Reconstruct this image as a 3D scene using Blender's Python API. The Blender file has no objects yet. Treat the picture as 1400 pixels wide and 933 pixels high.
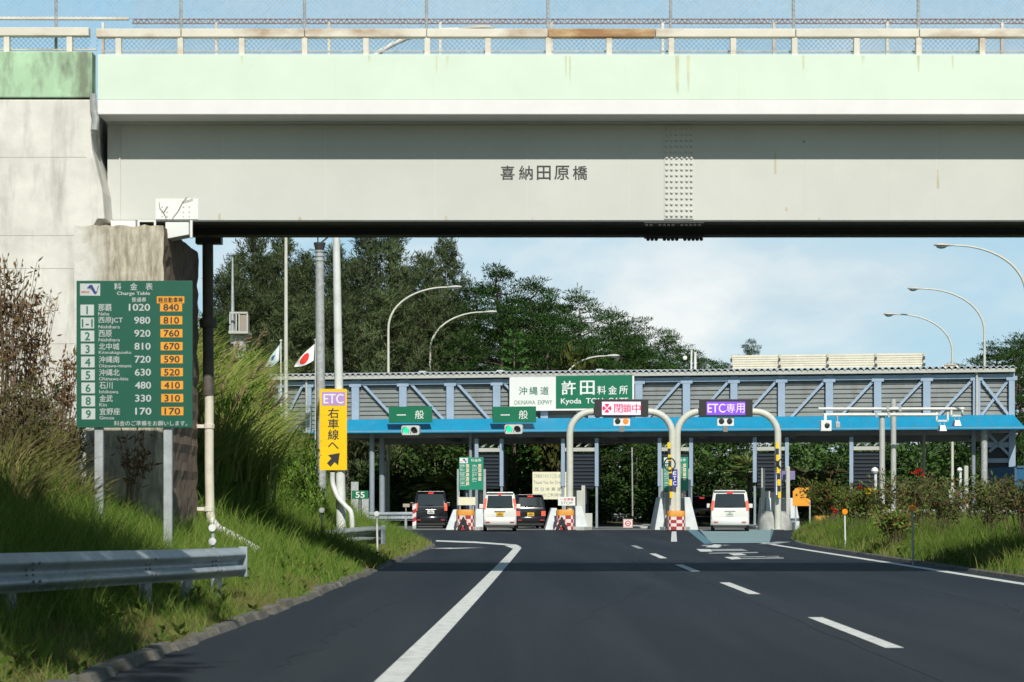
import bpy, math, random
import numpy as np
from mathutils import Vector, Matrix

random.seed(7)
rng = np.random.default_rng(7)
R = math.radians
scene = bpy.context.scene
COL = scene.collection

# ------------------------------------------------------------------ camera, sky, sun, exposure
F, CX, HY, CAMH = 2722.0, 700.0, 685.0, 1.35


def at(px, py, Y):
    """Point seen at pixel (px, py) of the 1400 x 933 photograph, at distance Y."""
    return ((px - CX) / F * Y, Y, CAMH + (HY - py) / F * Y)


def wx(px, Y):
    return (px - CX) / F * Y


def wz(py, Y):
    return CAMH + (HY - py) / F * Y


cam_d = bpy.data.cameras.new("camera")
cam = bpy.data.objects.new("camera", cam_d)
COL.objects.link(cam)
cam.location = (0, 0, CAMH)
cam.rotation_euler = (R(90), 0, 0)
cam_d.sensor_width = 36
cam_d.lens = 36 * F / 1400
cam_d.shift_y = (HY - 466.5) / 1400
cam_d.clip_start, cam_d.clip_end = 0.1, 5000
cam_d.dof.use_dof = True
cam_d.dof.focus_distance = 85
cam_d.dof.aperture_fstop = 5.0
scene.camera = cam

SUN_AZ = 171.0      # clockwise from +Y: behind the camera, a little to the right
SUN_EL = 41.0
world = bpy.data.worlds.new("World")
scene.world = world
world.use_nodes = True
wn, wl = world.node_tree.nodes, world.node_tree.links
wn.clear()
w_out = wn.new("ShaderNodeOutputWorld")
w_bg = wn.new("ShaderNodeBackground")
w_bg.inputs["Strength"].default_value = 0.066
sky = wn.new("ShaderNodeTexSky")
sky.sky_type = "NISHITA"
sky.sun_disc = False
sky.sun_elevation = R(SUN_EL)
sky.sun_rotation = R(SUN_AZ)
sky.air_density, sky.dust_density, sky.ozone_density = 1.0, 0.6, 1.2
tc = wn.new("ShaderNodeTexCoord")
mp = wn.new("ShaderNodeMapping")
mp.inputs["Scale"].default_value = (1.0, 1.0, 1.9)
mp.inputs["Location"].default_value = (9.2, 3.3, 0.245)
n1 = wn.new("ShaderNodeTexNoise")
n1.inputs["Scale"].default_value = 5.5
n1.inputs["Detail"].default_value = 9
n1.inputs["Roughness"].default_value = 0.52
n1.inputs["Distortion"].default_value = 0.25
r1 = wn.new("ShaderNodeValToRGB")
r1.color_ramp.elements[0].position = 0.42
r1.color_ramp.elements[1].position = 0.60
n2 = wn.new("ShaderNodeTexNoise")
n2.inputs["Scale"].default_value = 9.0
n2.inputs["Detail"].default_value = 6
r2 = wn.new("ShaderNodeValToRGB")
r2.color_ramp.elements[0].color = (9.6, 11.6, 12.6, 1)
r2.color_ramp.elements[0].position = 0.42
r2.color_ramp.elements[1].color = (14.2, 14.6, 14.4, 1)
r2.color_ramp.elements[1].position = 0.58
mix = wn.new("ShaderNodeMix")
mix.data_type = "RGBA"
# clouds thin out with height (dot with up)
sep = wn.new("ShaderNodeSeparateXYZ")
mr = wn.new("ShaderNodeMapRange")
mr.inputs["From Min"].default_value = 0.10
mr.inputs["From Max"].default_value = 0.26
mr.inputs["To Min"].default_value = 0.92
mr.inputs["To Max"].default_value = 0.10
mul = wn.new("ShaderNodeMath")
mul.operation = "MULTIPLY"
tint = wn.new("ShaderNodeMix")
tint.data_type = "RGBA"
tint.blend_type = "MULTIPLY"
tint.inputs["Factor"].default_value = 1.0
tint.inputs["B"].default_value = (1.0, 1.16, 1.08, 1)
wl.new(tc.outputs["Generated"], mp.inputs["Vector"])
wl.new(mp.outputs["Vector"], n1.inputs["Vector"])
wl.new(mp.outputs["Vector"], n2.inputs["Vector"])
wl.new(n1.outputs["Fac"], r1.inputs["Fac"])
wl.new(n2.outputs["Fac"], r2.inputs["Fac"])
wl.new(tc.outputs["Generated"], sep.inputs[0])
wl.new(sep.outputs["Z"], mr.inputs["Value"])
bank = wn.new("ShaderNodeMapRange")
bank.inputs["From Min"].default_value = 0.35
bank.inputs["From Max"].default_value = 0.75
wl.new(sep.outputs["Y"], bank.inputs["Value"])
mul0 = wn.new("ShaderNodeMath")
mul0.operation = "MULTIPLY"
wl.new(bank.outputs["Result"], mul0.inputs[1])
wl.new(r1.outputs["Color"], mul0.inputs[0])
wl.new(mul0.outputs[0], mul.inputs[0])
wl.new(mr.outputs["Result"], mul.inputs[1])
wl.new(sky.outputs["Color"], tint.inputs["A"])
wl.new(mul.outputs[0], mix.inputs["Factor"])
# thin bright veil of high cloud over that part of the sky, paler towards the horizon
veil = wn.new("ShaderNodeValToRGB")
veil.color_ramp.elements[0].position = 0.03
veil.color_ramp.elements[0].color = (0.58, 0.84, 0.97, 1)
veil.color_ramp.elements[1].position = 0.27
veil.color_ramp.elements[1].color = (0.40, 0.73, 1.0, 1)
wl.new(sep.outputs["Z"], veil.inputs["Fac"])
vm = wn.new("ShaderNodeMix")
vm.data_type = "RGBA"
vs_ = wn.new("ShaderNodeVectorMath")
vs_.operation = "SCALE"
vs_.inputs["Scale"].default_value = 13.3
wl.new(veil.outputs["Color"], vs_.inputs[0])
vf = wn.new("ShaderNodeMapRange")
vf.inputs["From Min"].default_value = 0.5
vf.inputs["From Max"].default_value = 0.32
vf.inputs["To Max"].default_value = 0.92
wl.new(sep.outputs["Z"], vf.inputs["Value"])
vmul = wn.new("ShaderNodeMath")
vmul.operation = "MULTIPLY"
wl.new(vf.outputs["Result"], vmul.inputs[0])
wl.new(bank.outputs["Result"], vmul.inputs[1])
wl.new(vmul.outputs[0], vm.inputs["Factor"])
wl.new(tint.outputs["Result"], vm.inputs["A"])
wl.new(vs_.outputs[0], vm.inputs["B"])
wl.new(vm.outputs["Result"], mix.inputs["A"])
wl.new(r2.outputs["Color"], mix.inputs["B"])
wl.new(mix.outputs["Result"], w_bg.inputs["Color"])
wl.new(w_bg.outputs[0], w_out.inputs[0])

sun_d = bpy.data.lights.new("sun", "SUN")
sun_d.energy = 4.7
sun_d.angle = R(0.5)
sun_d.color = (1.0, 0.95, 0.86)
sun = bpy.data.objects.new("sun", sun_d)
COL.objects.link(sun)
a = R(SUN_AZ)
sdir = Vector((math.sin(a) * math.cos(R(SUN_EL)), math.cos(a) * math.cos(R(SUN_EL)), math.sin(R(SUN_EL))))
sun.rotation_euler = sdir.to_track_quat("Z", "Y").to_euler()
sun.location = sdir * 60

scene.view_settings.view_transform = "Standard"
scene.view_settings.look = "None"
scene.view_settings.exposure = 0.0
scene.view_settings.gamma = 1.0
scene.view_settings.use_curve_mapping = False
scene.cycles.max_bounces = 6
scene.cycles.transparent_max_bounces = 6
scene.cycles.use_denoising = True


# ------------------------------------------------------------------ materials
MATS = {}


def _nodes(m):
    m.use_nodes = True
    return m.node_tree.nodes, m.node_tree.links


def mat(name, col, rough=0.6, metal=0.0, var=0.12, scale=2.0, bump=0.0, bscale=30.0, stretch=(1, 1, 1), spec=0.5, coat=0.0,
        stain=None, stain_amt=0.0, stain_scale=1.2, stain_stretch=(1, 1, 1), stain_lo=0.5, stain_hi=0.7, rvar=0.0):
    if name in MATS:
        return MATS[name]
    m = bpy.data.materials.new(name)
    N, L = _nodes(m)
    b = N["Principled BSDF"]
    b.inputs["Metallic"].default_value = metal
    b.inputs["Roughness"].default_value = rough
    b.inputs["Specular IOR Level"].default_value = spec
    b.inputs["Coat Weight"].default_value = coat
    t = N.new("ShaderNodeTexCoord")
    mpn = N.new("ShaderNodeMapping")
    mpn.inputs["Scale"].default_value = stretch
    L.new(t.outputs["Object"], mpn.inputs["Vector"])
    nz = N.new("ShaderNodeTexNoise")
    nz.inputs["Scale"].default_value = scale
    nz.inputs["Detail"].default_value = 8
    nz.inputs["Roughness"].default_value = 0.62
    L.new(mpn.outputs["Vector"], nz.inputs["Vector"])
    rp = N.new("ShaderNodeValToRGB")
    rp.color_ramp.elements[0].position = 0.3
    rp.color_ramp.elements[1].position = 0.7
    lo = [max(0, c * (1 - var)) for c in col[:3]]
    hi = [min(1, c * (1 + var)) for c in col[:3]]
    rp.color_ramp.elements[0].color = (*lo, 1)
    rp.color_ramp.elements[1].color = (*hi, 1)
    L.new(nz.outputs["Fac"], rp.inputs["Fac"])
    out = rp.outputs["Color"]
    if stain is not None:
        mp2 = N.new("ShaderNodeMapping")
        mp2.inputs["Scale"].default_value = stain_stretch
        L.new(t.outputs["Object"], mp2.inputs["Vector"])
        ns = N.new("ShaderNodeTexNoise")
        ns.inputs["Scale"].default_value = stain_scale
        ns.inputs["Detail"].default_value = 7
        ns.inputs["Roughness"].default_value = 0.6
        L.new(mp2.outputs["Vector"], ns.inputs["Vector"])
        mrn = N.new("ShaderNodeMapRange")
        mrn.inputs["From Min"].default_value = stain_lo
        mrn.inputs["From Max"].default_value = stain_hi
        mrn.inputs["To Max"].default_value = stain_amt
        L.new(ns.outputs["Fac"], mrn.inputs["Value"])
        mx = N.new("ShaderNodeMix")
        mx.data_type = "RGBA"
        mx.inputs["B"].default_value = (*stain, 1)
        L.new(mrn.outputs["Result"], mx.inputs["Factor"])
        L.new(out, mx.inputs["A"])
        out = mx.outputs["Result"]
    L.new(out, b.inputs["Base Color"])
    if rvar:
        mm = N.new("ShaderNodeMapRange")
        mm.inputs["To Min"].default_value = max(0.02, rough - rvar)
        mm.inputs["To Max"].default_value = min(1, rough + rvar)
        L.new(nz.outputs["Fac"], mm.inputs["Value"])
        L.new(mm.outputs["Result"], b.inputs["Roughness"])
    if bump:
        nb = N.new("ShaderNodeTexNoise")
        nb.inputs["Scale"].default_value = bscale
        nb.inputs["Detail"].default_value = 5
        L.new(mpn.outputs["Vector"], nb.inputs["Vector"])
        bp = N.new("ShaderNodeBump")
        bp.inputs["Strength"].default_value = bump
        bp.inputs["Distance"].default_value = 0.02
        L.new(nb.outputs["Fac"], bp.inputs["Height"])
        L.new(bp.outputs["Normal"], b.inputs["Normal"])
    MATS[name] = m
    return m


def leafmat(name, cols, transl=0.25, rough=0.6):
    """Foliage: each leaf takes its own colour from the list."""
    if name in MATS:
        return MATS[name]
    m = bpy.data.materials.new(name)
    N, L = _nodes(m)
    N.remove(N["Principled BSDF"])
    out = N["Material Output"]
    g = N.new("ShaderNodeNewGeometry")
    rp = N.new("ShaderNodeValToRGB")
    rp.color_ramp.interpolation = "LINEAR"
    el = rp.color_ramp.elements
    el[0].color = (*cols[0], 1)
    el[1].color = (*cols[-1], 1)
    for i, c in enumerate(cols[1:-1]):
        e = el.new((i + 1) / (len(cols) - 1))
        e.color = (*c, 1)
    L.new(g.outputs["Random Per Island"], rp.inputs["Fac"])
    oi = N.new("ShaderNodeObjectInfo")
    hs = N.new("ShaderNodeHueSaturation")
    mrn = N.new("ShaderNodeMapRange")
    mrn.inputs["To Min"].default_value = 0.72
    mrn.inputs["To Max"].default_value = 1.25
    L.new(oi.outputs["Random"], mrn.inputs["Value"])
    L.new(mrn.outputs["Result"], hs.inputs["Value"])
    L.new(rp.outputs["Color"], hs.inputs["Color"])
    d = N.new("ShaderNodeBsdfDiffuse")
    tr = N.new("ShaderNodeBsdfTranslucent")
    mx = N.new("ShaderNodeMixShader")
    mx.inputs[0].default_value = transl
    L.new(hs.outputs["Color"], d.inputs["Color"])
    L.new(hs.outputs["Color"], tr.inputs["Color"])
    L.new(d.outputs[0], mx.inputs[1])
    L.new(tr.outputs[0], mx.inputs[2])
    L.new(mx.outputs[0], out.inputs["Surface"])
    MATS[name] = m
    return m


def emis(name, col, strength=1.0):
    if name in MATS:
        return MATS[name]
    m = bpy.data.materials.new(name)
    N, L = _nodes(m)
    b = N["Principled BSDF"]
    b.inputs["Base Color"].default_value = (*[c * 0.4 for c in col], 1)
    b.inputs["Roughness"].default_value = 0.35
    b.inputs["Emission Color"].default_value = (*col, 1)
    b.inputs["Emission Strength"].default_value = strength
    MATS[name] = m
    return m


GALV = mat("galvanised_steel", (0.42, 0.45, 0.46), 0.45, 0.35, 0.2, 6)
GALV_DULL = mat("dull_galvanised_steel", (0.38, 0.40, 0.40), 0.6, 0.1, 0.25, 9, stain=(0.2, 0.2, 0.18), stain_amt=0.4, stain_scale=5)
RAILM = mat("guard_rail_steel", (0.31, 0.36, 0.39), 0.55, 0.2, 0.18, 5, stain=(0.13, 0.14, 0.13), stain_amt=0.5, stain_scale=9, stain_lo=0.58, stain_hi=0.75)
LAMPP = mat("lamp_pole_paint", (0.55, 0.56, 0.49), 0.5, 0.0, 0.1, 3)
WHITEPOLE = mat("white_pole_paint", (0.66, 0.69, 0.67), 0.45, 0.0, 0.08, 4, stain=(0.35, 0.36, 0.32), stain_amt=0.4, stain_scale=3)
CONC = mat("concrete", (0.42, 0.43, 0.41), 0.85, 0, 0.2, 4, 0.2, 40)
ABUT = mat("abutment_concrete", (0.64, 0.63, 0.585), 0.9, 0, 0.13, 2.6, 0.12, 30,
           stain=(0.28, 0.285, 0.255), stain_amt=0.65, stain_scale=1.9, stain_stretch=(1.8, 1.8, 0.35), stain_lo=0.53, stain_hi=0.74)
ABUT_ROUGH = mat("rough_abutment_concrete", (0.43, 0.395, 0.31), 0.95, 0, 0.40, 7, 0.5, 30, stretch=(2.2, 1.4, 0.5),
                 stain=(0.17, 0.14, 0.10), stain_amt=0.75, stain_scale=5, stain_stretch=(2.4, 1.5, 0.35), stain_lo=0.48, stain_hi=0.68)


def pale_to_rough(m, x0, x1):
    """The rough coat gives way to clean pale concrete towards the wall, along an uneven line."""
    N, L = m.node_tree.nodes, m.node_tree.links
    b = N["Principled BSDF"]
    src = b.inputs["Base Color"].links[0].from_socket
    t = N.new("ShaderNodeTexCoord")
    sp = N.new("ShaderNodeSeparateXYZ")
    L.new(t.outputs["Object"], sp.inputs[0])
    nz = N.new("ShaderNodeTexNoise")
    nz.inputs["Scale"].default_value = 2.6
    nz.inputs["Detail"].default_value = 8
    L.new(t.outputs["Object"], nz.inputs["Vector"])
    ma = N.new("ShaderNodeMath")
    ma.operation = "MULTIPLY_ADD"
    ma.inputs[1].default_value = 0.9
    L.new(nz.outputs["Fac"], ma.inputs[0])
    L.new(sp.outputs["X"], ma.inputs[2])
    mr_ = N.new("ShaderNodeMapRange")
    mr_.inputs["From Min"].default_value = x0 + .45
    mr_.inputs["From Max"].default_value = x1 + .45
    L.new(ma.outputs[0], mr_.inputs["Value"])
    mx = N.new("ShaderNodeMix")
    mx.data_type = "RGBA"
    mx.inputs["A"].default_value = (0.62, 0.61, 0.565, 1)
    L.new(src, mx.inputs["B"])
    L.new(mr_.outputs["Result"], mx.inputs["Factor"])
    L.new(mx.outputs["Result"], b.inputs["Base Color"])


pale_to_rough(ABUT_ROUGH, 2.28, 2.72)
ABUT_SIDE = mat("dark_brown_concrete", (0.17, 0.12, 0.085), 0.95, 0, 0.5, 12, 0.6, 40, stretch=(1.5, 1.5, 0.3))  # side face, browner and darker than the front
GREENP = mat("pale_green_paint", (0.61, 0.725, 0.61), 0.7, 0, 0.04, 1.0, 0.05, 8,
             stain=(0.62, 0.50, 0.24), stain_amt=0.40, stain_scale=2.2, stain_stretch=(2.0, 1, 0.05), stain_lo=0.62, stain_hi=0.78)
GREENM = mat("mossy_green_paint", (0.40, 0.60, 0.40), 0.85, 0, 0.12, 2, 0.1, 20,
             stain=(0.15, 0.17, 0.12), stain_amt=0.85, stain_scale=1.7, stain_stretch=(1.3, 1, 0.5), stain_lo=0.46, stain_hi=0.62)
WHITEC = mat("white_painted_concrete", (0.72, 0.72, 0.715), 0.7, 0, 0.04, 2, 0.05, 10)
GIRD = mat("girder_grey_paint", (0.535, 0.55, 0.515), 0.55, 0, 0.05, 0.8,
           stain=(0.50, 0.43, 0.28), stain_amt=0.35, stain_scale=1.5, stain_stretch=(2.6, 1, 0.12), stain_lo=0.60, stain_hi=0.8)
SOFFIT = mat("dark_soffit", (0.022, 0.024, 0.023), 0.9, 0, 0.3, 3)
RUSTY = mat("rusty_cream_rail", (0.66, 0.63, 0.54), 0.75, 0, 0.10, 2, 0.1, 20, stain=(0.30, 0.16, 0.07), stain_amt=0.85,
            stain_scale=0.7, stain_stretch=(1, 1, 2.2), stain_lo=0.50, stain_hi=0.68)
RUST = mat("rust", (0.20, 0.10, 0.07), 0.9, 0, 0.5, 30)
BLACKP = mat("black_paint", (0.02, 0.02, 0.022), 0.5, 0, 0.1, 4)
BLACKSTEEL = mat("dark_and_shaded_steel", (0.045, 0.05, 0.05), 0.6, 0, 0.2, 3)  # dark steel parts; also paints shade on the far girder and flanges
PVC = mat("cream_pvc", (0.66, 0.63, 0.52), 0.5, 0, 0.08, 3, stain=(0.3, 0.27, 0.2), stain_amt=0.4, stain_scale=4)
SIGNG = mat("sign_green", (0.004, 0.150, 0.075), 0.45, 0, 0.06, 2)
SIGNW = mat("sign_white", (0.72, 0.74, 0.72), 0.5, 0, 0.03, 2)
SIGNC = mat("sign_cream", (0.70, 0.68, 0.50), 0.6, 0, 0.06, 3)
SIGNY = mat("sign_yellow", (0.85, 0.55, 0.0), 0.45, 0, 0.04, 2)
SIGNO = mat("sign_orange", (0.75, 0.32, 0.02), 0.5, 0, 0.06, 2)
SIGNP = mat("sign_lilac", (0.45, 0.27, 0.62), 0.5, 0, 0.03, 2)
SIGNDW = mat("dull_sign_white", (0.46, 0.50, 0.49), 0.55, 0, 0.05, 2)  # charge table white, darker than the other sign white
SIGNDG = mat("dull_sign_green", (0.002, 0.088, 0.052), 0.5, 0, 0.08, 2)  # charge table green, darker than the other sign green
TXTG = mat("green_lettering", (0.01, 0.14, 0.07), 0.5)
TXTK = mat("black_lettering", (0.03, 0.028, 0.028), 0.5)
TXTR = mat("red_lettering", (0.55, 0.03, 0.04), 0.5)
TXTGREY = mat("grey_lettering", (0.25, 0.28, 0.26), 0.5)
TXTB = mat("navy_lettering", (0.02, 0.04, 0.20), 0.5)
STEELB = mat("light_blue_steel_paint", (0.29, 0.385, 0.50), 0.45, 0, 0.08, 2)
STEELB2 = mat("grey_blue_steel_paint", (0.25, 0.30, 0.34), 0.5, 0, 0.12, 2)
CANOPY = mat("canopy_blue", (0.004, 0.265, 0.47), 0.5, 0, 0.10, 1.2, stain=(0.10, 0.20, 0.28), stain_amt=0.5, stain_scale=2.5, stain_stretch=(1.5, 1, 0.25), stain_lo=0.5, stain_hi=0.75)
SIDING = mat("grey_siding", (0.17, 0.195, 0.195), 0.6, 0, 0.10, 1.2, stain=(0.10, 0.10, 0.09), stain_amt=0.5, stain_scale=1.6, stain_stretch=(1, 1, 0.3))
SIDGAP = mat("siding_shadow_gap", (0.05, 0.055, 0.05), 0.8)
ROOFM = mat("corrugated_roof", (0.46, 0.50, 0.52), 0.5, 0.1, 0.2, 2, stain=(0.2, 0.2, 0.19), stain_amt=0.5, stain_scale=0.8)
TRIM = mat("grey_trim", (0.45, 0.46, 0.42), 0.6, 0, 0.08, 2)
CREAMP = mat("cream_slat_paint", (0.66, 0.63, 0.52), 0.7, 0, 0.08, 3, stain=(0.45, 0.42, 0.34), stain_amt=0.5, stain_scale=2, stain_stretch=(0.4, 1, 3))
LOUV = mat("dark_louvre", (0.012, 0.016, 0.024), 0.5, 0, 0.2, 3)
NAVY = mat("navy_booth_paint", (0.012, 0.04, 0.11), 0.4, 0, 0.1, 2)
GLASSD = mat("dark_glass", (0.02, 0.028, 0.03), 0.06, 0, 0.1, 2, spec=0.8)
GLASSB = mat("pale_glass", (0.22, 0.27, 0.28), 0.1, 0, 0.2, 2, spec=0.8)
CARW = mat("white_car_paint", (0.74, 0.74, 0.70), 0.25, 0, 0.02, 1, coat=0.6)
CARK = mat("black_car_paint", (0.012, 0.012, 0.015), 0.18, 0, 0.1, 1, coat=0.8)
CARD = mat("dark_blue_car_paint", (0.015, 0.02, 0.035), 0.25, 0, 0.1, 1, coat=0.8)
TYRE = mat("tyre_rubber", (0.015, 0.015, 0.015), 0.85)
RIM = mat("wheel_rim", (0.35, 0.35, 0.36), 0.35, 0.7)
CHROME = mat("chrome", (0.6, 0.6, 0.6), 0.15, 0.9)
PLASTIC = mat("black_plastic", (0.02, 0.02, 0.02), 0.6)
TAIL = mat("tail_lamp_red", (0.55, 0.06, 0.05), 0.2, 0, 0.1, 3)
TAILLIT = emis("lit_tail_lamp", (0.95, 0.16, 0.08), 0.55)
BRAKELIT = emis("lit_brake_lamp", (1.0, 0.05, 0.05), 0.9)
PLATEW = mat("white_plate", (0.72, 0.72, 0.68), 0.5)
PLATEY = mat("yellow_plate", (0.75, 0.45, 0.02), 0.5)
LEDW = emis("led_white_panel", (0.82, 0.76, 0.88), 0.85)
LEDR = emis("led_red", (0.90, 0.03, 0.10), 0.85)
LEDP = emis("led_purple_panel", (0.23, 0.09, 0.80), 0.85)
LEDL = emis("led_lilac_text", (0.78, 0.62, 1.0), 0.95)
SIGGREEN = emis("signal_green_lit", (0.02, 0.95, 0.42), 1.0)
SIGAMBER = emis("signal_orange_lit", (1.0, 0.24, 0.03), 1.0)
LENSK = mat("dark_signal_lens", (0.03, 0.035, 0.035), 0.15)
SIGBODY = mat("signal_housing", (0.50, 0.52, 0.50), 0.5)
ORANGE = mat("reflector_orange", (0.90, 0.28, 0.0), 0.4, 0, 0.05, 3)
REDP = mat("red_stripe", (0.35, 0.03, 0.035), 0.5)
PINKW = mat("white_stripe", (0.70, 0.62, 0.60), 0.5)
CUSHO = mat("cushion_orange", (0.62, 0.27, 0.03), 0.55, 0, 0.15, 3)
BARK = mat("pine_bark", (0.12, 0.09, 0.07), 0.95, 0, 0.4, 6, 0.6, 18)
BARKG = mat("grey_bark", (0.20, 0.18, 0.15), 0.95, 0, 0.35, 6, 0.6, 18)
STEMB = mat("dry_stem", (0.16, 0.115, 0.075), 0.9, 0, 0.4, 8)
FLAGW = mat("flag_white", (0.78, 0.78, 0.78), 0.8)
FLAGR = mat("flag_red", (0.72, 0.03, 0.02), 0.8)
FLAGB = mat("flag_pale_blue", (0.45, 0.60, 0.62), 0.8)
KERBM = mat("old_kerb_stone", (0.12, 0.115, 0.10), 0.95, 0, 0.35, 5, 0.6, 25, stain=(0.06, 0.055, 0.04), stain_amt=0.8, stain_scale=3)
MARKW = mat("road_paint_white", (0.62, 0.64, 0.61), 0.75, 0, 0.10, 3, 0.15, 60, stain=(0.22, 0.23, 0.24), stain_amt=0.7, stain_scale=7, stain_lo=0.5, stain_hi=0.75)
MARKF = mat("worn_road_paint", (0.30, 0.32, 0.32), 0.8, 0, 0.2, 4, 0.15, 60)
BLUEPAVE = mat("blue_lane_surfacing", (0.25, 0.36, 0.37), 0.75, 0, 0.12, 3, stretch=(0.2, 2, 1))
BLUEPAVE2 = mat("blue_lane_edge", (0.09, 0.20, 0.24), 0.75, 0, 0.12, 3)
SLABM = mat("plaza_concrete", (0.155, 0.165, 0.16), 0.85, 0, 0.18, 0.6, 0.1, 30)

# asphalt with tyre-polished streaks along the road
ASPH = mat("asphalt", (0.0125, 0.019, 0.0275), 0.78, 0, 0.85, 34, 0.8, 90,
           stain=(0.029, 0.038, 0.046), stain_amt=0.8, stain_scale=0.9, stain_stretch=(1.1, 0.045, 1), stain_lo=0.42, stain_hi=0.68, spec=0.35)
SOIL = mat("verge_soil", (0.075, 0.085, 0.035), 0.95, 0, 0.45, 1.2, 0.5, 14, stain=(0.17, 0.13, 0.07), stain_amt=0.7, stain_scale=0.9, stain_lo=0.52, stain_hi=0.68)

L_GRASS = leafmat("grass_blades", [(0.052, 0.115, 0.018), (0.095, 0.185, 0.028), (0.15, 0.235, 0.042), (0.26, 0.28, 0.085)], 0.42)
L_DRYGR = leafmat("dry_grass_blades", [(0.10, 0.15, 0.03), (0.20, 0.19, 0.07), (0.26, 0.21, 0.09)], 0.3)
L_REED = leafmat("silver_grass_blades", [(0.13, 0.22, 0.035), (0.22, 0.31, 0.06), (0.33, 0.38, 0.10), (0.48, 0.44, 0.19)], 0.45)
L_VINE = leafmat("vine_leaves", [(0.025, 0.06, 0.012), (0.05, 0.12, 0.02), (0.08, 0.17, 0.03)], 0.3)
L_PINE = leafmat("pine_needles", [(0.022, 0.058, 0.020), (0.052, 0.114, 0.031), (0.100, 0.180, 0.048)], 0.35)
L_CASU = leafmat("casuarina_sprays", [(0.050, 0.086, 0.038), (0.094, 0.132, 0.058), (0.155, 0.172, 0.082)], 0.38)
L_BUSH = leafmat("broad_leaves", [(0.026, 0.060, 0.016), (0.055, 0.118, 0.028), (0.095, 0.17, 0.042)], 0.3)
L_PALE = leafmat("pale_fronds", [(0.09, 0.13, 0.03), (0.16, 0.20, 0.06), (0.22, 0.24, 0.09)], 0.3)
L_BROWN = leafmat("withered_leaves", [(0.09, 0.055, 0.030), (0.15, 0.085, 0.045), (0.20, 0.13, 0.07), (0.10, 0.11, 0.04)], 0.25)
L_CROTON = leafmat("reddish_leaves", [(0.07, 0.075, 0.03), (0.13, 0.095, 0.05), (0.07, 0.12, 0.03), (0.11, 0.18, 0.045), (0.18, 0.23, 0.07), (0.20, 0.075, 0.05)], 0.25)
L_PLUME = leafmat("grass_plumes", [(0.30, 0.22, 0.12), (0.40, 0.32, 0.20)], 0.3)


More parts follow.
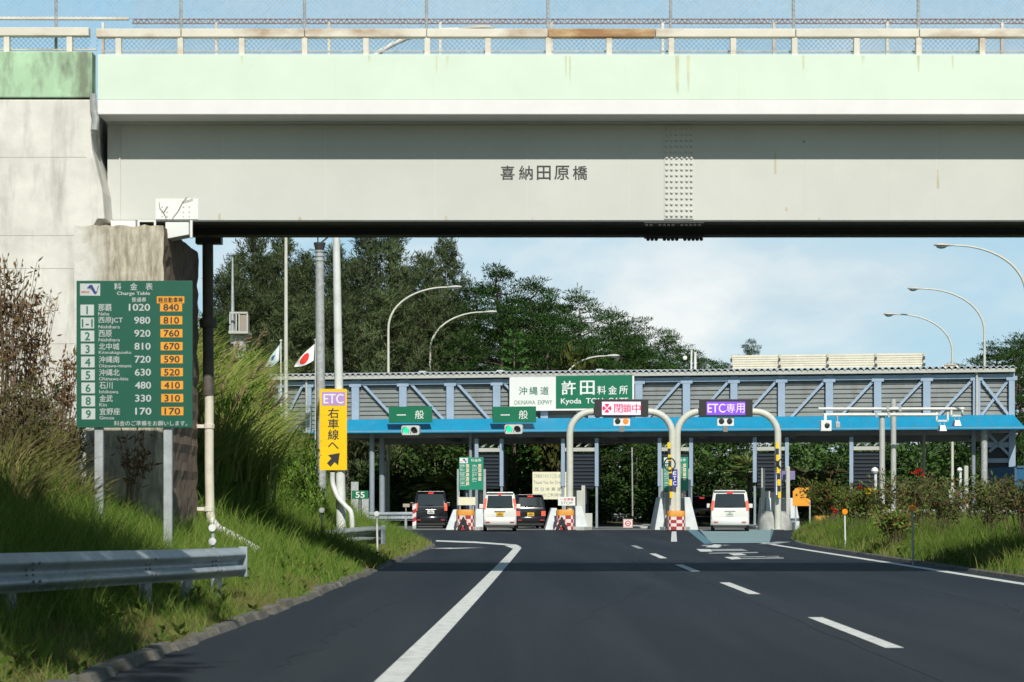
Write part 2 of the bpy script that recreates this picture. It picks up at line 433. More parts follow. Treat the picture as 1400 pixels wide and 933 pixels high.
# ------------------------------------------------------------------ mesh helpers
class MB:
    def __init__(s):
        s.v, s.f, s.m, s.mats = [], [], [], []
        s.cur = 0

    def use(s, m):
        if m not in s.mats:
            s.mats.append(m)
        s.cur = s.mats.index(m)
        return s

    def add(s, vs, fs):
        o = len(s.v)
        s.v.extend([tuple(p) for p in vs])
        for f in fs:
            s.f.append([i + o for i in f])
            s.m.append(s.cur)
        return s

    def box(s, x0, x1, y0, y1, z0, z1):
        return s.add([(x0, y0, z0), (x1, y0, z0), (x1, y1, z0), (x0, y1, z0), (x0, y0, z1), (x1, y0, z1), (x1, y1, z1), (x0, y1, z1)],
                     [(3, 2, 1, 0), (4, 5, 6, 7), (0, 1, 5, 4), (1, 2, 6, 5), (2, 3, 7, 6), (3, 0, 4, 7)])

    def frustum(s, b, t):
        """b, t: (x0,x1,y0,y1,z) bottom and top rectangles."""
        vs = []
        for (x0, x1, y0, y1, z) in (b, t):
            vs += [(x0, y0, z), (x1, y0, z), (x1, y1, z), (x0, y1, z)]
        return s.add(vs, [(3, 2, 1, 0), (4, 5, 6, 7), (0, 1, 5, 4), (1, 2, 6, 5), (2, 3, 7, 6), (3, 0, 4, 7)])

    def bar(s, a, b, w, d):
        """Straight bar of section w (in the plane of the front) by d (along Y) from a to b."""
        a, b = Vector(a), Vector(b)
        t = (b - a).normalized()
        n = Vector((0, 1, 0)) if abs(t.y) < 0.9 else Vector((1, 0, 0))
        u = t.cross(n).normalized()
        n = u.cross(t).normalized()
        vs = []
        for p in (a, b):
            for su, sn in ((-1, -1), (1, -1), (1, 1), (-1, 1)):
                vs.append(p + u * su * w / 2 + n * sn * d / 2)
        return s.add(vs, [(0, 1, 2, 3), (7, 6, 5, 4), (0, 4, 5, 1), (1, 5, 6, 2), (2, 6, 7, 3), (3, 7, 4, 0)])

    def tube(s, pts, rad, n=10, cap=True):
        pts = [Vector(p) for p in pts]
        if not hasattr(rad, "__len__"):
            rad = [rad] * len(pts)
        ref = None
        vs, fs = [], []
        for i, p in enumerate(pts):
            t = (pts[min(i + 1, len(pts) - 1)] - pts[max(i - 1, 0)]).normalized()
            if ref is None:
                ref = Vector((0, 1, 0)) if abs(t.y) < 0.8 else Vector((1, 0, 0))
            u = t.cross(ref).normalized()
            w = u.cross(t).normalized()
            ref = w
            for k in range(n):
                an = 2 * math.pi * k / n
                vs.append(p + (u * math.cos(an) + w * math.sin(an)) * rad[i])
        for i in range(len(pts) - 1):
            for k in range(n):
                k2 = (k + 1) % n
                fs.append((i * n + k, i * n + k2, (i + 1) * n + k2, (i + 1) * n + k))
        if cap:
            fs.append(tuple(reversed(range(n))))
            fs.append(tuple(range((len(pts) - 1) * n, len(pts) * n)))
        return s.add(vs, fs)

    def lathe(s, c, prof, n=20, axis="z"):
        vs, fs = [], []
        for (r, h) in prof:
            for k in range(n):
                an = 2 * math.pi * k / n
                if axis == "z":
                    vs.append((c[0] + r * math.cos(an), c[1] + r * math.sin(an), c[2] + h))
                elif axis == "y":
                    vs.append((c[0] + r * math.cos(an), c[1] + h, c[2] + r * math.sin(an)))
                else:
                    vs.append((c[0] + h, c[1] + r * math.cos(an), c[2] + r * math.sin(an)))
        for i in range(len(prof) - 1):
            for k in range(n):
                k2 = (k + 1) % n
                fs.append((i * n + k, i * n + k2, (i + 1) * n + k2, (i + 1) * n + k))
        fs.append(tuple(reversed(range(n))))
        fs.append(tuple(range((len(prof) - 1) * n, len(prof) * n)))
        return s.add(vs, fs)

    def prism(s, poly, y0, y1):
        """poly in (x,z), counter-clockwise seen from -Y."""
        n = len(poly)
        vs = [(x, y0, z) for x, z in poly] + [(x, y1, z) for x, z in poly]
        fs = [tuple(range(n)), tuple(reversed(range(n, 2 * n)))]
        for i in range(n):
            j = (i + 1) % n
            fs.append((j, i, i + n, j + n))
        return s.add(vs, fs)

    def disc(s, x, y, z, r, n=18, rz=None):
        rz = rz or r
        return s.add([(x + r * math.cos(2 * math.pi * k / n), y, z + rz * math.sin(2 * math.pi * k / n)) for k in range(n)], [tuple(range(n))])

    def quad(s, *p):
        return s.add(p, [tuple(range(len(p)))])

    def text(s, body, cx, cz, y, h=None, w=None, bold=0.0, align="c", maxw=None):
        """Lettering facing -Y: fitted to height h and/or width w, centred on (cx, cz)."""
        vs, fs = text_geo(body, 0.0)
        if not vs:
            return s
        bold = min(bold, .02)
        x0, x1 = min(p[0] for p in vs), max(p[0] for p in vs)
        z0, z1 = min(p[1] for p in vs), max(p[1] for p in vs)
        sz = h / (z1 - z0) if h else w / (x1 - x0)
        sx = w / (x1 - x0) if w else sz
        if maxw and (x1 - x0) * sx > maxw:
            sx = maxw / (x1 - x0)
        off = {"c": (x0 + x1) / 2, "l": x0, "r": x1}[align]
        cop = [(0, 0)] if bold <= 0.001 else [(-bold, 0), (bold, 0), (0, bold * .7), (0, -bold * .7)]
        for k, (dx, dz) in enumerate(cop):
            s.add([(cx + (p[0] - off + dx) * sx, y - .0005 * k, cz + (p[1] - (z0 + z1) / 2 + dz) * sz) for p in vs], fs)
        return s

    def build(s, name, material=None, parent=None, origin=None, smooth=False, bevel=0.0, seg=2, sharp=35):
        o0 = Vector(parent.matrix_basis.translation) if parent is not None and origin is None else Vector(origin or (0, 0, 0))
        if parent is not None and parent.parent is not None and origin is None:
            o0 = Vector(parent["wloc"]) if "wloc" in parent else o0
        if parent is not None and "wloc" in parent:
            o0 = Vector(parent["wloc"])
        me = bpy.data.meshes.new(name)
        me.from_pydata([(p[0] - o0.x, p[1] - o0.y, p[2] - o0.z) for p in s.v], [], s.f)
        if material is not None and not s.mats:
            me.materials.append(material)
        else:
            for m in s.mats:
                me.materials.append(m)
            if s.mats:
                me.polygons.foreach_set("material_index", s.m)
        me.validate()
        if smooth:
            me.shade_smooth()
            try:
                me.set_sharp_from_angle(angle=R(sharp))
            except Exception:
                pass
        me.update()
        o = bpy.data.objects.new(name, me)
        COL.objects.link(o)
        if parent is not None:
            o.parent = parent
            WLOC[o.name] = o0
        else:
            o.location = o0
            WLOC[o.name] = o0
        if bevel:
            b = o.modifiers.new("bevel", "BEVEL")
            b.width, b.segments, b.limit_method, b.angle_limit = bevel, seg, "ANGLE", R(40)
        return o


WLOC = {}


def build(mb, name, material=None, parent=None, origin=None, **k):
    """Link a builder's mesh: a part keeps the world place it was built at, under its parent."""
    base = WLOC[parent.name] if parent is not None else Vector(origin or (0, 0, 0))
    kk = dict(k)
    smooth, bevel, seg = kk.get("smooth", False), kk.get("bevel", 0.0), kk.get("seg", 2)
    me = bpy.data.meshes.new(name)
    me.from_pydata([(p[0] - base.x, p[1] - base.y, p[2] - base.z) for p in mb.v], [], mb.f)
    if mb.mats:
        for m in mb.mats:
            me.materials.append(m)
        me.polygons.foreach_set("material_index", mb.m)
    elif material is not None:
        me.materials.append(material)
    me.validate()
    if smooth:
        me.shade_smooth()
        me.set_sharp_from_angle(angle=R(kk.get("sharp", 40)))
    me.update()
    o = bpy.data.objects.new(name, me)
    COL.objects.link(o)
    if parent is not None:
        o.parent = parent
    else:
        o.location = base
    WLOC[o.name] = base.copy()
    if bevel:
        b = o.modifiers.new("bevel", "BEVEL")
        b.width, b.segments, b.limit_method, b.angle_limit = bevel, seg, "ANGLE", R(40)
    return o


_TXT = {}


def text_geo(body, bold):
    key = (body, bold)
    if key not in _TXT:
        cu = bpy.data.curves.new("lettering", "FONT")
        cu.body = body
        cu.size = 1.0
        cu.resolution_u = 3
        cu.offset = bold
        cu.fill_mode = "FRONT"
        o = bpy.data.objects.new("lettering", cu)
        COL.objects.link(o)
        dg = bpy.context.evaluated_depsgraph_get()
        me = bpy.data.meshes.new_from_object(o.evaluated_get(dg))
        _TXT[key] = ([tuple(v.co) for v in me.vertices], [tuple(p.vertices) for p in me.polygons])
        bpy.data.objects.remove(o)
        bpy.data.meshes.remove(me)
        bpy.data.curves.remove(cu)
    return _TXT[key]


def tag(o, label=None, cat=None, group=None, kind=None):
    if label:
        o["label"] = label
    if cat:
        o["category"] = cat
    if group:
        o["group"] = group
    if kind:
        o["kind"] = kind
    return o


def thing(name, loc, label, cat, group=None):
    o = bpy.data.objects.new(name, None)
    o.empty_display_size = 0.3
    COL.objects.link(o)
    o.location = loc
    WLOC[o.name] = Vector(loc)
    return tag(o, label, cat, group)


def copy_tree(o, parent=None):
    c = o.copy()
    COL.objects.link(c)
    if parent is not None:
        c.parent = parent
    for ch in list(o.children):
        copy_tree(ch, c)
    return c


def np_mesh(name, V, faces, material, normals=None):
    """V (n,3); faces: list of (array (m,k)) of equal-size polygons."""
    me = bpy.data.meshes.new(name)
    nv = len(V)
    me.vertices.add(nv)
    me.vertices.foreach_set("co", np.ascontiguousarray(V, dtype=np.float32).ravel())
    tot = sum(f.size for f in faces)
    npoly = sum(len(f) for f in faces)
    me.loops.add(tot)
    me.polygons.add(npoly)
    me.loops.foreach_set("vertex_index", np.concatenate([f.ravel() for f in faces]).astype(np.int32))
    sizes = np.concatenate([np.full(len(f), f.shape[1]) for f in faces])
    starts = np.concatenate([[0], np.cumsum(sizes)[:-1]])
    me.polygons.foreach_set("loop_start", starts.astype(np.int32))
    me.update(calc_edges=True)
    me.validate()
    me.materials.append(material)
    if normals is not None and len(normals) == len(me.vertices):
        me.shade_smooth()
        me.normals_split_custom_set_from_vertices(unit(normals).tolist())
    return me


def soft_normals(V, F, N):
    """Turn every leaf to face outwards and give it the crown's outward normal."""
    q = V.reshape(-1, 4, 3)
    fn = np.cross(q[:, 1] - q[:, 0], q[:, 3] - q[:, 0])
    nn = N.reshape(-1, 4, 3)[:, 0]
    flip = (fn * nn).sum(1) < 0
    F = F.copy()
    F[flip] = F[flip][:, ::-1]
    return F, unit(N + .35 * np.repeat(unit(fn * np.where(flip, -1, 1)[:, None]), 4, 0))


def link(name, me, parent=None, loc=(0, 0, 0)):
    o = bpy.data.objects.new(name, me)
    COL.objects.link(o)
    if parent is not None:
        o.parent = parent
    else:
        o.location = loc
    WLOC[o.name] = Vector(loc)
    return o


def unit(v):
    return v / np.maximum(np.linalg.norm(v, axis=1, keepdims=True), 1e-6)


def leaf_quads(P, T, length, width, g=None):
    """One diamond-shaped leaf per point P along direction T."""
    g = g or rng
    n = len(P)
    T = unit(T)
    B = unit(np.cross(T, g.normal(size=(n, 3))))
    L_ = (np.asarray(length) * np.ones(n))[:, None]
    W_ = (np.asarray(width) * np.ones(n))[:, None]
    V = np.empty((n, 4, 3))
    V[:, 0] = P
    V[:, 1] = P + T * L_ * 0.45 + B * W_ / 2
    V[:, 2] = P + T * L_
    V[:, 3] = P + T * L_ * 0.45 - B * W_ / 2
    return V.reshape(-1, 3), np.arange(n * 4).reshape(n, 4)


def blades(P, H, W, lean, curl=0.5, az=None, segs=3):
    """Curved tapering grass blades rooted at P."""
    n = len(P)
    az = rng.uniform(0, 2 * np.pi, n) if az is None else az
    D = np.stack([np.cos(az), np.sin(az), np.zeros(n)], 1)
    fa = rng.uniform(0, 2 * np.pi, n)
    B = np.stack([np.cos(fa), np.sin(fa), np.zeros(n)], 1)
    rows = []
    for k in range(segs + 1):
        t = k / segs
        off = D * (lean * (t ** (1 + curl * 2)))[:, None]
        z = H * (t - 0.28 * (lean / np.maximum(H, 1e-3)) * t ** 3)
        c = P + off
        c[:, 2] += z
        w = W * (1 - t) ** 0.7 * 0.5
        if k < segs:
            rows.append(c - B * w[:, None])
            rows.append(c + B * w[:, None])
        else:
            rows.append(c)
    V = np.stack(rows, 1)
    m = V.shape[1]
    # soft lighting: every blade shows the side turned to the sun and is shaded as part of the sward
    fn = np.cross(V[:, 1] - V[:, 0], V[:, 2] - V[:, 0])
    flip = fn[:, 1] > 0
    if flip.any():
        for k in range(segs):
            a_, b_ = V[flip, 2 * k].copy(), V[flip, 2 * k + 1].copy()
            V[flip, 2 * k], V[flip, 2 * k + 1] = b_, a_
    fn = unit(np.cross(V[:, 1] - V[:, 0], V[:, 2] - V[:, 0]))
    blades.normals = np.repeat(unit(fn * .55 + np.array([0, 0, .75]) + D * .3), m, 0)
    base = (np.arange(n) * m)[:, None]
    quads = [base + np.array([[2 * k, 2 * k + 1, 2 * k + 3, 2 * k + 2]]) for k in range(segs - 1)]
    tri = base + np.array([[2 * segs - 2, 2 * segs - 1, 2 * segs]])
    return V.reshape(-1, 3), [np.concatenate(quads), tri]


# ------------------------------------------------------------------ ground
LE = np.array([(-40, -3.6), (5, -3.35), (15.3, -3.09), (20.1, -2.95), (25.3, -2.79), (35.7, -2.62), (47.7, -2.45), (59, -2.28), (61.5, -2.6),
               (66, -4.3), (74, -6.3), (90, -7.2), (120, -7.6), (160, -6), (200, -2), (400, 0)])
RE = np.array([(-40, 8.85), (5, 8.8), (58, 8.72), (63, 9.0), (74, 10.3), (84, 11.9), (88, 13.5), (91, 30), (118, 30), (130, 14), (200, 14), (400, 14)])


def left_edge(y):
    return np.interp(y, LE[:, 0], LE[:, 1])


def right_edge(y):
    return np.interp(y, RE[:, 0], RE[:, 1])


def sstep(a, b, x):
    t = np.clip((x - a) / (b - a), 0, 1)
    return t * t * (3 - 2 * t)


def ground_z(x, y):
    x, y = np.asarray(x, float), np.asarray(y, float)
    dl = left_edge(y) - x
    dr = x - right_edge(y)
    near = np.interp(dl, [0.12, 0.4, 1.5, 2.1, 5.5, 9, 30], [-0.05, 0.09, 0.28, 0.42, 1.95, 2.7, 3.2])
    far = np.interp(dl, [0.12, 0.4, 1.7, 2.4, 5.2, 9, 30], [-0.05, 0.08, 0.30, 0.75, 3.7, 4.6, 5.0])
    flat = np.interp(dl, [0.12, 0.4, 3, 8, 30], [-0.05, 0.08, 0.3, 1.2, 3.0])
    k = sstep(33, 40, y)
    zl = near * (1 - k) + far * k
    k2 = sstep(57, 68, y)
    zl = zl * (1 - k2) + flat * k2
    zr = np.interp(dr, [0.1, 0.35, 1.5, 4, 10, 40], [-0.05, 0.07, 0.22, 0.38, 0.45, 1.5])
    z = np.where(dl > 0, zl, np.where(dr > 0, zr, -0.04))
    # wooded hill behind the toll gate
    hill = np.interp(x, [-60, -25, 0, 20, 45, 90], [7, 7, 5, 2.6, 3.0, 4.0])
    return z + sstep(112, 165, y) * hill + np.clip(y - 165, 0, 400) * 0.01


xs = np.concatenate([np.linspace(-900, -60, 14), np.linspace(-50, -16, 18), np.linspace(-15, -5, 36), np.linspace(-4.85, -1.8, 50), np.linspace(0, 8, 7), np.linspace(8.4, 12.4, 40), np.linspace(12.7, 20, 24),
                     np.linspace(22, 60, 18), np.linspace(70, 900, 14)])
ys = np.concatenate([np.linspace(-120, 0, 10), np.linspace(4, 76, 110), np.linspace(78, 130, 40), np.linspace(134, 220, 26), np.linspace(250, 2500, 16)])
GX, GY = np.meshgrid(xs, ys)
GZ = ground_z(GX, GY)
V = np.stack([GX, GY, GZ], -1).reshape(-1, 3)
nx, ny = len(xs), len(ys)
ii = (np.arange(ny - 1)[:, None] * nx + np.arange(nx - 1)[None, :]).ravel()
me = np_mesh("ground", V, [np.stack([ii, ii + 1, ii + nx + 1, ii + nx], 1)], SOIL)
me.shade_smooth()
tag(link("ground", me), "grassy earth banks rising on both sides of the road", "ground", kind="structure")


def strip(name, yv, lx, rx, z, m, label, cat):
    mb = MB()
    n = len(yv)
    vs = []
    for i in range(n):
        vs += [(lx[i], yv[i], z), (rx[i], yv[i], z)]
    mb.add(vs, [(2 * i, 2 * i + 1, 2 * i + 3, 2 * i + 2) for i in range(n - 1)])
    return tag(build(mb, name, m), label, cat, kind="structure")


yr = np.concatenate([np.linspace(-60, 55, 60), np.linspace(56, 132, 60), np.linspace(140, 230, 12)])
strip("road", yr, left_edge(yr) - 0.02, right_edge(yr) + 0.02, 0.0, ASPH, "dark asphalt carriageway leading to the toll gate", "road")
yp = np.linspace(92.0, 116, 20)
strip("plaza_paving", yp, left_edge(yp), np.full(20, 29.0), 0.004, SLABM, "pale concrete slab under the toll gate", "paving")


# blue ETC lane surfacing
def gnd(px, py, z=0.0):
    Y = (CAMH - z) * F / (py - HY)
    return ((px - CX) / F * Y, Y, z)


mb = MB()
nb = 13
pl = [np.array(gnd(972, 743)), np.array((8.75, 93.0, 0))]
pr = [np.array(gnd(1052, 742.6)), np.array((12.1, 93.0, 0))]
for i in range(nb):
    t0, t1 = i / nb, (i + 0.80) / nb
    q = [pl[0] + (pl[1] - pl[0]) * t0, pr[0] + (pr[1] - pr[0]) * t0, pr[0] + (pr[1] - pr[0]) * t1, pl[0] + (pl[1] - pl[0]) * t1]
    mb.quad(*[(p[0], p[1], 0.008) for p in q])
tag(build(mb, "lane_surfacing", BLUEPAVE), "pale blue cross bars painted over the last lane before the gate", "road marking", kind="structure")
mb = MB()
a0, a1 = np.array(gnd(965, 744)), np.array((8.3, 93.0, 0))
mb.quad((a0[0] - .05, a0[1], .008), (a0[0] + .22, a0[1], .008), (a1[0] + .32, a1[1], .008), (a1[0] - .15, a1[1], .008))
b0, b1 = pl[0], pr[1]
mb.quad((pl[0][0] + .02, pl[0][1] + 0.0, .004), (pr[0][0], pr[0][1], .004), (pr[1][0], pr[1][1] - 1, .004), (pl[1][0], pl[1][1] - 1, .004))
tag(build(mb, "lane_edge_marking", BLUEPAVE2), "teal base colour and edge stripe of the blue lane", "road marking", kind="structure")

# painted lines
mb = MB()
ZM = 0.006


def line_pts(pts, w, m, z=ZM):
    """pts in ground X,Y ; constant width w."""
    mb.use(m)
    P = [Vector((p[0], p[1], 0)) for p in pts]
    vs = []
    for i, p in enumerate(P):
        t = (P[min(i + 1, len(P) - 1)] - P[max(i - 1, 0)]).normalized()
        n = Vector((-t.y, t.x, 0)) * (w[i] if hasattr(w, "__len__") else w) / 2
        vs += [(p.x + n.x, p.y + n.y, z), (p.x - n.x, p.y - n.y, z)]
    mb.add(vs, [(2 * i, 2 * i + 1, 2 * i + 3, 2 * i + 2) for i in range(len(P) - 1)])


line_pts([(-1.62 + .0285 * (y_ + 10) - .0000625 * max(0, y_ - 10) ** 2 * .9, y_) for y_ in np.linspace(-10, 57.2, 40)], 0.22, MARKW)
mb.use(MARKW)
# the line turns back towards the left lane at a sharp corner
p0, p1, p2 = gnd(712, 746.5), gnd(596, 738.2), gnd(596, 740.4)
p3 = gnd(650, 742.0)
p4 = gnd(701, 750.5)
mb.quad(*[(p[0], p[1], 0.010) for p in (gnd(703, 751.5), gnd(712.5, 748.5), gnd(706, 745.2), gnd(690, 746.6))])
mb.quad(*[(p[0], p[1], 0.0102) for p in (gnd(690, 746.0), gnd(706, 745.2), gnd(650, 741.0), gnd(596, 739.2), gnd(596, 741.0), gnd(650, 743.2))])
line_pts([gnd(600, 750.5)[:2], gnd(630, 749.8)[:2]], 0.9, MARKW)
line_pts([gnd(632, 749.7)[:2], gnd(652, 749.2)[:2]], 0.7, MARKF)
line_pts([(8.28, -10), (8.28, 32), (8.22, 40), (8.12, 50), (8.03, 60), (8.06, 64)], 0.22, MARKW)
line_pts([gnd(1046, 744.6)[:2], gnd(1072, 741.2)[:2]], 0.5, MARKF, 0.0075)
for (ya, yb) in ((-1.0, 3.3), (8.6, 12.9), (18.2, 23.0), (28.7, 32.8), (38.0, 42.0), (46.6, 50.8), (56, 60)):
    line_pts([(3.50 + max(0, ya - 40) * .008, ya), (3.50 + max(0, yb - 40) * .008, yb)], 0.17, MARKW if yb < 55 else MARKF)
line_pts([gnd(921.5, 741)[:2], gnd(921.5, 727)[:2]], 0.2, MARKW)


def mq(m, *pts):
    mb.use(m)
    q = [gnd(*p) for p in pts]
    mb.quad(*[(p[0], p[1], ZM) for p in q])


# foreshortened lettering in front of the blue lane, seen as bars
mq(MARKW, (964, 748.6), (982, 749.2), (990, 745.5), (977, 744.6))
mq(MARKF, (958, 746.8), (968, 747.4), (974, 745.6), (962, 745.4))
mq(MARKF, (983, 746.7), (999, 746.0), (990, 745.2), (987, 745.4))
mq(MARKW, (958, 754.8), (974, 754.6), (971, 751.3), (952, 751.2))
mq(MARKF, (974, 754.0), (1023, 753.6), (1014, 750.9), (971, 751.4))
mq(MARKF, (970, 757.5), (1037, 756.6), (1036, 755.2), (968, 756.3))
mq(MARKW, (1003, 760.0), (1021, 759.4), (1012, 756.6), (995, 756.9))
mq(MARKW, (1000, 765.4), (1014, 764.8), (1008, 761.6), (990, 762.2))
mq(MARKF, (1014, 764.8), (1072, 764.2), (1071, 762.7), (1012, 763.6))
mq(MARKF, (1010, 762.4), (1066, 761.8), (1063, 760.6), (1008, 761.5))
mq(MARKF, (1051, 763.5), (1068, 762.9), (1062, 761.2), (1046, 761.2))
tag(build(mb, "road_markings"), "white painted lane lines and stretched lettering on the asphalt", "road marking", kind="structure")

mb = MB()
cr = random.Random(17)
TAR = mat("tar_seam", (0.006, 0.007, 0.008), 0.6)


def crack(x0, y0, x1, y1, w, n=14, wob=.05):
    mb.use(TAR)
    pts = [(x0 + (x1 - x0) * k / n + cr.gauss(0, wob), y0 + (y1 - y0) * k / n) for k in range(n + 1)]
    vs = []
    for (x, y) in pts:
        ww = w * cr.uniform(.5, 1.2)
        vs += [(x - ww, y, .0035), (x + ww, y, .0035)]
    mb.add(vs, [(2 * i, 2 * i + 1, 2 * i + 3, 2 * i + 2) for i in range(n)])


crack(3.22, 6, 3.25, 62, .010, 60, .012)
crack(.6, 21, 2.4, 33, .008, 26, .07)
crack(2.4, 33, 2.9, 47, .008, 20, .08)
crack(5.2, 17, 6.4, 26, .008, 22, .07)
crack(6.4, 26, 6.0, 39, .007, 20, .08)
crack(-1.9, 16, -1.6, 27, .007, 20, .06)
tag(build(mb, "road_cracks"), "thin dark seams and cracks in the asphalt", "road cracks", kind="structure")

# old kerb stones along the left verge
mb = MB()
y = -5.0
kr = random.Random(3)
while y < 62:
    ln = kr.uniform(0.35, 0.8) if y < 60 else 0.6
    x0, x1 = float(left_edge(y)), float(left_edge(y + ln))
    h = kr.uniform(0.025, 0.095)
    dx = kr.uniform(-0.045, 0.03)
    w = kr.uniform(0.13, 0.2)
    g = kr.uniform(0.015, 0.05)
    mb.add([(x0 + dx + .02, y, -.02), (x1 + dx + .02, y + ln - g, -.02), (x1 + dx - .03, y + ln - g, h * kr.uniform(.8, 1.1)), (x0 + dx - .03, y, h),
            (x0 + dx - w, y, -.02), (x1 + dx - w, y + ln - g, -.02), (x1 + dx - w, y + ln - g, h), (x0 + dx - w, y, h * .9)],
           [(0, 1, 2, 3), (3, 2, 6, 7), (0, 3, 7, 4), (1, 5, 6, 2), (4, 7, 6, 5)])
    y += ln
tag(build(mb, "kerb", KERBM, bevel=0.012), "broken weathered kerb stones along the left grass verge", "kerb", kind="structure")
mb = MB()
for i in range(40):
    y0, y1 = -10 + i * 1.9, -10 + i * 1.9 + 1.87
    x0, x1 = float(right_edge(y0)), float(right_edge(y1))
    mb.add([(x0 - .03, y0, -.02), (x1 - .03, y1, -.02), (x1, y1, .05), (x0, y0, .05), (x0 + .12, y0, .055), (x1 + .12, y1, .055), (x0 + .12, y0, -.02), (x1 + .12, y1, -.02)],
           [(3, 2, 1, 0), (4, 5, 2, 3), (6, 4, 3, 0), (1, 2, 5, 7), (4, 6, 7, 5)])
tag(build(mb, "kerb", KERBM, bevel=0.012), "low dark kerb along the right planted verge", "kerb", kind="structure")

# ------------------------------------------------------------------ overpass bridge
BY = 31.0
XL, XR = wx(133, BY), 13.6
ZF0, ZF1, ZG = wz(157, BY), wz(74.5, BY), wz(137, BY)
bridge = thing("overpass_bridge", (3.5, 32.4, 0), "low narrow overpass with pale green edge beam and grey steel girder spanning the road", "bridge")
mb = MB()
mb.box(XL, XR, BY, BY + 0.22, ZG, ZF1)
mb.box(XL, XR, BY + 2.78, BY + 3.0, ZG, ZF1)
build(mb, "edge_beam", GREENP, bridge, bevel=0.012)
mb = MB()
mb.box(XL + .002, XR, BY - 0.012, BY + 3.012, ZF0, ZG - .002)
build(mb, "deck_edge", WHITEC, bridge, bevel=0.012)
mb = MB()
sr0 = random.Random(8)
for (pxs, y0, y1, w_) in ((598, 76, 112, 2.2), (612, 76, 96, 1.2), (774, 76, 108, 2.5), (779, 76, 126, 1.2), (926, 76, 134, 3.0), (941, 76, 130, 2.2), (1098, 76, 100, 2.0), (1303, 76, 98, 1.6), (330, 76, 92, 1.4), (1180, 76, 90, 1.4), (505, 76, 88, 1.2), (1256, 76, 104, 1.6)):
    n_ = 8
    for k_ in range(3):
        sh_, ww = sr0.uniform(-1.5, 1.5), w_ * sr0.uniform(.25, .6)
        y1_ = y0 + (y1 - y0) * sr0.uniform(.55, 1)
        vs = []
        for q_ in range(n_ + 1):
            t_ = q_ / n_
            hw_ = ww * (1 - t_) ** .6 / F * BY
            xx = wx(pxs + sh_ + sr0.uniform(-.2, .2), BY)
            vs += [(xx - hw_, BY - .0012 * (k_ + 1), wz(y0 + (y1_ - y0) * t_, BY)), (xx + hw_, BY - .0012 * (k_ + 1), wz(y0 + (y1_ - y0) * t_, BY))]
        mb.add(vs, [(2 * i, 2 * i + 2, 2 * i + 3, 2 * i + 1) for i in range(n_)])
build(mb, "rust_stain", mat("rust_stain", (0.56, 0.60, 0.42), .8, 0, .12, 4), bridge)
GYN, GYF = BY + 0.66, BY + 2.22
ZB = wz(304, GYN)
ZT = ZF0 - 0.002
XG = wx(147, GYN)


def girder(yw, name, pm=None):
    mb = MB()
    mb.use(pm or GIRD).box(XG, XR, yw, yw + 0.03, ZB + 0.03, ZT - 0.03)
    mb.box(XG, XR, yw - 0.10, yw + 0.16, ZT - 0.028, ZT)
    mb.use(BLACKSTEEL).box(XG, XR, yw - 0.035, yw + 0.30, ZB, ZB + 0.028)  # flange coloured dark for the shade beneath the girder
    mb.use(pm or GIRD)
    mb.box(wx(163, GYN), wx(165, GYN), yw - 0.022, yw, ZB + .03, ZT - .03)
    g = build(mb, name, None, bridge)
    return g


g1 = girder(GYN, "girder")
girder(GYF, "girder", BLACKSTEEL)  # far girder's dark colour paints in the shade under the deck
# splice with rows of bolts
mb = MB()
sx0, sx1 = wx(908, GYN), wx(948, GYN)
mb.box(sx0, sx1, GYN - 0.014, GYN - 0.002, ZB + 0.05, ZT - 0.05)
for ci, cxp in enumerate((911.5, 918, 925, 932, 939, 945)):
    for r_ in range(16):
        z = ZB + 0.10 + (ZT - ZB - 0.2) * r_ / 15
        x = wx(cxp, GYN)
        mb.lathe((x, GYN - 0.014, z), [(0.022, 0), (0.022, -0.016), (0.013, -0.024)], 8, "y")
build(mb, "splice_plate", GIRD, g1)
mb = MB()
mb.box(wx(880, GYN), wx(962, GYN), GYN - .03, GYN + .29, ZB - .018, ZB - .002)
for i in range(13):
    x = wx(884 + i * 6, GYN)
    if i in (2, 7):
        continue
    mb.lathe((x, GYN + 0.02, ZB - .018), [(0.035, 0), (0.035, -0.035), (0.02, -0.05)], 8, "z")
mb.box(wx(882, GYF), wx(962, GYF), GYF - .03, GYF + .29, ZB - .022, ZB - .002)
for i in range(14):
    if i not in (3, 8):
        mb.lathe((wx(886 + i * 5.6, GYF + .2), GYF + 0.2, ZB - .022), [(0.03, 0), (0.03, -0.03), (0.018, -0.045)], 8, "z")
build(mb, "flange_splice", BLACKSTEEL, g1)
mb = MB()
mb.box(wx(213, GYN), wx(271, GYN), GYN - .010, GYN - .002, wz(300, GYN), wz(272, GYN))
pp = build(mb, "patch_plate", SIGNW, g1)
mb = MB()
for dx in (222, 229, 251, 259):
    for dz in (283, 290, 296):
        mb.lathe((wx(dx, GYN), GYN - .010, wz(dz, GYN)), [(0.014, 0), (0.014, -0.01)], 8, "y")
build(mb, "bolt", GIRD, pp)
mb = MB()
for path in ([(236, 299), (244, 289), (250, 277), (256, 270)], [(250, 277), (264, 273)], [(228, 299), (224, 291), (219, 285), (218, 277)], [(224, 291), (229, 283)]):
    mb.tube([(wx(a_, GYN), GYN - .03, wz(b_, GYN)) for a_, b_ in path], 0.0045, 5)
build(mb, "dry_vine", STEMB, g1)
mb = MB()
mb.text("喜納田原橋", wx(744.5, GYN), wz(236.5, GYN), GYN - 0.004, h=0.225, w=wx(803, GYN) - wx(686, GYN), bold=0.006)
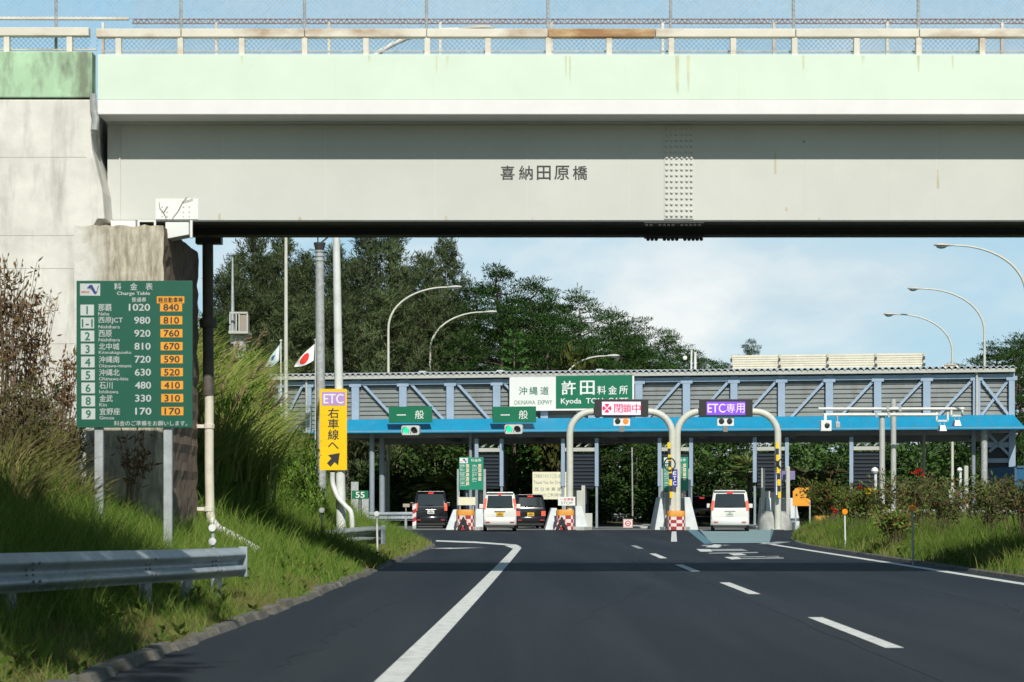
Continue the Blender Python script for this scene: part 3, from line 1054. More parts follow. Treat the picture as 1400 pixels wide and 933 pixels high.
# letter-space the bridge name: five separate characters
mb = MB()
for (pxs, y0, y1, w_) in ((1282, 232, 258, 2.2), (1060, 208, 238, 1.6), (1075, 283, 289, 2), (610, 296, 303, 2.5), (410, 297, 303, 3), (1120, 298, 304, 2), (728, 298, 304, 2), (300, 292, 302, 2)):
    mb.add([(wx(pxs - w_, GYN), GYN - .0015, wz(y1, GYN)), (wx(pxs + w_, GYN), GYN - .0015, wz(y1, GYN)), (wx(pxs + w_ * .6, GYN), GYN - .0015, wz(y0, GYN)), (wx(pxs - w_ * .6, GYN), GYN - .0015, wz(y0, GYN))], [(0, 1, 2, 3)])
build(mb, "rust_stain", mat("girder_rust_stain", (0.50, 0.46, 0.34), .8, 0, .15, 5), g1)
mb = MB()
for pxs in (305, 445, 595, 720, 860, 1000, 1140, 1280):
    mb.box(wx(pxs, GYN) - .006, wx(pxs, GYN) + .006, GYN - .003, GYN - .001, ZB + .04, ZT - .04)
mb.box(wx(640, GYN), wx(646, GYN), GYN - .003, GYN - .001, wz(205, GYN), wz(200, GYN))
mb.box(wx(852, GYN), wx(857, GYN), GYN - .003, GYN - .001, wz(204, GYN), wz(195, GYN))
mb.add([at(1088, 187, GYN - .003), at(1101, 194, GYN - .003), at(1099, 196, GYN - .003), at(1087, 189, GYN - .003)], [(3, 2, 1, 0)])
mb.add([at(1099, 191, GYN - .003), at(1110, 195, GYN - .003), at(1108, 198, GYN - .003), at(1098, 194, GYN - .003)], [(3, 2, 1, 0)])
build(mb, "paint_patch", mat("girder_touch_up_paint", (0.56, 0.575, 0.545), .5, 0, .05, 2), g1)
mb = MB()
for ch, pxc in zip("喜納田原橋", (694, 719, 743.5, 768, 793)):
    mb.text(ch, wx(pxc, GYN), wz(236.5, GYN), GYN - 0.004, h=0.222, bold=0.011)
build(mb, "lettering", TXTK, g1)
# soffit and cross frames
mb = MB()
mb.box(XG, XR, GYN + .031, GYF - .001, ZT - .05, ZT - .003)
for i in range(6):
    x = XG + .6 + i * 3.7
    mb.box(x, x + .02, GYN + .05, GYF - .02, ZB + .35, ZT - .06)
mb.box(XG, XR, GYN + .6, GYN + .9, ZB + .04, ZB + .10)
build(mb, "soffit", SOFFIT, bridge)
# near railing: cream concrete beam on stub posts
ZR0, ZR1 = wz(50.5, BY), wz(39, BY)
rail_px = [94 + 84.25 * k - 84.25 for k in range(1, 18)]
for k, pxp in enumerate([161, 246, 330, 416, 500, 584, 667, 750, 833, 918, 1003, 1087, 1172, 1257, 1344, 1429, 1513, 1598, 1682, 1766]):
    mb = MB()
    x = wx(pxp, BY)
    mb.box(x - .045, x + .045, BY + .03, BY + .13, ZF1 - .005, ZR0 + .004)
    build(mb, "rail_post", RUSTY, bridge, bevel=0.006)
seg = [130, 247, 416, 583, 749, 896, 1088, 1257, 1429, 1598, 1860]
for i in range(len(seg) - 1):
    x0, x1 = wx(seg[i], BY) + .008, wx(seg[i + 1], BY) - .004
    mb = MB()
    mb.box(x0, x1, BY + .01, BY + .16, ZR0, ZR1)
    rl = build(mb, "rail_beam", mat("rusty_rail_beam", (0.50, 0.36, 0.2), 0.85, 0, 0.25, 3, 0.1, 20, stain=(0.28, 0.13, 0.05), stain_amt=0.8, stain_scale=2.0,
                                    stain_stretch=(0.8, 1, 3), stain_lo=0.42, stain_hi=0.62) if i == 4 else RUSTY, bridge, bevel=0.010)
    if i == 4:
        rl["label"] = "rail beam stained brown with rust"


def chain_link(x0, x1, z0, z1, y, pitch=0.075, r=0.0017):
    """Diamond mesh of two sets of slanting wires."""
    h = z1 - z0
    n = int((x1 - x0 + h) / pitch)
    vs, fs = [], []
    for s_ in (1, -1):
        for k in range(n):
            xa = x0 - h + k * pitch if s_ > 0 else x0 + k * pitch
            p = [(xa, z0), (xa + s_ * h, z1)]
            # clip to x range
            (ax, az), (bx, bz) = p
            ta, tb = 0.0, 1.0
            dxx = bx - ax
            for lim, sg in ((x0, 1), (x1, -1)):
                da, db = sg * (ax - lim), sg * (bx - lim)
                if da < 0 and db < 0:
                    ta, tb = 1, 0
                elif da < 0:
                    ta = max(ta, da / (da - db))
                elif db < 0:
                    tb = min(tb, da / (da - db))
            if tb - ta < 0.01:
                continue
            A = (ax + dxx * ta, az + (bz - az) * ta)
            B = (ax + dxx * tb, az + (bz - az) * tb)
            o = len(vs)
            yy = y + (0.003 if s_ > 0 else -0.003)
            for (qx, qz) in (A, B):
                vs += [(qx - r * 1.2, yy, qz + r * .7 * s_), (qx + r * 1.2, yy, qz - r * .7 * s_), (qx, yy + 2 * r, qz)]
            fs += [(o, o + 1, o + 4, o + 3), (o + 1, o + 2, o + 5, o + 4), (o + 2, o, o + 3, o + 5)]
    return vs, fs


FY = BY + 0.20
ZFT = ZF1 + 1.75
mb = MB()
mb.add(*chain_link(XL + .05, 11.5, ZF1 + .02, ZFT, FY))
build(mb, "fence_mesh", GALV_DULL, bridge)
for pxp in (247, 416, 583, 749, 917, 1085, 1256, 1425, 1595, 1765):
    mb = MB()
    x = wx(pxp, FY)
    mb.tube([(x, FY + .03, ZF1 - .01), (x, FY + .03, ZFT)], 0.024, 8)
    build(mb, "fence_post", GALV_DULL, bridge, smooth=True)
mb = MB()
mb.tube([(XL + .05, FY + .03, ZFT), (12, FY + .03, ZFT)], 0.02, 8)
mb.tube([(XL + .05, FY + .01, ZF1 + .09), (12, FY + .01, ZF1 + .09)], 0.014, 6)
build(mb, "fence_rail", GALV_DULL, bridge)
# far railing with rusty lattice top
FY2 = BY + 2.85
for pxp in (141, 296, 450, 602, 754, 906, 1058, 1213, 1370, 1525, 1680):
    mb = MB()
    x = wx(pxp, FY2)
    mb.box(x - .022, x + .022, FY2 - .02, FY2 + .03, ZF1 - .01, wz(31, FY2))
    build(mb, "far_rail_post", RUSTY, bridge)
mb = MB()
z0, z1 = wz(32.5, FY2), wz(26.5, FY2)
mb.tube([(XL, FY2, z0), (12, FY2, z0)], 0.010, 6)
mb.tube([(XL, FY2, z1), (12, FY2, z1)], 0.010, 6)
x = XL
while x < 12:
    mb.tube([(x, FY2, z0), (x + .05, FY2, z1)], 0.008, 4, False)
    mb.tube([(x + .05, FY2, z1), (x + .1, FY2, z0)], 0.008, 4, False)
    x += .1
build(mb, "far_rail", RUST, bridge)
mb = MB()
mb.add(*chain_link(XL, 11.5, ZF1 + .02, ZFT, FY2 + .06, 0.085))
build(mb, "far_fence_mesh", GALV_DULL, bridge)

# ------------------------------------------------------------------ abutments
ab = thing("bridge_abutment", (-9, 32, 0), "stained white concrete abutment with a mossy green block on top, left end of the overpass", "abutment")
XA = wx(124, BY)
mb = MB()
# front face with an uneven broken right edge
edge = [(124, 700), (126, 600), (122, 520), (127, 430), (122, 360), (126, 312), (133, 300), (143, 300), (140, 262), (133, 232), (126, 205), (124, 180), (127, 150), (124, 136)]
poly = [(-34.0, -0.5), (wx(124, BY), -0.5)] + [(wx(a_, BY), wz(b_, BY)) for a_, b_ in edge] + [(-34.0, wz(136, BY))]
mb.prism(poly, BY, BY + 3.3)
build(mb, "wall", ABUT, ab, bevel=0.02)
mb = MB()
for pyj, x1_ in ((215, 118), (322, 116), (367, 117), (470, 119)):
    mb.box(-34, wx(x1_, BY), BY - .004, BY + .02, wz(pyj, BY) - .003, wz(pyj, BY) + .003)
build(mb, "formwork_joint", mat("concrete_joint", (0.46, 0.45, 0.41), .9, 0, .3, 4), ab)
mb = MB()
mb.box(-34, wx(126.5, BY), BY - .03, BY + .25, wz(134, BY), wz(71, BY))
build(mb, "parapet_block", GREENM, ab, bevel=0.015)
mb = MB()
X0, X1 = wx(108, 31.3), wx(228, 31.3)
sr = random.Random(5)
# rough-cast bearing wall below the girder
nzx, nzz = 14, 40
zt = wz(311, 31.3)
vs = []
for j in range(nzz + 1):
    for i in range(nzx + 1):
        x = X0 + (X1 - X0) * i / nzx
        z = -0.2 + (zt + 0.2) * j / nzz
        e = 0.02 if 0 < i < nzx else 0.05
        vs.append((x + (sr.uniform(-e, e) * .3 if i == nzx else 0), 30.975 + sr.uniform(-.008, .008) + 0.04 * (i == nzx), z - (sr.uniform(0, .04) if j == nzz else 0)))
fs = [(j * (nzx + 1) + i, j * (nzx + 1) + i + 1, (j + 1) * (nzx + 1) + i + 1, (j + 1) * (nzx + 1) + i) for j in range(nzz) for i in range(nzx)]
mb.use(ABUT_ROUGH).add(vs, fs)
mb.quad((X0, 30.99, zt - .10), (X1, 31.02, zt - .10), (X1, 34.4, zt), (X0, 34.4, zt))
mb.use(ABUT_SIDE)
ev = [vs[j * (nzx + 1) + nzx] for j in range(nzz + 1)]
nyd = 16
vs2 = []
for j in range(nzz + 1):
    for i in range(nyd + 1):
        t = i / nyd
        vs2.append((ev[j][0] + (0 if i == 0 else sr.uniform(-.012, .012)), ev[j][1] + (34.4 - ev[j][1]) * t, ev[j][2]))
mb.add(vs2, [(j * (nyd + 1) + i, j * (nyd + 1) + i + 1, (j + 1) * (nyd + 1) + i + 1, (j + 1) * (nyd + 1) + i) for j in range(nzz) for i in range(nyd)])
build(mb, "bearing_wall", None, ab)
mb = MB()
mb.box(wx(152, 31.5), wx(186, 31.5), 31.45, 31.9, zt + .002, ZB - .002)
build(mb, "bearing", WHITEC, ab, bevel=0.01)
mb = MB()
mb.use(SIGNW)
xa, xb = wx(188, 31.4), wx(213, 31.4)
mb.box(xa, xb, 31.4, 31.44, ZB - .03, ZB - .006)
mb.box(xa, xa + .03, 31.4, 31.44, zt + .002, ZB - .03)
mb.box(xb - .03, xb, 31.4, 31.44, zt + .002, ZB - .03)
build(mb, "bearing_frame", None, ab)
mb = MB()
xa, xb = wx(226, 31.4), wx(258, 31.4)
mb.prism([(xa, wz(327, 31.4)), (xb, wz(321, 31.4)), (xb, wz(304, 31.4)), (xa, wz(304, 31.4))], 31.4, 31.75)
mb.box(xb + .01, xb + .05, 31.45, 31.5, wz(325, 31.4), ZB)
build(mb, "stopper_bracket", SIGNW, ab, bevel=0.008)
mb = MB()
mb.use(GALV_DULL).tube([at(127, 128, 30.9), at(128, 150, 30.95), at(131, 162, 30.95), at(129, 178, 30.95)], 0.055, 8)
build(mb, "broken_drain_spout", None, ab, smooth=True)

ab2 = thing("bridge_abutment", (15, 32, 0), "plain concrete abutment at the right end of the overpass beyond the shrubs", "abutment")
mb = MB()
mb.box(13.0, 30, BY - .02, BY + 3.2, -.5, ZF0 - .02)
build(mb, "wall", ABUT, ab2, bevel=0.02)
mb = MB()
mb.box(13.7, 30, BY - .05, BY + .25, ZF0, ZF1)
build(mb, "parapet_block", GREENM, ab2, bevel=0.015)

mb = MB()
mb.box(-20, wx(121, BY), BY + .01, BY + .16, ZR0 + .02, ZR1 + .02)
build(mb, "rail_beam", RUSTY, ab, bevel=0.010)
for pxp in (-160, -76, 8, 94):
    mb = MB()
    x = wx(pxp, BY)
    mb.box(x - .045, x + .045, BY + .03, BY + .13, wz(71, BY) - .005, ZR0 + .024)
    build(mb, "rail_post", RUSTY, ab, bevel=0.006)
for pxp in (-92, 76):
    mb = MB()
    x = wx(pxp, FY)
    mb.tube([(x, FY + .03, ZF1 - .01), (x, FY + .03, ZFT)], 0.024, 8)
    build(mb, "fence_post", GALV_DULL, ab, smooth=True)
mb = MB()
mb.add(*chain_link(-11, XL - .03, ZF1 + .04, ZFT, FY))
build(mb, "fence_mesh", GALV_DULL, ab)
mb = MB()
mb.tube([(-20, FY2, wz(23, FY2)), (XL - .05, FY2, wz(26, FY2))], 0.03, 6)
mb.tube([(-20, FY + .01, ZF1 + .12), (XL - .05, FY + .01, ZF1 + .12)], 0.014, 6)
build(mb, "far_rail", RUSTY, ab)

# drain pipe beside the abutment
DY = 34.3
dp = thing("drain_pipe", at(286, 712, DY), "tall cream drain pipe beside the abutment with a white elbow running down the bank", "pipe")
mb = MB()
mb.tube([at(286, 540, DY), at(286, 640, DY), at(287, 700, DY), at(289, 714, DY)], 0.078, 14)
build(mb, "lower_pipe", PVC, dp, smooth=True)
mb = MB()
mb.tube([at(284, 330, DY), at(285, 541, DY)], 0.095, 14)
mb.tube([at(285, 436, DY), at(285, 448, DY)], 0.15, 14)
build(mb, "upper_pipe", mat("painted_shade_pipe", (0.10, 0.09, 0.075), 0.7, 0, 0.4, 6), dp, smooth=True)  # dark colour paints in the bridge's shade on the upper pipe
mb = MB()
mb.tube([at(289, 712, DY), at(297, 722, DY - .3), at(330, 740, DY - 1.0), at(352, 753, DY - 1.4)], 0.072, 12)
build(mb, "discharge_pipe", WHITEC, dp, smooth=True)
mb = MB()
for pyb in (583, 696):
    c = at(286, pyb, DY)
    mb.lathe((c[0], c[1], c[2] - .04), [(0.092, 0), (0.092, .08)], 14)
    mb.box(c[0] - .3, c[0] - .06, DY - .03, DY + .03, c[2] - .03, c[2] + .03)
build(mb, "pipe_clamp", RUSTY, dp)
mb = MB()
a_ = at(278, 345, DY)
mb.box(a_[0] - .12, a_[0] + .32, DY - .12, DY + .12, wz(334, DY), wz(324, DY))
mb.tube([at(282, 324, DY), at(303, 324, DY)], 0.05, 8)
build(mb, "pipe_head", BLACKSTEEL, dp)


# ------------------------------------------------------------------ charge table sign
SYG = 28.6
def zs(py):
    return wz(py, SYG)
def xsn(px):
    return wx(px, SYG)
sg = thing("charge_table_sign", (xsn(183), SYG, 0.5), "large green toll charge table on two grey posts behind the near guard rail", "sign")
xl, xr, zb_, zt_ = xsn(104.5), xsn(263), zs(585), zs(384)
mb = MB()
mb.box(xl, xr, SYG, SYG + .035, zb_, zt_)
build(mb, "panel", SIGNDG, sg, bevel=0.004)
for pxp in (134, 228.5):
    mb = MB()
    x = xsn(pxp)
    mb.box(x - .062, x + .062, SYG + .037, SYG + .13, float(ground_z(x, SYG)) - .3, zt_ - .15)
    build(mb, "post", GALV, sg, bevel=0.01)
yt = SYG - .004
wht, blk, yel, plt = MB(), MB(), MB(), MB()
wht.use(SIGNDW)
for ch, pxc in zip("料金表", (161, 183, 204)):
    wht.text(ch, xsn(pxc), zs(392), yt, h=(zs(388) - zs(397.5)), bold=0.01)
wht.text("Charge Table", xsn(182.5), zs(402), yt, w=xsn(205) - xsn(160), h=.062, bold=0.02)
wht.text("普通車", xsn(190), zs(410), yt, w=xsn(200) - xsn(180), bold=0.01)
rows = [("1", "那覇", "Naha", "1020", "840"), ("1-1", "西原JCT", "Nishihara", "980", "810"), ("2", "西原", "Nishihara", "920", "760"),
        ("3", "北中城", "Kitanakagusuku", "810", "670"), ("4", "沖縄南", "Okinawa-minami", "720", "590"), ("5", "沖縄北", "Okinawa-kita", "630", "520"),
        ("6", "石川", "Ishikawa", "480", "410"), ("8", "金武", "Kin", "330", "310"), ("9", "宜野座", "Ginoza", "170", "170")]
for i, (no, jp, en, a_, b_) in enumerate(rows):
    pc = 424 + i * 17.75
    sh = i * 0.22
    plt.use(SIGNDW).quad((xsn(110 + sh), yt + .001, zs(pc + 7.6)), (xsn(128.5 + sh), yt + .001, zs(pc + 7.6)), (xsn(128.5 + sh), yt + .001, zs(pc - 7.2)), (xsn(110 + sh), yt + .001, zs(pc - 7.2)))
    blk.use(TXTG).text(no, xsn(119.2 + sh), zs(pc + .3), yt - .002, h=.112, bold=0.02, maxw=.155)
    wn_ = {2: 18, 3: 28, 5: 33}[len(jp)]
    wht.text(jp, xsn(134.5 + sh), zs(pc - 3.2), yt, w=xsn(134.5 + wn_) - xsn(134.5), h=.098, bold=0.008, align="l")
    wht.text(en, xsn(134.5 + sh), zs(pc + 5.4), yt, h=.047 if "g" not in en[1:] else .056, w=(xsn(100 + {4: 15, 9: 29, 14: 44, 12: 40, 8: 26, 3: 10, 6: 20}.get(len(en), 30)) - xsn(100)), bold=0.006, align="l")
    wht.text(a_, xsn(205 + sh), zs(pc - 3.5), yt, h=.098, w=(xsn(100 + (28.5 if len(a_) == 4 else 21.5)) - xsn(100)), bold=0.022, align="r")
    yel.use(SIGNO).quad((xsn(219 + sh), yt + .001, zs(pc + 2)), (xsn(249 + sh), yt + .001, zs(pc + 2)), (xsn(249 + sh), yt + .001, zs(pc - 9.3)), (xsn(219 + sh), yt + .001, zs(pc - 9.3)))
    blk.use(TXTK).text(b_, xsn(234 + sh), zs(pc - 3.6), yt - .002, h=.092, w=xsn(100 + 21) - xsn(100), bold=0.022)
yel.use(SIGNO).quad((xsn(214.5), yt + .001, zs(415)), (xsn(252), yt + .001, zs(415)), (xsn(252), yt + .001, zs(405.5)), (xsn(214.5), yt + .001, zs(405.5)))
blk.use(TXTK).text("軽自動車等", xsn(233.3), zs(410.3), yt - .002, h=.072, w=xsn(250) - xsn(216.5), bold=0.008)
wht.text("料金のご準備をお願いします。", xsn(206), zs(579), yt, h=.072, w=xsn(256) - xsn(156), bold=0.008)
plt.use(SIGNDW).quad((xsn(109.5), yt + .001, zs(404.5)), (xsn(137), yt + .001, zs(404.5)), (xsn(137), yt + .001, zs(388)), (xsn(109.5), yt + .001, zs(388)))
build(wht, "lettering", SIGNDW, sg)
build(plt, "number_plate", SIGNDW, sg)
build(yel, "price_plate", SIGNO, sg)
build(blk, "number", None, sg)


def emblem(mb, x0, x1, z0, z1, y):
    """Small company mark: a dark swoosh over a red word."""
    w, h = x1 - x0, z1 - z0
    P = lambda u, v: (x0 + u * w, y, z0 + v * h)
    mb.use(TXTB).quad(P(.34, .62), P(.48, .88), P(.60, .90), P(.78, .34), P(.86, .34), P(.96, .92), P(.88, .70), P(.80, .12), P(.70, .14), P(.53, .62))
    mb.use(TXTGREY).quad(P(.34, .60), P(.52, .60), P(.62, .36), P(.58, .50))
    mb.use(TXTR).text("NEXCO", x0 + .26 * w, z0 + .30 * h, y, w=.42 * w, h=.16 * h, bold=0.02)


mb = MB()
emblem(mb, xsn(109.5), xsn(137), zs(404.5), zs(388), yt - .002)
build(mb, "emblem", None, sg)


# ------------------------------------------------------------------ guard rails
def wbeam(path, h, mb):
    prof = [(-.042 + .042 * math.cos(4 * math.pi * k_ / 32), .35 * k_ / 32) for k_ in range(33)]
    prof = [(a_, b_ * h / .35) for a_, b_ in prof]
    P = [Vector(p) for p in path]
    vs = []
    n = len(prof)
    for i, p in enumerate(P):
        t = (P[min(i + 1, len(P) - 1)] - P[max(i - 1, 0)])
        t.z = 0
        t.normalize()
        nn = Vector((t.y, -t.x, 0))  # towards the road
        for (o_, z_) in prof:
            vs.append((p.x - nn.x * o_, p.y - nn.y * o_, p.z - h + z_))
    off = len(vs)
    for i, p in enumerate(P):
        t = (P[min(i + 1, len(P) - 1)] - P[max(i - 1, 0)])
        t.z = 0
        t.normalize()
        nn = Vector((t.y, -t.x, 0))
        for (o_, z_) in prof:
            vs.append((p.x - nn.x * (o_ + .006), p.y - nn.y * (o_ + .006), p.z - h + z_))
    fs = []
    for i in range(len(P) - 1):
        for k in range(n - 1):
            fs.append((i * n + k, (i + 1) * n + k, (i + 1) * n + k + 1, i * n + k + 1))
            fs.append((off + i * n + k + 1, off + (i + 1) * n + k + 1, off + (i + 1) * n + k, off + i * n + k))
    mb.add(vs, fs)


def smooth_path(pts, n=24):
    pts = np.array(pts, float)
    t = np.arange(len(pts))
    out = []
    for u in np.linspace(0, len(pts) - 1, n):
        i = int(min(max(math.floor(u), 0), len(pts) - 2))
        f = u - i
        p0, p1, p2, p3 = pts[max(i - 1, 0)], pts[i], pts[i + 1], pts[min(i + 2, len(pts) - 1)]
        out.append(0.5 * ((2 * p1) + (-p0 + p2) * f + (2 * p0 - 5 * p1 + 4 * p2 - p3) * f * f + (-p0 + 3 * p1 - 3 * p2 + p3) * f ** 3))
    return [tuple(p) for p in out]


def guard_rail(path, h, posts, label, end_cap=True):
    t = thing("guard_rail", (path[len(path) // 2][0], path[len(path) // 2][1], 0.1), label, "guard rail", "corrugated steel guard rails")
    mb = MB()
    pth = smooth_path(path, 40)
    wbeam(pth, h, mb)
    build(mb, "beam", RAILM, t, smooth=True, sharp=80)
    for fi in (8, 17, 26, 34):
        c_, d_ = Vector(pth[fi]), Vector(pth[fi + 1])
        tt = (d_ - c_)
        tt.z = 0
        tt.normalize()
        nn = Vector((tt.y, -tt.x, 0))
        mb = MB()
        for zz in (.095, .15, .20, .255):
            for q_ in (-.07, .07):
                off_ = .042 - .042 * math.cos(4 * math.pi * zz / .35) + .004
                p_ = c_ + tt * q_ + nn * off_
                mb.tube([(p_.x, p_.y, p_.z - h + zz * h / .35), (p_.x + nn.x * .014, p_.y + nn.y * .014, p_.z - h + zz * h / .35)], .014, 8)
        build(mb, "joint_bolt", mat("joint_bolt_steel", (.16, .17, .17), .6, .2), t)
    if end_cap:
        e, d = Vector(pth[-1]), Vector(pth[-2])
        tt = (e - d).normalized()
        mb = MB()
        nn = Vector((tt.y, -tt.x, 0))
        for s_ in (0, ):
            c = e + tt * .02
            mb.add([(c.x - nn.x * .02, c.y - nn.y * .02, c.z - h - .01), (c.x + nn.x * .09, c.y + nn.y * .09, c.z - h - .01),
                    (c.x + nn.x * .09, c.y + nn.y * .09, c.z + .01), (c.x - nn.x * .02, c.y - nn.y * .02, c.z + .01),
                    (c.x - nn.x * .02 + tt.x * .03, c.y - nn.y * .02 + tt.y * .03, c.z - h - .01), (c.x + nn.x * .09 + tt.x * .03, c.y + nn.y * .09 + tt.y * .03, c.z - h - .01),
                    (c.x + nn.x * .09 + tt.x * .03, c.y + nn.y * .09 + tt.y * .03, c.z + .01), (c.x - nn.x * .02 + tt.x * .03, c.y - nn.y * .02 + tt.y * .03, c.z + .01)],
                   [(3, 2, 1, 0), (4, 5, 6, 7), (0, 1, 5, 4), (1, 2, 6, 5), (2, 3, 7, 6), (3, 0, 4, 7)])
        build(mb, "end_cap", RAILM, t, bevel=0.01)
    for (x, y, ztop) in posts:
        mb = MB()
        mb.tube([(x - .10, y + .10, float(ground_z(x, y)) - .3), (x - .10, y + .10, ztop - h * .45)], 0.07, 12)
        build(mb, "post", GALV, t, smooth=True)
    return t


guard_rail([(-6.1, 12.0, .95), (-5.15, 15, .925), (-4.45, 17.4, .892), (-4.0, 20.2, .845), (-3.66, 22.7, .80), (-3.36, 24.55, .775)], 0.355,
           [(-5.2, 14.8, .9), (-4.40, 17.7, .88), (-3.84, 21.3, .82), (-3.64, 22.8, .79), (-3.48, 24.0, .77)],
           "long near guard rail in front of the green charge table")
guard_rail([(-5.6, 46.4, .46), (-4.8, 46.0, .58), (-4.0, 45.6, .70), (-3.3, 44.9, .77), (-2.82, 43.9, .80)], 0.40,
           [(-4.4, 45.9, .6), (-3.2, 44.9, .75)],
           "short curved guard rail below the yellow sign pole")
guard_rail([(wx(565, 97), 97.5, .80), (wx(545, 97), 97.3, .80), (wx(525, 97), 96.8, .80), (wx(505, 97), 96.5, .8)][::-1], 0.42,
           [(wx(557, 97), 97.3, .8), (wx(530, 97), 97, .8)], "far guard rail beside the black van at the gate", False)
guard_rail([(wx(836, 118), 118, .62), (wx(860, 118), 118, .62), (wx(880, 118), 118, .62)], 0.35,
           [(wx(846, 118), 118, .6), (wx(872, 118), 118, .6)], "low guard rail at the foot of the wood beyond the closed lane", False)


# ------------------------------------------------------------------ lamps and poles
def lamp(px, Y, side, label, ztop=12.0, reach=3.0, rise=2.15, r=0.09, base_z=None, lean=0.0, m=LAMPP, bx=None):
    bx = wx(px, Y) if bx is None else bx
    gz = float(ground_z(bx, Y)) - .1 if base_z is None else base_z
    t = thing("street_lamp", (bx, Y, gz), label, "street lamp", "curved arm highway lamps")
    mb = MB()
    pts, rad = [], []
    for k in range(6):
        z = gz + (ztop - rise - gz) * k / 5
        pts.append((bx + lean * k / 5, Y, z))
        rad.append(r * (1 - .4 * k / 5))
    for k in range(1, 15):
        an = math.pi / 2 * k / 14
        pts.append((bx + lean + side * reach * (1 - math.cos(an)), Y, ztop - rise + rise * math.sin(an) ** 0.92))
        rad.append(r * (.6 - .22 * k / 14))
    mb.tube(pts, rad, 10)
    build(mb, "pole", m, t, smooth=True)
    # cobra head: flattened loft
    mb = MB()
    hx = bx + lean + side * (reach - .05)
    st = [(0, .035, .035), (.14, .05, .05), (.30, .10, .085), (.52, .155, .11), (.72, .15, .10), (.86, .09, .06), (.90, .02, .02)]
    n = 12
    vs, fs = [], []
    for (d, w, h) in st:
        for k in range(n):
            an = 2 * math.pi * k / n
            zz = math.sin(an) * h
            vs.append((hx + side * d, Y + math.cos(an) * w, ztop - .01 + d * .02 + (zz if zz > 0 else zz * .45)))
    for i in range(len(st) - 1):
        for k in range(n):
            k2 = (k + 1) % n
            f = (i * n + k, i * n + k2, (i + 1) * n + k2, (i + 1) * n + k)
            fs.append(f if side < 0 else f[::-1])
    mb.add(vs, fs)
    hd = build(mb, "lamp_head", TRIM, t, smooth=True)
    mb = MB()
    st = [(.34, .07, .01), (.46, .12, .08), (.62, .125, .10), (.76, .09, .06), (.80, .03, .01)]
    vs, fs = [], []
    for (d, w, h) in st:
        for k in range(7):
            an = math.pi * k / 6
            vs.append((hx + side * d, Y - math.cos(an) * w, ztop - .045 - math.sin(an) * h))
    for i in range(len(st) - 1):
        for k in range(6):
            f = (i * 7 + k, (i + 1) * 7 + k, (i + 1) * 7 + k + 1, i * 7 + k + 1)
            fs.append(f)
    mb.add(vs, fs)
    build(mb, "lamp_lens", GLASSB, hd, smooth=True)
    return t


PY = 48.0
lamp(467, PY, 1, "tall white lamp pole carrying the yellow sign, its arm showing above the overpass", ztop=1.35 + 645 / F * PY, reach=3.0, rise=2.6, r=0.125, lean=-0.17, m=WHITEPOLE)
lamp(391, 77, 1, "street lamp pole rising past the overpass from the bank left of the red disc flag", ztop=13.7, reach=3.0, r=.10)
lamp(531, 112.4, 1, "left and taller of the two lamps arching over the roof left of the name board", ztop=1.35 + 292 / F * 112.4, reach=3.3, rise=2.4, r=.11)
lamp(588, 119, 1, "right and lower of the two lamps arching over the roof left of the name board", ztop=1.35 + 258 / F * 119, reach=3.15, rise=2.4, r=.11)
lamp(771, 114.2, 1, "low lamp whose arm just clears the roof above the name board", ztop=1.35 + 198 / F * 114.2, reach=2.35, rise=1.7, r=.10)
lamp(0, 83, -1, "highest lamp at the right edge with only its arm and head in view", bx=wx(1275, 83) + 3.9, reach=3.0, r=.10)
lamp(1346, 112.4, -1, "middle lamp over the right end of the toll roof", ztop=1.35 + 290 / F * 112.4, reach=3.5, rise=2.5, r=.11)
lamp(1302, 113.8, -1, "lowest lamp over the right end of the toll roof", ztop=1.35 + 255 / F * 113.8, reach=3.1, rise=2.2, r=.10)

# grey utility pole with banded top
UY = 56.0
ux = wx(437.5, UY)
up = thing("utility_pole", (ux, UY, float(ground_z(ux, UY))), "thick grey utility pole with a flared banded top behind the yellow sign", "pole")
mb = MB()
mb.tube([(wx(439, UY), UY, float(ground_z(ux, UY)) - .3), (wx(437, UY), UY, wz(345, UY))], [0.15, 0.115], 14)
build(mb, "pole", GALV_DULL, up, smooth=True)
mb = MB()
for pyb in (340, 346, 352, 358):
    mb.lathe((wx(437, UY), UY, wz(pyb, UY)), [(0.12, 0), (0.135, .02), (0.135, .05), (0.12, .07)], 14)
build(mb, "band", GALV, up)
mb = MB()
c = (wx(437, UY), UY, wz(338, UY))
mb.lathe(c, [(0.12, -.1), (0.15, .02), (0.17, .09), (0.17, .12), (.05, .13)], 14)
mb.tube([(c[0] - .05, UY, c[2] + .1), (c[0] - .05, UY, c[2] + .4)], 0.02, 6)
mb.tube([(c[0] + .02, UY, c[2] + .1), (c[0] + .16, UY, c[2] + .22), (c[0] + .3, UY, c[2] + .34)], 0.025, 6)
build(mb, "pole_cap", BLACKSTEEL, up)

# yellow ETC lane sign on the lamp pole, with its conduit
EY = PY - .16
es = thing("lane_direction_sign", (wx(455.5, EY), EY, 3.0), "tall yellow sign with a lilac ETC heading and a black arrow on the white pole", "sign")


def round_poly(x0, x1, z0, z1, r, n=4):
    p = []
    for cx_, cz_, a0 in ((x1 - r, z1 - r, 0), (x0 + r, z1 - r, 90), (x0 + r, z0 + r, 180), (x1 - r, z0 + r, 270)):
        for k in range(n + 1):
            an = R(a0 + 90 * k / n)
            p.append((cx_ + r * math.cos(an), cz_ + r * math.sin(an)))
    return p


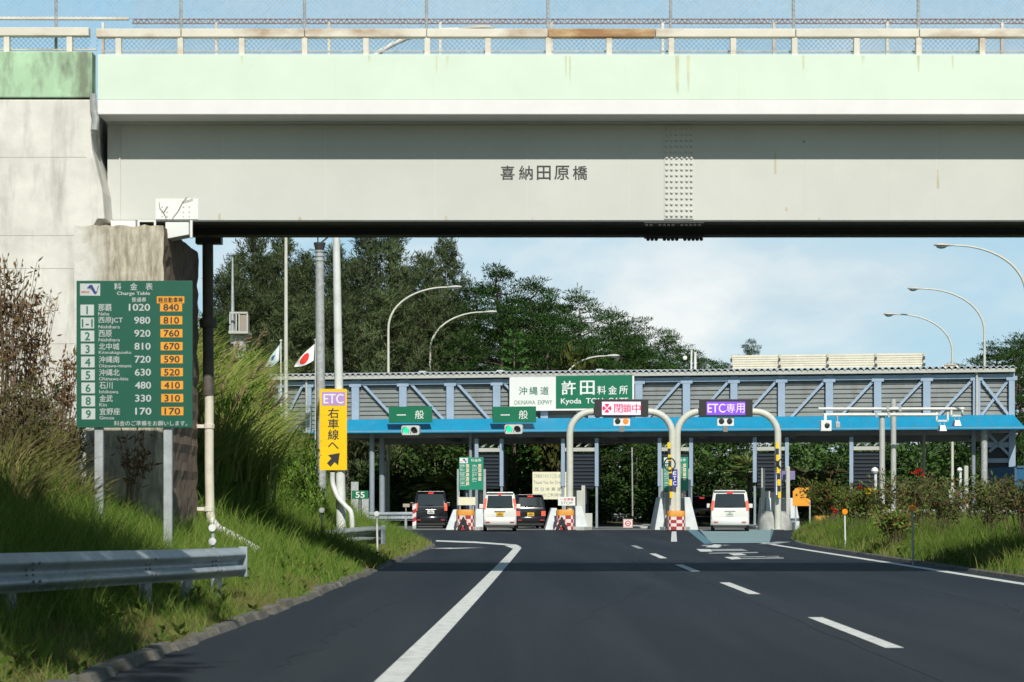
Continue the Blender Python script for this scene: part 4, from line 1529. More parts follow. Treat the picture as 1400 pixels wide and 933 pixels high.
mb = MB()
mb.prism(round_poly(wx(437, EY), wx(474.3, EY), wz(643, EY), wz(532, EY), .03), EY, EY + .03)
build(mb, "panel", SIGNY, es)
mb = MB()
q = EY - .004
mb.use(SIGNP).quad((wx(440, EY), q, wz(554.5, EY)), (wx(472, EY), q, wz(554.5, EY)), (wx(472, EY), q, wz(536, EY)), (wx(440, EY), q, wz(536, EY)))
build(mb, "heading_plate", None, es)
mb = MB()
mb.use(SIGNW).text("ETC", wx(456, EY), wz(545.5, EY), q - .003, h=wz(539, EY) - wz(552, EY), w=wx(469.5, EY) - wx(442.5, EY), bold=0.025)
mb.use(TXTK)
for ch, pyc, hh in (("右", 565, 13.5), ("車", 579.5, 13), ("線", 594.5, 14)):
    mb.text(ch, wx(455.8, EY), wz(pyc, EY), q, h=hh / F * EY, w=14.6 / F * EY, bold=0.012)
mb.text("へ", wx(455.8, EY), wz(609.5, EY), q, h=9 / F * EY, w=14.5 / F * EY, bold=0.012)
ar = [(447, 633.5), (452, 638.5), (457.5, 632), (462.3, 636.5), (464.5, 619.5), (448.5, 622.5), (453, 627)]
mb.quad(*[(wx(a_, EY), q, wz(b_, EY)) for a_, b_ in ar])
build(mb, "lettering", None, es)
mb = MB()
for pyb in (550, 625):
    mb.box(wx(452, EY), wx(473, EY), EY + .03, EY + .12, wz(pyb, EY) - .03, wz(pyb, EY) + .03)
build(mb, "bracket", GALV, es)
cd = tag(build(MB().tube(smooth_path([at(454.5, 646, EY), at(455, 662, EY), at(462, 680, EY - .1), at(472, 692, EY - .15), at(480, 702, EY - .2), at(481.5, 728, EY - .2)], 26), 0.062, 10),
               "conduit_pipe", WHITEPOLE, origin=at(481, 728, EY), smooth=True), "bent grey conduit pipe dropping from the yellow sign to the bank", "pipe")

# km post
KY = 58.0
k = thing("kilometre_sign", (wx(492, KY), KY, float(ground_z(wx(492, KY), KY))), "small green kilometre plate reading 55 on a thin post", "sign")
mb = MB()
mb.box(wx(481, KY), wx(503.5, KY), KY, KY + .02, wz(682.5, KY), wz(671, KY))
build(mb, "panel", SIGNG, k)
mb = MB()
mb.text("55", wx(492.3, KY), wz(676.8, KY), KY - .004, h=8 / F * KY, w=12 / F * KY, bold=0.02)
build(mb, "number", SIGNW, k)
mb = MB()
mb.tube([(wx(492, KY), KY + .035, float(ground_z(wx(492, KY), KY)) - .1), (wx(492, KY), KY + .035, wz(672, KY))], 0.018, 8)
build(mb, "post", GALV, k)


# delineators
def delineator(px, py, Y, label, m, r=0.06, pm=SIGNW, base=None, double=False):
    x = wx(px, Y)
    gz = float(ground_z(x, Y)) - .05 if base is None else base
    t = thing("road_delineator", (x, Y, gz), label, "delineator", "round reflectors on thin posts")
    mb = MB()
    z = wz(py, Y)
    mb.tube([(x + .02, Y + .02, gz), (x, Y + .02, z)], 0.022, 8)
    build(mb, "post", pm, t, smooth=True)
    for dz in ((0, -.17) if double else (0,)):
        mb = MB()
        mb.lathe((x, Y - .03, z + dz), [(r * .9, 0.0), (r, .012), (r, .035), (r * .9, .045)], 18, "y")
        build(mb, "reflector", m, t, smooth=True)
    return t


delineator(440, 698, 44.0, "dark delineator seen from its back left of the conduit", GALV_DULL, .062, BLACKSTEEL)
delineator(515, 703, 43.6, "white reflector post above the end of the short curved rail", SIGNW, .062)
delineator(290.5, 722, 24.6, "white double reflector just above the end of the near guard rail", SIGNW, .048, GALV_DULL, double=True)
delineator(1155, 700, 54, "orange reflector post in sunlit grass at the tip of the right verge", ORANGE, .08, SIGNW)
delineator(1247.5, 695, 42, "orange reflector post in front of the dense reddish shrub", ORANGE, .07, GALV)

# balcony mast in the trees
MY = 72.0
ms = thing("lookout_mast", (wx(318, MY), MY, 3), "thin lattice mast rising from a small railed platform among the trees", "mast")
mb = MB()
mb.tube([at(318, 470, MY), at(318, 352, MY)], [.08, .03], 6)
mb.tube([at(316.5, 456, MY), at(318, 400, MY)], .02, 4)
mb.tube([at(321, 456, MY), at(318, 400, MY)], .02, 4)
build(mb, "mast_pole", GALV, ms)
mb = MB()
mb.box(wx(314.5, MY), wx(341, MY), MY - .4, MY + .6, wz(457.5, MY), wz(454, MY))
build(mb, "platform", TRIM, ms)
mb = MB()
mb.box(wx(316, MY), wx(340.5, MY), MY - .4, MY - .36, wz(430.5, MY), wz(428, MY))
for pxp in (316.5, 325, 329, 340):
    mb.box(wx(pxp, MY) - .025, wx(pxp, MY) + .025, MY - .4, MY - .36, wz(454, MY), wz(430, MY))
build(mb, "railing", TRIM, ms)
mb = MB()
mb.box(wx(330, MY), wx(339.5, MY), MY - .35, MY + .3, wz(453.5, MY), wz(431, MY))
build(mb, "cabinet", mat("taupe_panel", (0.32, 0.28, 0.23), 0.7), ms)
mb = MB()
mb.box(wx(320, MY), wx(336, MY), MY - .1, MY + .3, 2.0, wz(457.6, MY))
build(mb, "support", CONC, ms)

# ------------------------------------------------------------------ toll gate building
# the gate stands turned a little, its right end nearer; it is laid out straight and then turned about a point
GTH = R(10)
GPX, GPY = wx(887, 101.0), 101.0
GC, GS = math.cos(GTH), math.sin(GTH)


def gx(px, Y):
    k, dy = (px - CX) / F, Y - GPY
    return GPX + (k * GPY + k * dy * GC - GPX - dy * GS) / (GC + k * GS)


def gz(py, px, Y):
    return CAMH + (HY - py) / F * (GPY - (gx(px, Y) - GPX) * GS + (Y - GPY) * GC)


def gat(px, py, Y):
    return (gx(px, Y), Y, gz(py, px, Y))


before_gate = set(o.name for o in bpy.data.objects)
TY = 101.0
tz = lambda py: wz(py, TY)
txx = lambda px: gx(px, TY)
tb = thing("toll_gate_building", (7, 98, 0), "long toll gate overpass building with grey siding, pale blue truss and bright blue canopy", "toll gate")
bx0, bx1 = txx(372), txx(1387)
ZR = tz(506)
# corrugated roof
mb = MB()
per, amp = 0.305, 0.075
n = int((bx1 - bx0 + .2) / (per / 10))
yv = [TY - .55, TY + 1.2, TY + 3.4]
zoff = [0.0, .10, 0.0]
vs = []
for i in range(n + 1):
    x = bx0 - .1 + i * per / 10
    s_ = abs(math.sin(math.pi * x / per))
    for yy, zz in zip(yv, zoff):
        vs.append((x, yy, ZR - .16 + zz + s_ * amp * 2))
for i in range(n + 1):
    x = bx0 - .1 + i * per / 10
    s_ = abs(math.sin(math.pi * x / per))
    for yy, zz in zip(yv, zoff):
        vs.append((x, yy, ZR - .16 + zz + s_ * amp * 2 - .03))
o = (n + 1) * 3
fs = []
for i in range(n):
    for j in range(2):
        fs.append((i * 3 + j, (i + 1) * 3 + j, (i + 1) * 3 + j + 1, i * 3 + j + 1))
    fs.append((i * 3, o + i * 3, o + (i + 1) * 3, (i + 1) * 3))
mb.add(vs, fs)
build(mb, "roof", ROOFM, tb)
mb = MB()
mb.box(bx0, bx1, TY - .50, TY - .34, tz(515), tz(510))
build(mb, "gutter", TRIM, tb, bevel=.01)
# siding planks
mb = MB()
mb.use(SIDGAP).box(bx0, bx1, TY + .06, TY + .14, tz(590), tz(511))
mb.use(SIDING)
zc = tz(589)
while zc < tz(515):
    mb.add([(bx0, TY + .0, zc), (bx1, TY + .0, zc), (bx1, TY + .05, zc + .185), (bx0, TY + .05, zc + .185)], [(0, 1, 2, 3)])
    mb.add([(bx0, TY + .0, zc), (bx1, TY + .0, zc), (bx1, TY + .06, zc - .004), (bx0, TY + .06, zc - .004)], [(3, 2, 1, 0)])
    zc += .225
mb.box(bx1 - .03, bx1, TY, TY + 3.2, tz(589), tz(513))
mb.box(bx0, bx0 + .03, TY, TY + 3.2, tz(589), tz(513))
mb.box(bx0, bx1, TY + 3.1, TY + 3.2, tz(589), tz(513))
build(mb, "siding", None, tb)
# truss
yt0, yt1 = TY - .22, TY - .04
mb = MB()
mb.box(bx0, bx1, yt0 + .02, yt1, tz(523), tz(517))
build(mb, "top_chord", STEELB, tb)
mb = MB()
mb.box(bx0, bx1, yt0 + .02, yt1, tz(590), tz(584))
build(mb, "bottom_chord", STEELB, tb)
posts = [(382, 387), (419, 427), (482, 492), (547, 557), (611.5, 621.5), (675, 685), (740, 750), (805, 815), (869, 879), (934, 944), (999, 1008.5), (1064, 1073.5), (1129, 1139), (1195, 1205), (1262, 1272), (1330, 1340), (1379, 1387)]
for (a_, b_) in posts:
    mb = MB()
    mb.box(txx(a_), txx(b_), yt0, yt1 + .001, tz(584.5), tz(516.5))
    mb.box(txx(a_) - .12, txx(b_) + .12, yt0 - .012, yt0 - .001, tz(525.5), tz(520))
    build(mb, "truss_post", STEELB, tb)
braces = [((420, 517), (398, 560)), ((428, 517), (476, 575)), ((490, 518), (543, 575)), ((556, 518), (608, 575)), ((620, 518), (671, 575)), ((684, 518), (737, 575)), ((749, 518), (801, 575)),
          ((872, 518), (819, 575)), ((935, 518), (883, 575)), ((1000, 518), (948, 575)), ((1065, 518), (1013, 575)), ((1131, 518), (1078, 575)), ((1197, 518), (1144, 575)), ((1264, 518), (1210, 575)), ((1331, 518), (1277, 575)),
          ((1340, 518), (1379, 568)), ((1380, 518), (1342, 568))]
for i, (a_, b_) in enumerate(braces):
    mb = MB()
    dy = .035 if i == len(braces) - 1 else 0
    A, B = gat(a_[0], a_[1], TY), gat(b_[0], b_[1], TY)
    mb.bar((A[0], TY - .14 + dy, A[2]), (B[0], TY - .14 + dy, B[2]), .13, .03)
    build(mb, "truss_brace", STEELB, tb)
for pxp in (421, 1335):
    mb = MB()
    mb.tube([(txx(pxp), TY - .29, tz(511)), (txx(pxp), TY - .29, tz(590))], .06, 10)
    build(mb, "downpipe", TRIM, tb, smooth=True)
# canopy fascia: ribbed blue sheet sloping outwards
CY0, CY1 = 98.2, 99.6
cx0, cx1 = gx(425, CY0), gx(1402, CY0)
zt0, zb0 = wz(571, CY1), wz(588.5, CY0)
mb = MB()
nr = 860
vs, fs = [], []
for i in range(nr + 1):
    t = i / nr
    d = 0.012 if i % 2 else 0.0
    xb_ = cx0 + (cx1 - cx0) * t
    xt_ = cx0 + .55 + (cx1 - cx0 - 1.0) * t
    vs += [(xb_, CY0 + d, zb0), (xt_, CY1 + d, zt0)]
fs = [(2 * i, 2 * i + 2, 2 * i + 3, 2 * i + 1) for i in range(nr)]
mb.add(vs, fs)
for xs_, xt_ in ((cx0, cx0 + .55), (cx1, cx1 - .45)):
    v_ = [(xs_, CY0, zb0), (xs_, 111, zb0), (xt_, 109.6, zt0), (xt_, CY1, zt0)]
    mb.add(v_, [(0, 3, 2, 1)] if xs_ == cx0 else [(0, 1, 2, 3)])
mb.add([(cx0, 111, zb0), (cx1, 111, zb0), (cx1 - .45, 109.6, zt0), (cx0 + .55, 109.6, zt0)], [(3, 2, 1, 0)])
mb.box(cx0, cx1, CY0 - .012, CY0 + .03, zb0 - .05, zb0 - .002)
build(mb, "canopy_fascia", CANOPY, tb)
mb = MB()
mb.add([(cx0 + .55, CY1, zt0), (cx1 - .45, CY1, zt0), (cx1 - .45, 109.6, zt0), (cx0 + .55, 109.6, zt0)], [(0, 1, 2, 3)])
build(mb, "canopy_roof", ROOFM, tb)
mb = MB()
mb.use(mat("canopy_soffit", (0.26, 0.29, 0.31), 0.7, 0, 0.15, 1.5))
mb.box(cx0 + .05, cx1 - .05, CY0 + .05, 110.8, zb0 + .01, zb0 + .05)
mb.box(cx0 + .6, gx(1355, 100), 99.9, 100.3, wz(597, 100), zb0 + .005)
mb.box(cx0 + .6, cx1 - .6, 108.0, 108.4, zb0 - .35, zb0 + .005)
for i in range(8):
    x = cx0 + 1.0 + i * 4.6
    mb.box(x, x + .2, 100.31, 107.99, zb0 - .25, zb0 + .005)
build(mb, "soffit", None, tb)
# columns
for (px0, px1, Y, pm) in ((505, 512, 99.3, STEELB2), (518.5, 526, 100.6, STEELB2), (641, 645.5, 99.2, STEELB2), (647, 653, 100.4, STEELB2), (1328, 1334, 99.6, STEELB2), (1341, 1350, 98.9, GALV_DULL)):
    mb = MB()
    r_ = (gx(px1, Y) - gx(px0, Y)) / 2
    c = gx((px0 + px1) / 2, Y)
    mb.tube([(c, Y, 0), (c, Y, zb0 - .02)], r_, 14)
    mb.tube([(c, Y, 0), (c, Y, .12)], r_ * 1.6, 14)
    build(mb, "column", pm, tb, smooth=True)
# stair shafts dropping to each island
for (pa, pb) in ((652, 686), (770, 816), (902, 945), (1032, 1076), (1164, 1206)):
    Y = 98.9
    mb = MB()
    for pxp in (pa, pb):
        x = gx(pxp, Y)
        mb.use(STEELB).box(x - .09, x + .09, Y - .1, Y + .1, wz(665, Y) if pa != 1032 else wz(660, Y), zb0 - .36)
        mb.use(STEELB2).box(x - .055, x + .055, Y - .06, Y + .06, 0.0, wz(665, Y))
    sh = build(mb, "stair_frame", None, tb)
    mb = MB()
    mb.use(TRIM).box(gx(pa, Y) + .1, gx(pb, Y) - .1, Y - .06, Y + .06, wz(617, Y), wz(612, Y))
    mb.use(GALV_DULL)
    for kk in range(3):
        xx = gx(pa, Y) + .25 + kk * .42
        mb.bar((xx, Y, wz(611, Y)), (xx + .25, Y, wz(606, Y)), .06, .06)
    build(mb, "stair_header", None, sh)
    mb = MB()
    mb.use(LOUV).box(gx(pa, Y) + .12, gx(pb, Y) - .12, Y + .1, Y + 2.4, wz(668, Y), wz(619, Y))
    mb.use(mat("louvre_edge", (0.03, 0.04, 0.055), 0.4))
    for kk in range(9):
        z = wz(664 - kk * 5, Y)
        mb.add([(gx(pa, Y) + .14, Y + .04, z), (gx(pb, Y) - .14, Y + .04, z), (gx(pb, Y) - .14, Y + .1, z + .06), (gx(pa, Y) + .14, Y + .1, z + .06)], [(0, 1, 2, 3)])
    build(mb, "stair_louvre", None, sh)
# end stair tower with X bracing under the right end
mb = MB()
Y = 101.0
mb.box(gx(1379, Y), gx(1388, Y), Y - .2, Y + .1, 0, tz(590))
mb.box(gx(1340, Y), gx(1381, Y), Y - .12, Y, gz(612, 1365, Y), gz(605, 1365, Y))
mb.box(gx(1350, Y), gx(1388, Y), Y - .12, Y, gz(633, 1365, Y), gz(627, 1365, Y))
for (a_, b_) in (((1351, 594), (1382, 625)), ((1383, 592), (1352, 618))):
    A, B = gat(a_[0], a_[1], Y), gat(b_[0], b_[1], Y)
    mb.bar((A[0], Y - .16, A[2]), (B[0], Y - .16, B[2]), .13, .03)
ef = build(mb, "end_stair_frame", STEELB, tb)
mb = MB()
mb.use(SIDING).box(gx(1352, Y), gx(1379, Y), Y + .05, Y + .1, gz(604, 1365, Y), gz(592, 1365, Y))
mb.use(LOUV).box(gx(1352, Y), gx(1379, Y), Y + .05, Y + 2.6, gz(640, 1365, Y), gz(612.5, 1365, Y))
mb.use(mat("beige_cladding", (0.40, 0.39, 0.33), 0.7)).box(gx(1352, Y), gx(1380, Y), Y - .02, Y + 2.6, 0, gz(640.5, 1365, Y))
build(mb, "end_stair_wall", None, ef)

# slatted cream screen on the roof
sc = thing("roof_screen", (gx(1131, 104), 104, ZR), "cream slatted screen in four bays standing on the toll gate roof", "screen")
for i in range(4):
    Y = 103.6
    x0, x1 = gx(1000 + i * 65.8, Y), gx(1000 + (i + 1) * 65.8, Y)
    mb = MB()
    zc = gz(503, 1131, Y)
    dz = (gz(484, 1131, Y) - zc) / 6
    for k_ in range(6):
        mb.box(x0 + .03, x1 - .03, Y, Y + .04, zc + k_ * dz, zc + (k_ + 1) * dz - .02)
    mb.box(x0 + .04, x1 - .04, Y + .041, Y + .06, zc, gz(484, 1131, Y) - .03)
    build(mb, "slat_bay", CREAMP, sc)
for i in range(5):
    x = gx(1000 + i * 65.8, 103.6)
    mb = MB()
    mb.use(TRIM).box(x - .04, x + .04, 103.52, 103.59, ZR - .12, gz(484, 1131, 103.6))
    mb.bar((x, 103.6, gz(486, 1131, 103.6)), (x, 104.4, ZR - .05), .06, .06)
    mb.use(BLACKSTEEL).box(x - .07, x + .07, 103.45, 103.51, gz(502, 1131, 103.6), gz(498.5, 1131, 103.6))
    mb.box(x - .05, x + .05, 103.47, 103.51, gz(493, 1131, 103.6), gz(489, 1131, 103.6))
    build(mb, "screen_post", None, sc)
an = thing("roof_antenna", (gx(946, 103), 103, ZR), "twin white antenna stubs with a round dish on the roof right of the name board", "antenna")
mb = MB()
mb.tube([gat(945, 506, 103), gat(945.5, 479, 103)], .05, 8)
mb.tube([gat(950.5, 506, 103), gat(950.5, 482, 103)], .07, 8)
build(mb, "antenna_mast", WHITEPOLE, an, smooth=True)
mb = MB()
mb.lathe(gat(936.5, 489.5, 102.9), [(.05, .1), (.10, .04), (.11, 0.0), (.04, -.04)], 14, "y")
build(mb, "dish", SIGNW, an, smooth=True)
mb = MB()
mb.box(gx(932, 103), gx(962, 103), 102.6, 103.4, ZR - .06, ZR + .0)
build(mb, "antenna_base", TRIM, an)
hv = thing("roof_vent", (gx(12103, 102), 102, ZR), "flat cream vent hood on the roof in front of the lowest lamp", "vent")
mb = MB()
mb.frustum((gx(1287, 102), gx(1311, 102), 101.6, 102.5, ZR - .04), (gx(1289, 102), gx(1309, 102), 101.7, 102.4, ZR + .1))
build(mb, "vent_body", CREAMP, hv)
mb = MB()
mb.box(gx(1291, 102), gx(1307, 102), 101.6, 102.5, ZR + .101, ZR + .15)
build(mb, "vent_cap", mat("pinkish_cap", (0.55, 0.42, 0.36), 0.7), hv)
for pxp, lb in ((573, "small ridge hatch on the roof above the left general lane sign"), (680, "small ridge hatch on the roof just left of the name board"), (817, "small ridge hatch on the roof above the name board")):
    mb = MB()
    mb.frustum((txx(pxp - 6), txx(pxp + 6), TY + .6, TY + 1.4, ZR - .03), (txx(pxp - 4), txx(pxp + 4), TY + .7, TY + 1.3, ZR + .13))
    tag(build(mb, "roof_hatch", ROOFM, origin=(txx(pxp), TY + 1, ZR)), lb, "roof hatch", "roof hatches")

# name board
NY = 100.5
ns = thing("toll_gate_name_board", (gx(782, NY), NY, 5.6), "wide white and green name board reading Kyoda toll gate on the truss", "sign")
mb = MB()
mb.box(gx(696.5, NY), gx(867, NY), NY, NY + .1, gz(561.5, 782, NY), gz(512.5, 782, NY))
build(mb, "board", SIGNW, ns, bevel=.01)
mb = MB()
y_ = NY - .003
mb.quad((gx(760, NY), y_, gz(559, 782, NY)), (gx(864.5, NY), y_, gz(559, 782, NY)), (gx(864.5, NY), y_, gz(514, 782, NY)), (gx(760, NY), y_, gz(514, 782, NY)))
build(mb, "green_field", SIGNG, ns)
mb = MB()
mb.use(TXTG)
for ch, pxc in zip("沖縄道", (715, 729.5, 744.5)):
    mb.text(ch, gx(pxc, NY), gz(534, 782, NY), y_ - .003, h=11 / F * NY, w=11.5 / F * NY, bold=.01)
mb.text("OKINAWA  EXPWY", gx(729, NY), gz(550, 782, NY), y_ - .003, h=6 / F * NY, w=53 / F * NY, bold=0.0)
mb.use(SIGNW)
for ch, pxc in zip("許田", (777.5, 803)):
    mb.text(ch, gx(pxc, NY), gz(530.5, 782, NY), y_ - .004, h=19 / F * NY, w=19.5 / F * NY, bold=.018)
for ch, pxc in zip("料金所", (822.5, 837.5, 852.5)):
    mb.text(ch, gx(pxc, NY), gz(534, 782, NY), y_ - .004, h=11.5 / F * NY, w=11.5 / F * NY, bold=.014)
mb.text("Kyoda  TOLL GATE", gx(767, NY), gz(549.5, 782, NY), y_ - .004, h=9.5 / F * NY, w=93 / F * NY, bold=.016, align="l")
build(mb, "lettering", None, ns)
mb = MB()
for pxp in (720, 760, 840):
    mb.box(gx(pxp, NY) - .04, gx(pxp, NY) + .04, NY + .1, NY + .25, gz(556, 782, NY), gz(552, 782, NY))
build(mb, "hanger", TRIM, ns)


# general lane signs with their signals
def two_lamp_signal(pxc, pyc, Y, cols, label, w=24.5, h=13.0):
    t = thing("lane_signal", gat(pxc, pyc, Y), label, "signal", "two lamp lane signals")
    mb = MB()
    mb.prism(round_poly(gx(pxc - w / 2, Y), gx(pxc + w / 2, Y), gz(pyc + h / 2, pxc, Y), gz(pyc - h / 2, pxc, Y), .10), Y, Y + .25)
    build(mb, "housing", SIGBODY, t)
    for s_, c in zip((-1, 1), cols):
        x, z = gx(pxc + s_ * w * .235, Y), gz(pyc, pxc, Y)
        mb = MB()
        mb.lathe((x, Y - .02, z), [(.06, -.02), (.135, -.01), (.155, .019)], 20, "y")
        ln = build(mb, "signal_lens", c, t, smooth=True)
        mb = MB()
        n = 14
        vs, fs = [], []
        for k_ in range(n + 1):
            an_ = R(-20 + 220 * k_ / n)
            for (rr, yy) in ((.17, 0), (.165, -.16 - .08 * math.sin(max(0, math.sin(an_))))):
                vs.append((x + rr * math.cos(an_), Y - .002 + yy, z + rr * math.sin(an_)))
        fs = [(2 * k_, 2 * k_ + 1, 2 * k_ + 3, 2 * k_ + 2) for k_ in range(n)]
        mb.add(vs, fs)
        build(mb, "visor", SIGBODY, ln)
    return t


def general_sign(pxc, label):
    Y = 98.06
    t = thing("lane_type_sign", gat(pxc, 567, Y), label, "sign", "green general lane signs")
    mb = MB()
    mb.box(gx(pxc - 29.5, Y), gx(pxc + 29.5, Y), Y, Y + .10, gz(578, pxc, Y), gz(556, pxc, Y))
    build(mb, "panel", SIGNG, t, bevel=.012)
    mb = MB()
    mb.box(gx(pxc - 18.5, Y), gx(pxc - 6, Y), Y - .006, Y - .002, gz(568.2, pxc, Y), gz(566.8, pxc, Y))
    mb.text("般", gx(pxc + 12.5, Y), gz(567.2, pxc, Y), Y - .004, h=12 / F * Y, w=12.5 / F * Y, bold=.004)
    build(mb, "lettering", SIGNW, t)
    mb = MB()
    for dx in (-20, 20):
        mb.box(gx(pxc + dx, Y) - .03, gx(pxc + dx, Y) + .03, Y + .1, Y + .4, gz(572, pxc, Y), gz(569, pxc, Y))
    build(mb, "hanger", TRIM, t)


general_sign(561, "left green general lane sign above the black van's lane")
general_sign(703, "right green general lane sign overlapping the white name board")
two_lamp_signal(561, 588.5, 97.9, (SIGGREEN, LENSK), "green lit signal under the left general lane sign")
two_lamp_signal(702, 587, 97.9, (SIGGREEN, LENSK), "green lit signal under the right general lane sign")

for o in [o for o in bpy.data.objects if o.name not in before_gate and o.parent is None]:
    dx, dy = o.location.x - GPX, o.location.y - GPY
    o.location.x, o.location.y = GPX + dx * GC + dy * GS, GPY - dx * GS + dy * GC
    o.rotation_euler = (0, 0, -GTH)


# pipe gantries with LED boards
def gantry(pa, pb, label, top=563, leg_bottom=0.0):
    Y = 91.6
    t = thing("pipe_gantry", (wx((pa + pb) / 2, Y), Y, 0), label, "gantry", "white pipe lane gantries")
    mb = MB()
    xa, xb, zt2 = wx(pa, Y), wx(pb, Y), wz(top, Y)
    r_ = .155
    rad = 1.05
    pts = [(xa, Y, leg_bottom)] + [(xa, Y, z) for z in np.linspace(.5, zt2 - rad, 4)]
    for k_ in range(1, 9):
        an_ = math.pi / 2 * k_ / 8
        pts.append((xa + rad * (1 - math.cos(an_)), Y, zt2 - rad + rad * math.sin(an_)))
    for k_ in range(0, 9):
        an_ = math.pi / 2 * k_ / 8
        pts.append((xb - rad + rad * math.sin(an_), Y, zt2 - rad + rad * math.cos(an_)))
    pts += [(xb, Y, z) for z in np.linspace(zt2 - rad - .3, .5, 4)] + [(xb, Y, leg_bottom)]
    mb.tube(pts, r_, 14)
    build(mb, "arch_pipe", LAMPP, t, smooth=True)
    mb = MB()
    for x in (xa, xb):
        mb.box(x - .3, x + .3, Y - .3, Y + .3, .02, .06)
    build(mb, "base_plate", GALV, t)


gantry(779, 919, "white pipe gantry arching over the closed middle lane")
gantry(926, 1063.5, "white pipe gantry arching over the purple ETC lane")


def led_board(pa, pb, label, screen, sx):
    Y = 91.2
    t = thing("led_lane_board", (wx((pa + pb) / 2, Y), Y, 4.9), label, "LED board", "black LED lane boards")
    mb = MB()
    mb.box(wx(pa, Y), wx(pb, Y), Y, Y + .25, wz(570, Y), wz(546, Y))
    build(mb, "housing", BLACKP, t, bevel=.015)
    mb = MB()
    mb.quad((wx(sx[0], Y), Y - .004, wz(567.5, Y)), (wx(sx[1], Y), Y - .004, wz(567.5, Y)), (wx(sx[1], Y), Y - .004, wz(549.5, Y)), (wx(sx[0], Y), Y - .004, wz(549.5, Y)))
    build(mb, "screen", screen, t)
    return t, Y


t, Y = led_board(813, 886.5, "LED board with red closed characters over the shut lane", LEDW, (823, 876))
mb = MB()
c = (wx(829.8, Y), Y - .008, wz(558.5, Y))
r_ = 6.2 / F * Y
for q_ in range(4):
    an_ = R(90 * q_)
    vs = [(c[0] + .02 * math.cos(an_), c[1], c[2] + .02 * math.sin(an_))]
    for k_ in range(7):
        bb = an_ + R(-34 + 68 * k_ / 6)
        vs.append((c[0] + r_ * math.cos(bb), c[1], c[2] + r_ * math.sin(bb)))
    mb.add(vs, [tuple(range(len(vs)))])
for ch, pxc in zip("閉鎖中", (845.5, 857.5, 870)):
    mb.text(ch, wx(pxc, Y), wz(558.5, Y), Y - .008, h=12 / F * Y, w=11.4 / F * Y, bold=.012)
build(mb, "lettering", LEDR, t)
t, Y = led_board(956.5, 1029, "LED board with purple ETC only screen over the open lane", LEDP, (966, 1019))
mb = MB()
mb.text("ETC", wx(979.5, Y), wz(558.3, Y), Y - .008, h=12 / F * Y, w=24 / F * Y, bold=.012)
for ch, pxc in zip("専用", (999, 1012)):
    mb.text(ch, wx(pxc, Y), wz(558.3, Y), Y - .008, h=12.5 / F * Y, w=11.8 / F * Y, bold=.004)
build(mb, "lettering", LEDL, t)


def box_signal(pxc, cols, label):
    Y = 91.3
    t = thing("lane_signal", at(pxc, 576.5, Y), label, "signal", "two lamp lane signals")
    mb = MB()
    mb.use(SIGNW).box(wx(pxc - 11.3, Y), wx(pxc + 11.3, Y), Y, Y + .2, wz(582.5, Y), wz(570.8, Y))
    build(mb, "housing", None, t, bevel=.01)
    for s_, c in zip((-1, 1), cols):
        mb = MB()
        mb.lathe((wx(pxc + s_ * 5.5, Y), Y - .03, wz(576.3, Y)), [(.05, -.02), (.11, -.01), (.135, .03)], 18, "y")
        build(mb, "signal_lens", c, t, smooth=True)
    mb = MB()
    mb.box(wx(pxc - 3.2, Y), wx(pxc + 3.2, Y), Y + .02, Y + .2, wz(590.5, Y), wz(583, Y))
    build(mb, "sensor_box", mat("grey_sensor", (0.2, 0.2, 0.19), 0.6), t)


box_signal(850, (LENSK, SIGAMBER), "white box signal with its orange lamp lit below the closed board")
box_signal(992, (LENSK, LENSK), "white box signal with both lamps dark below the purple board")


# ------------------------------------------------------------------ toll islands
def cushion(pxc, Y, label, py0=697.5, py1=723, half=12.5):
    t = thing("crash_cushion", (wx(pxc, Y), Y, 0), label, "crash cushion", "red and white chequered crash cushions")
    x0, x1 = wx(pxc - half, Y), wx(pxc + half, Y)
    z0, z1, zm = 0.02, wz(py0, Y), wz(py0 + 7.5, Y)
    mb = MB()
    n = 16
    cxm, rx, ry = (x0 + x1) / 2, (x1 - x0) / 2, .38
    def ring(z, s_=1.0):
        return [(cxm + rx * s_ * math.copysign(abs(math.cos(a_)) ** .5, math.cos(a_)), Y + .4 + ry * s_ * math.copysign(abs(math.sin(a_)) ** .5, math.sin(a_)), z) for a_ in np.linspace(0, 2 * math.pi, 33)[:-1]]
    rr = [ring(zm), ring(z1 - .05), ring(z1, .94), ring(z1 + .02, .6)]
    vs = sum(rr, [])
    mb.use(CUSHO).add(vs, [(i * 32 + k_, i * 32 + (k_ + 1) % 32, (i + 1) * 32 + (k_ + 1) % 32, (i + 1) * 32 + k_) for i in range(3) for k_ in range(32)] + [tuple(range(96, 128))])
    build(mb, "cushion_top", None, t, smooth=True)
    mb = MB()
    rows_ = 4
    zz = np.linspace(z0, zm - .003, rows_ + 1)
    for r_i in range(rows_):
        lo, hi = ring(zz[r_i]), ring(zz[r_i + 1])
        for k_ in range(32):
            mb.use(REDP if ((k_ // 2) + r_i) % 2 else PINKW)
            mb.quad(lo[k_], lo[(k_ + 1) % 32], hi[(k_ + 1) % 32], hi[k_])
    build(mb, "chequered_drum", None, t)


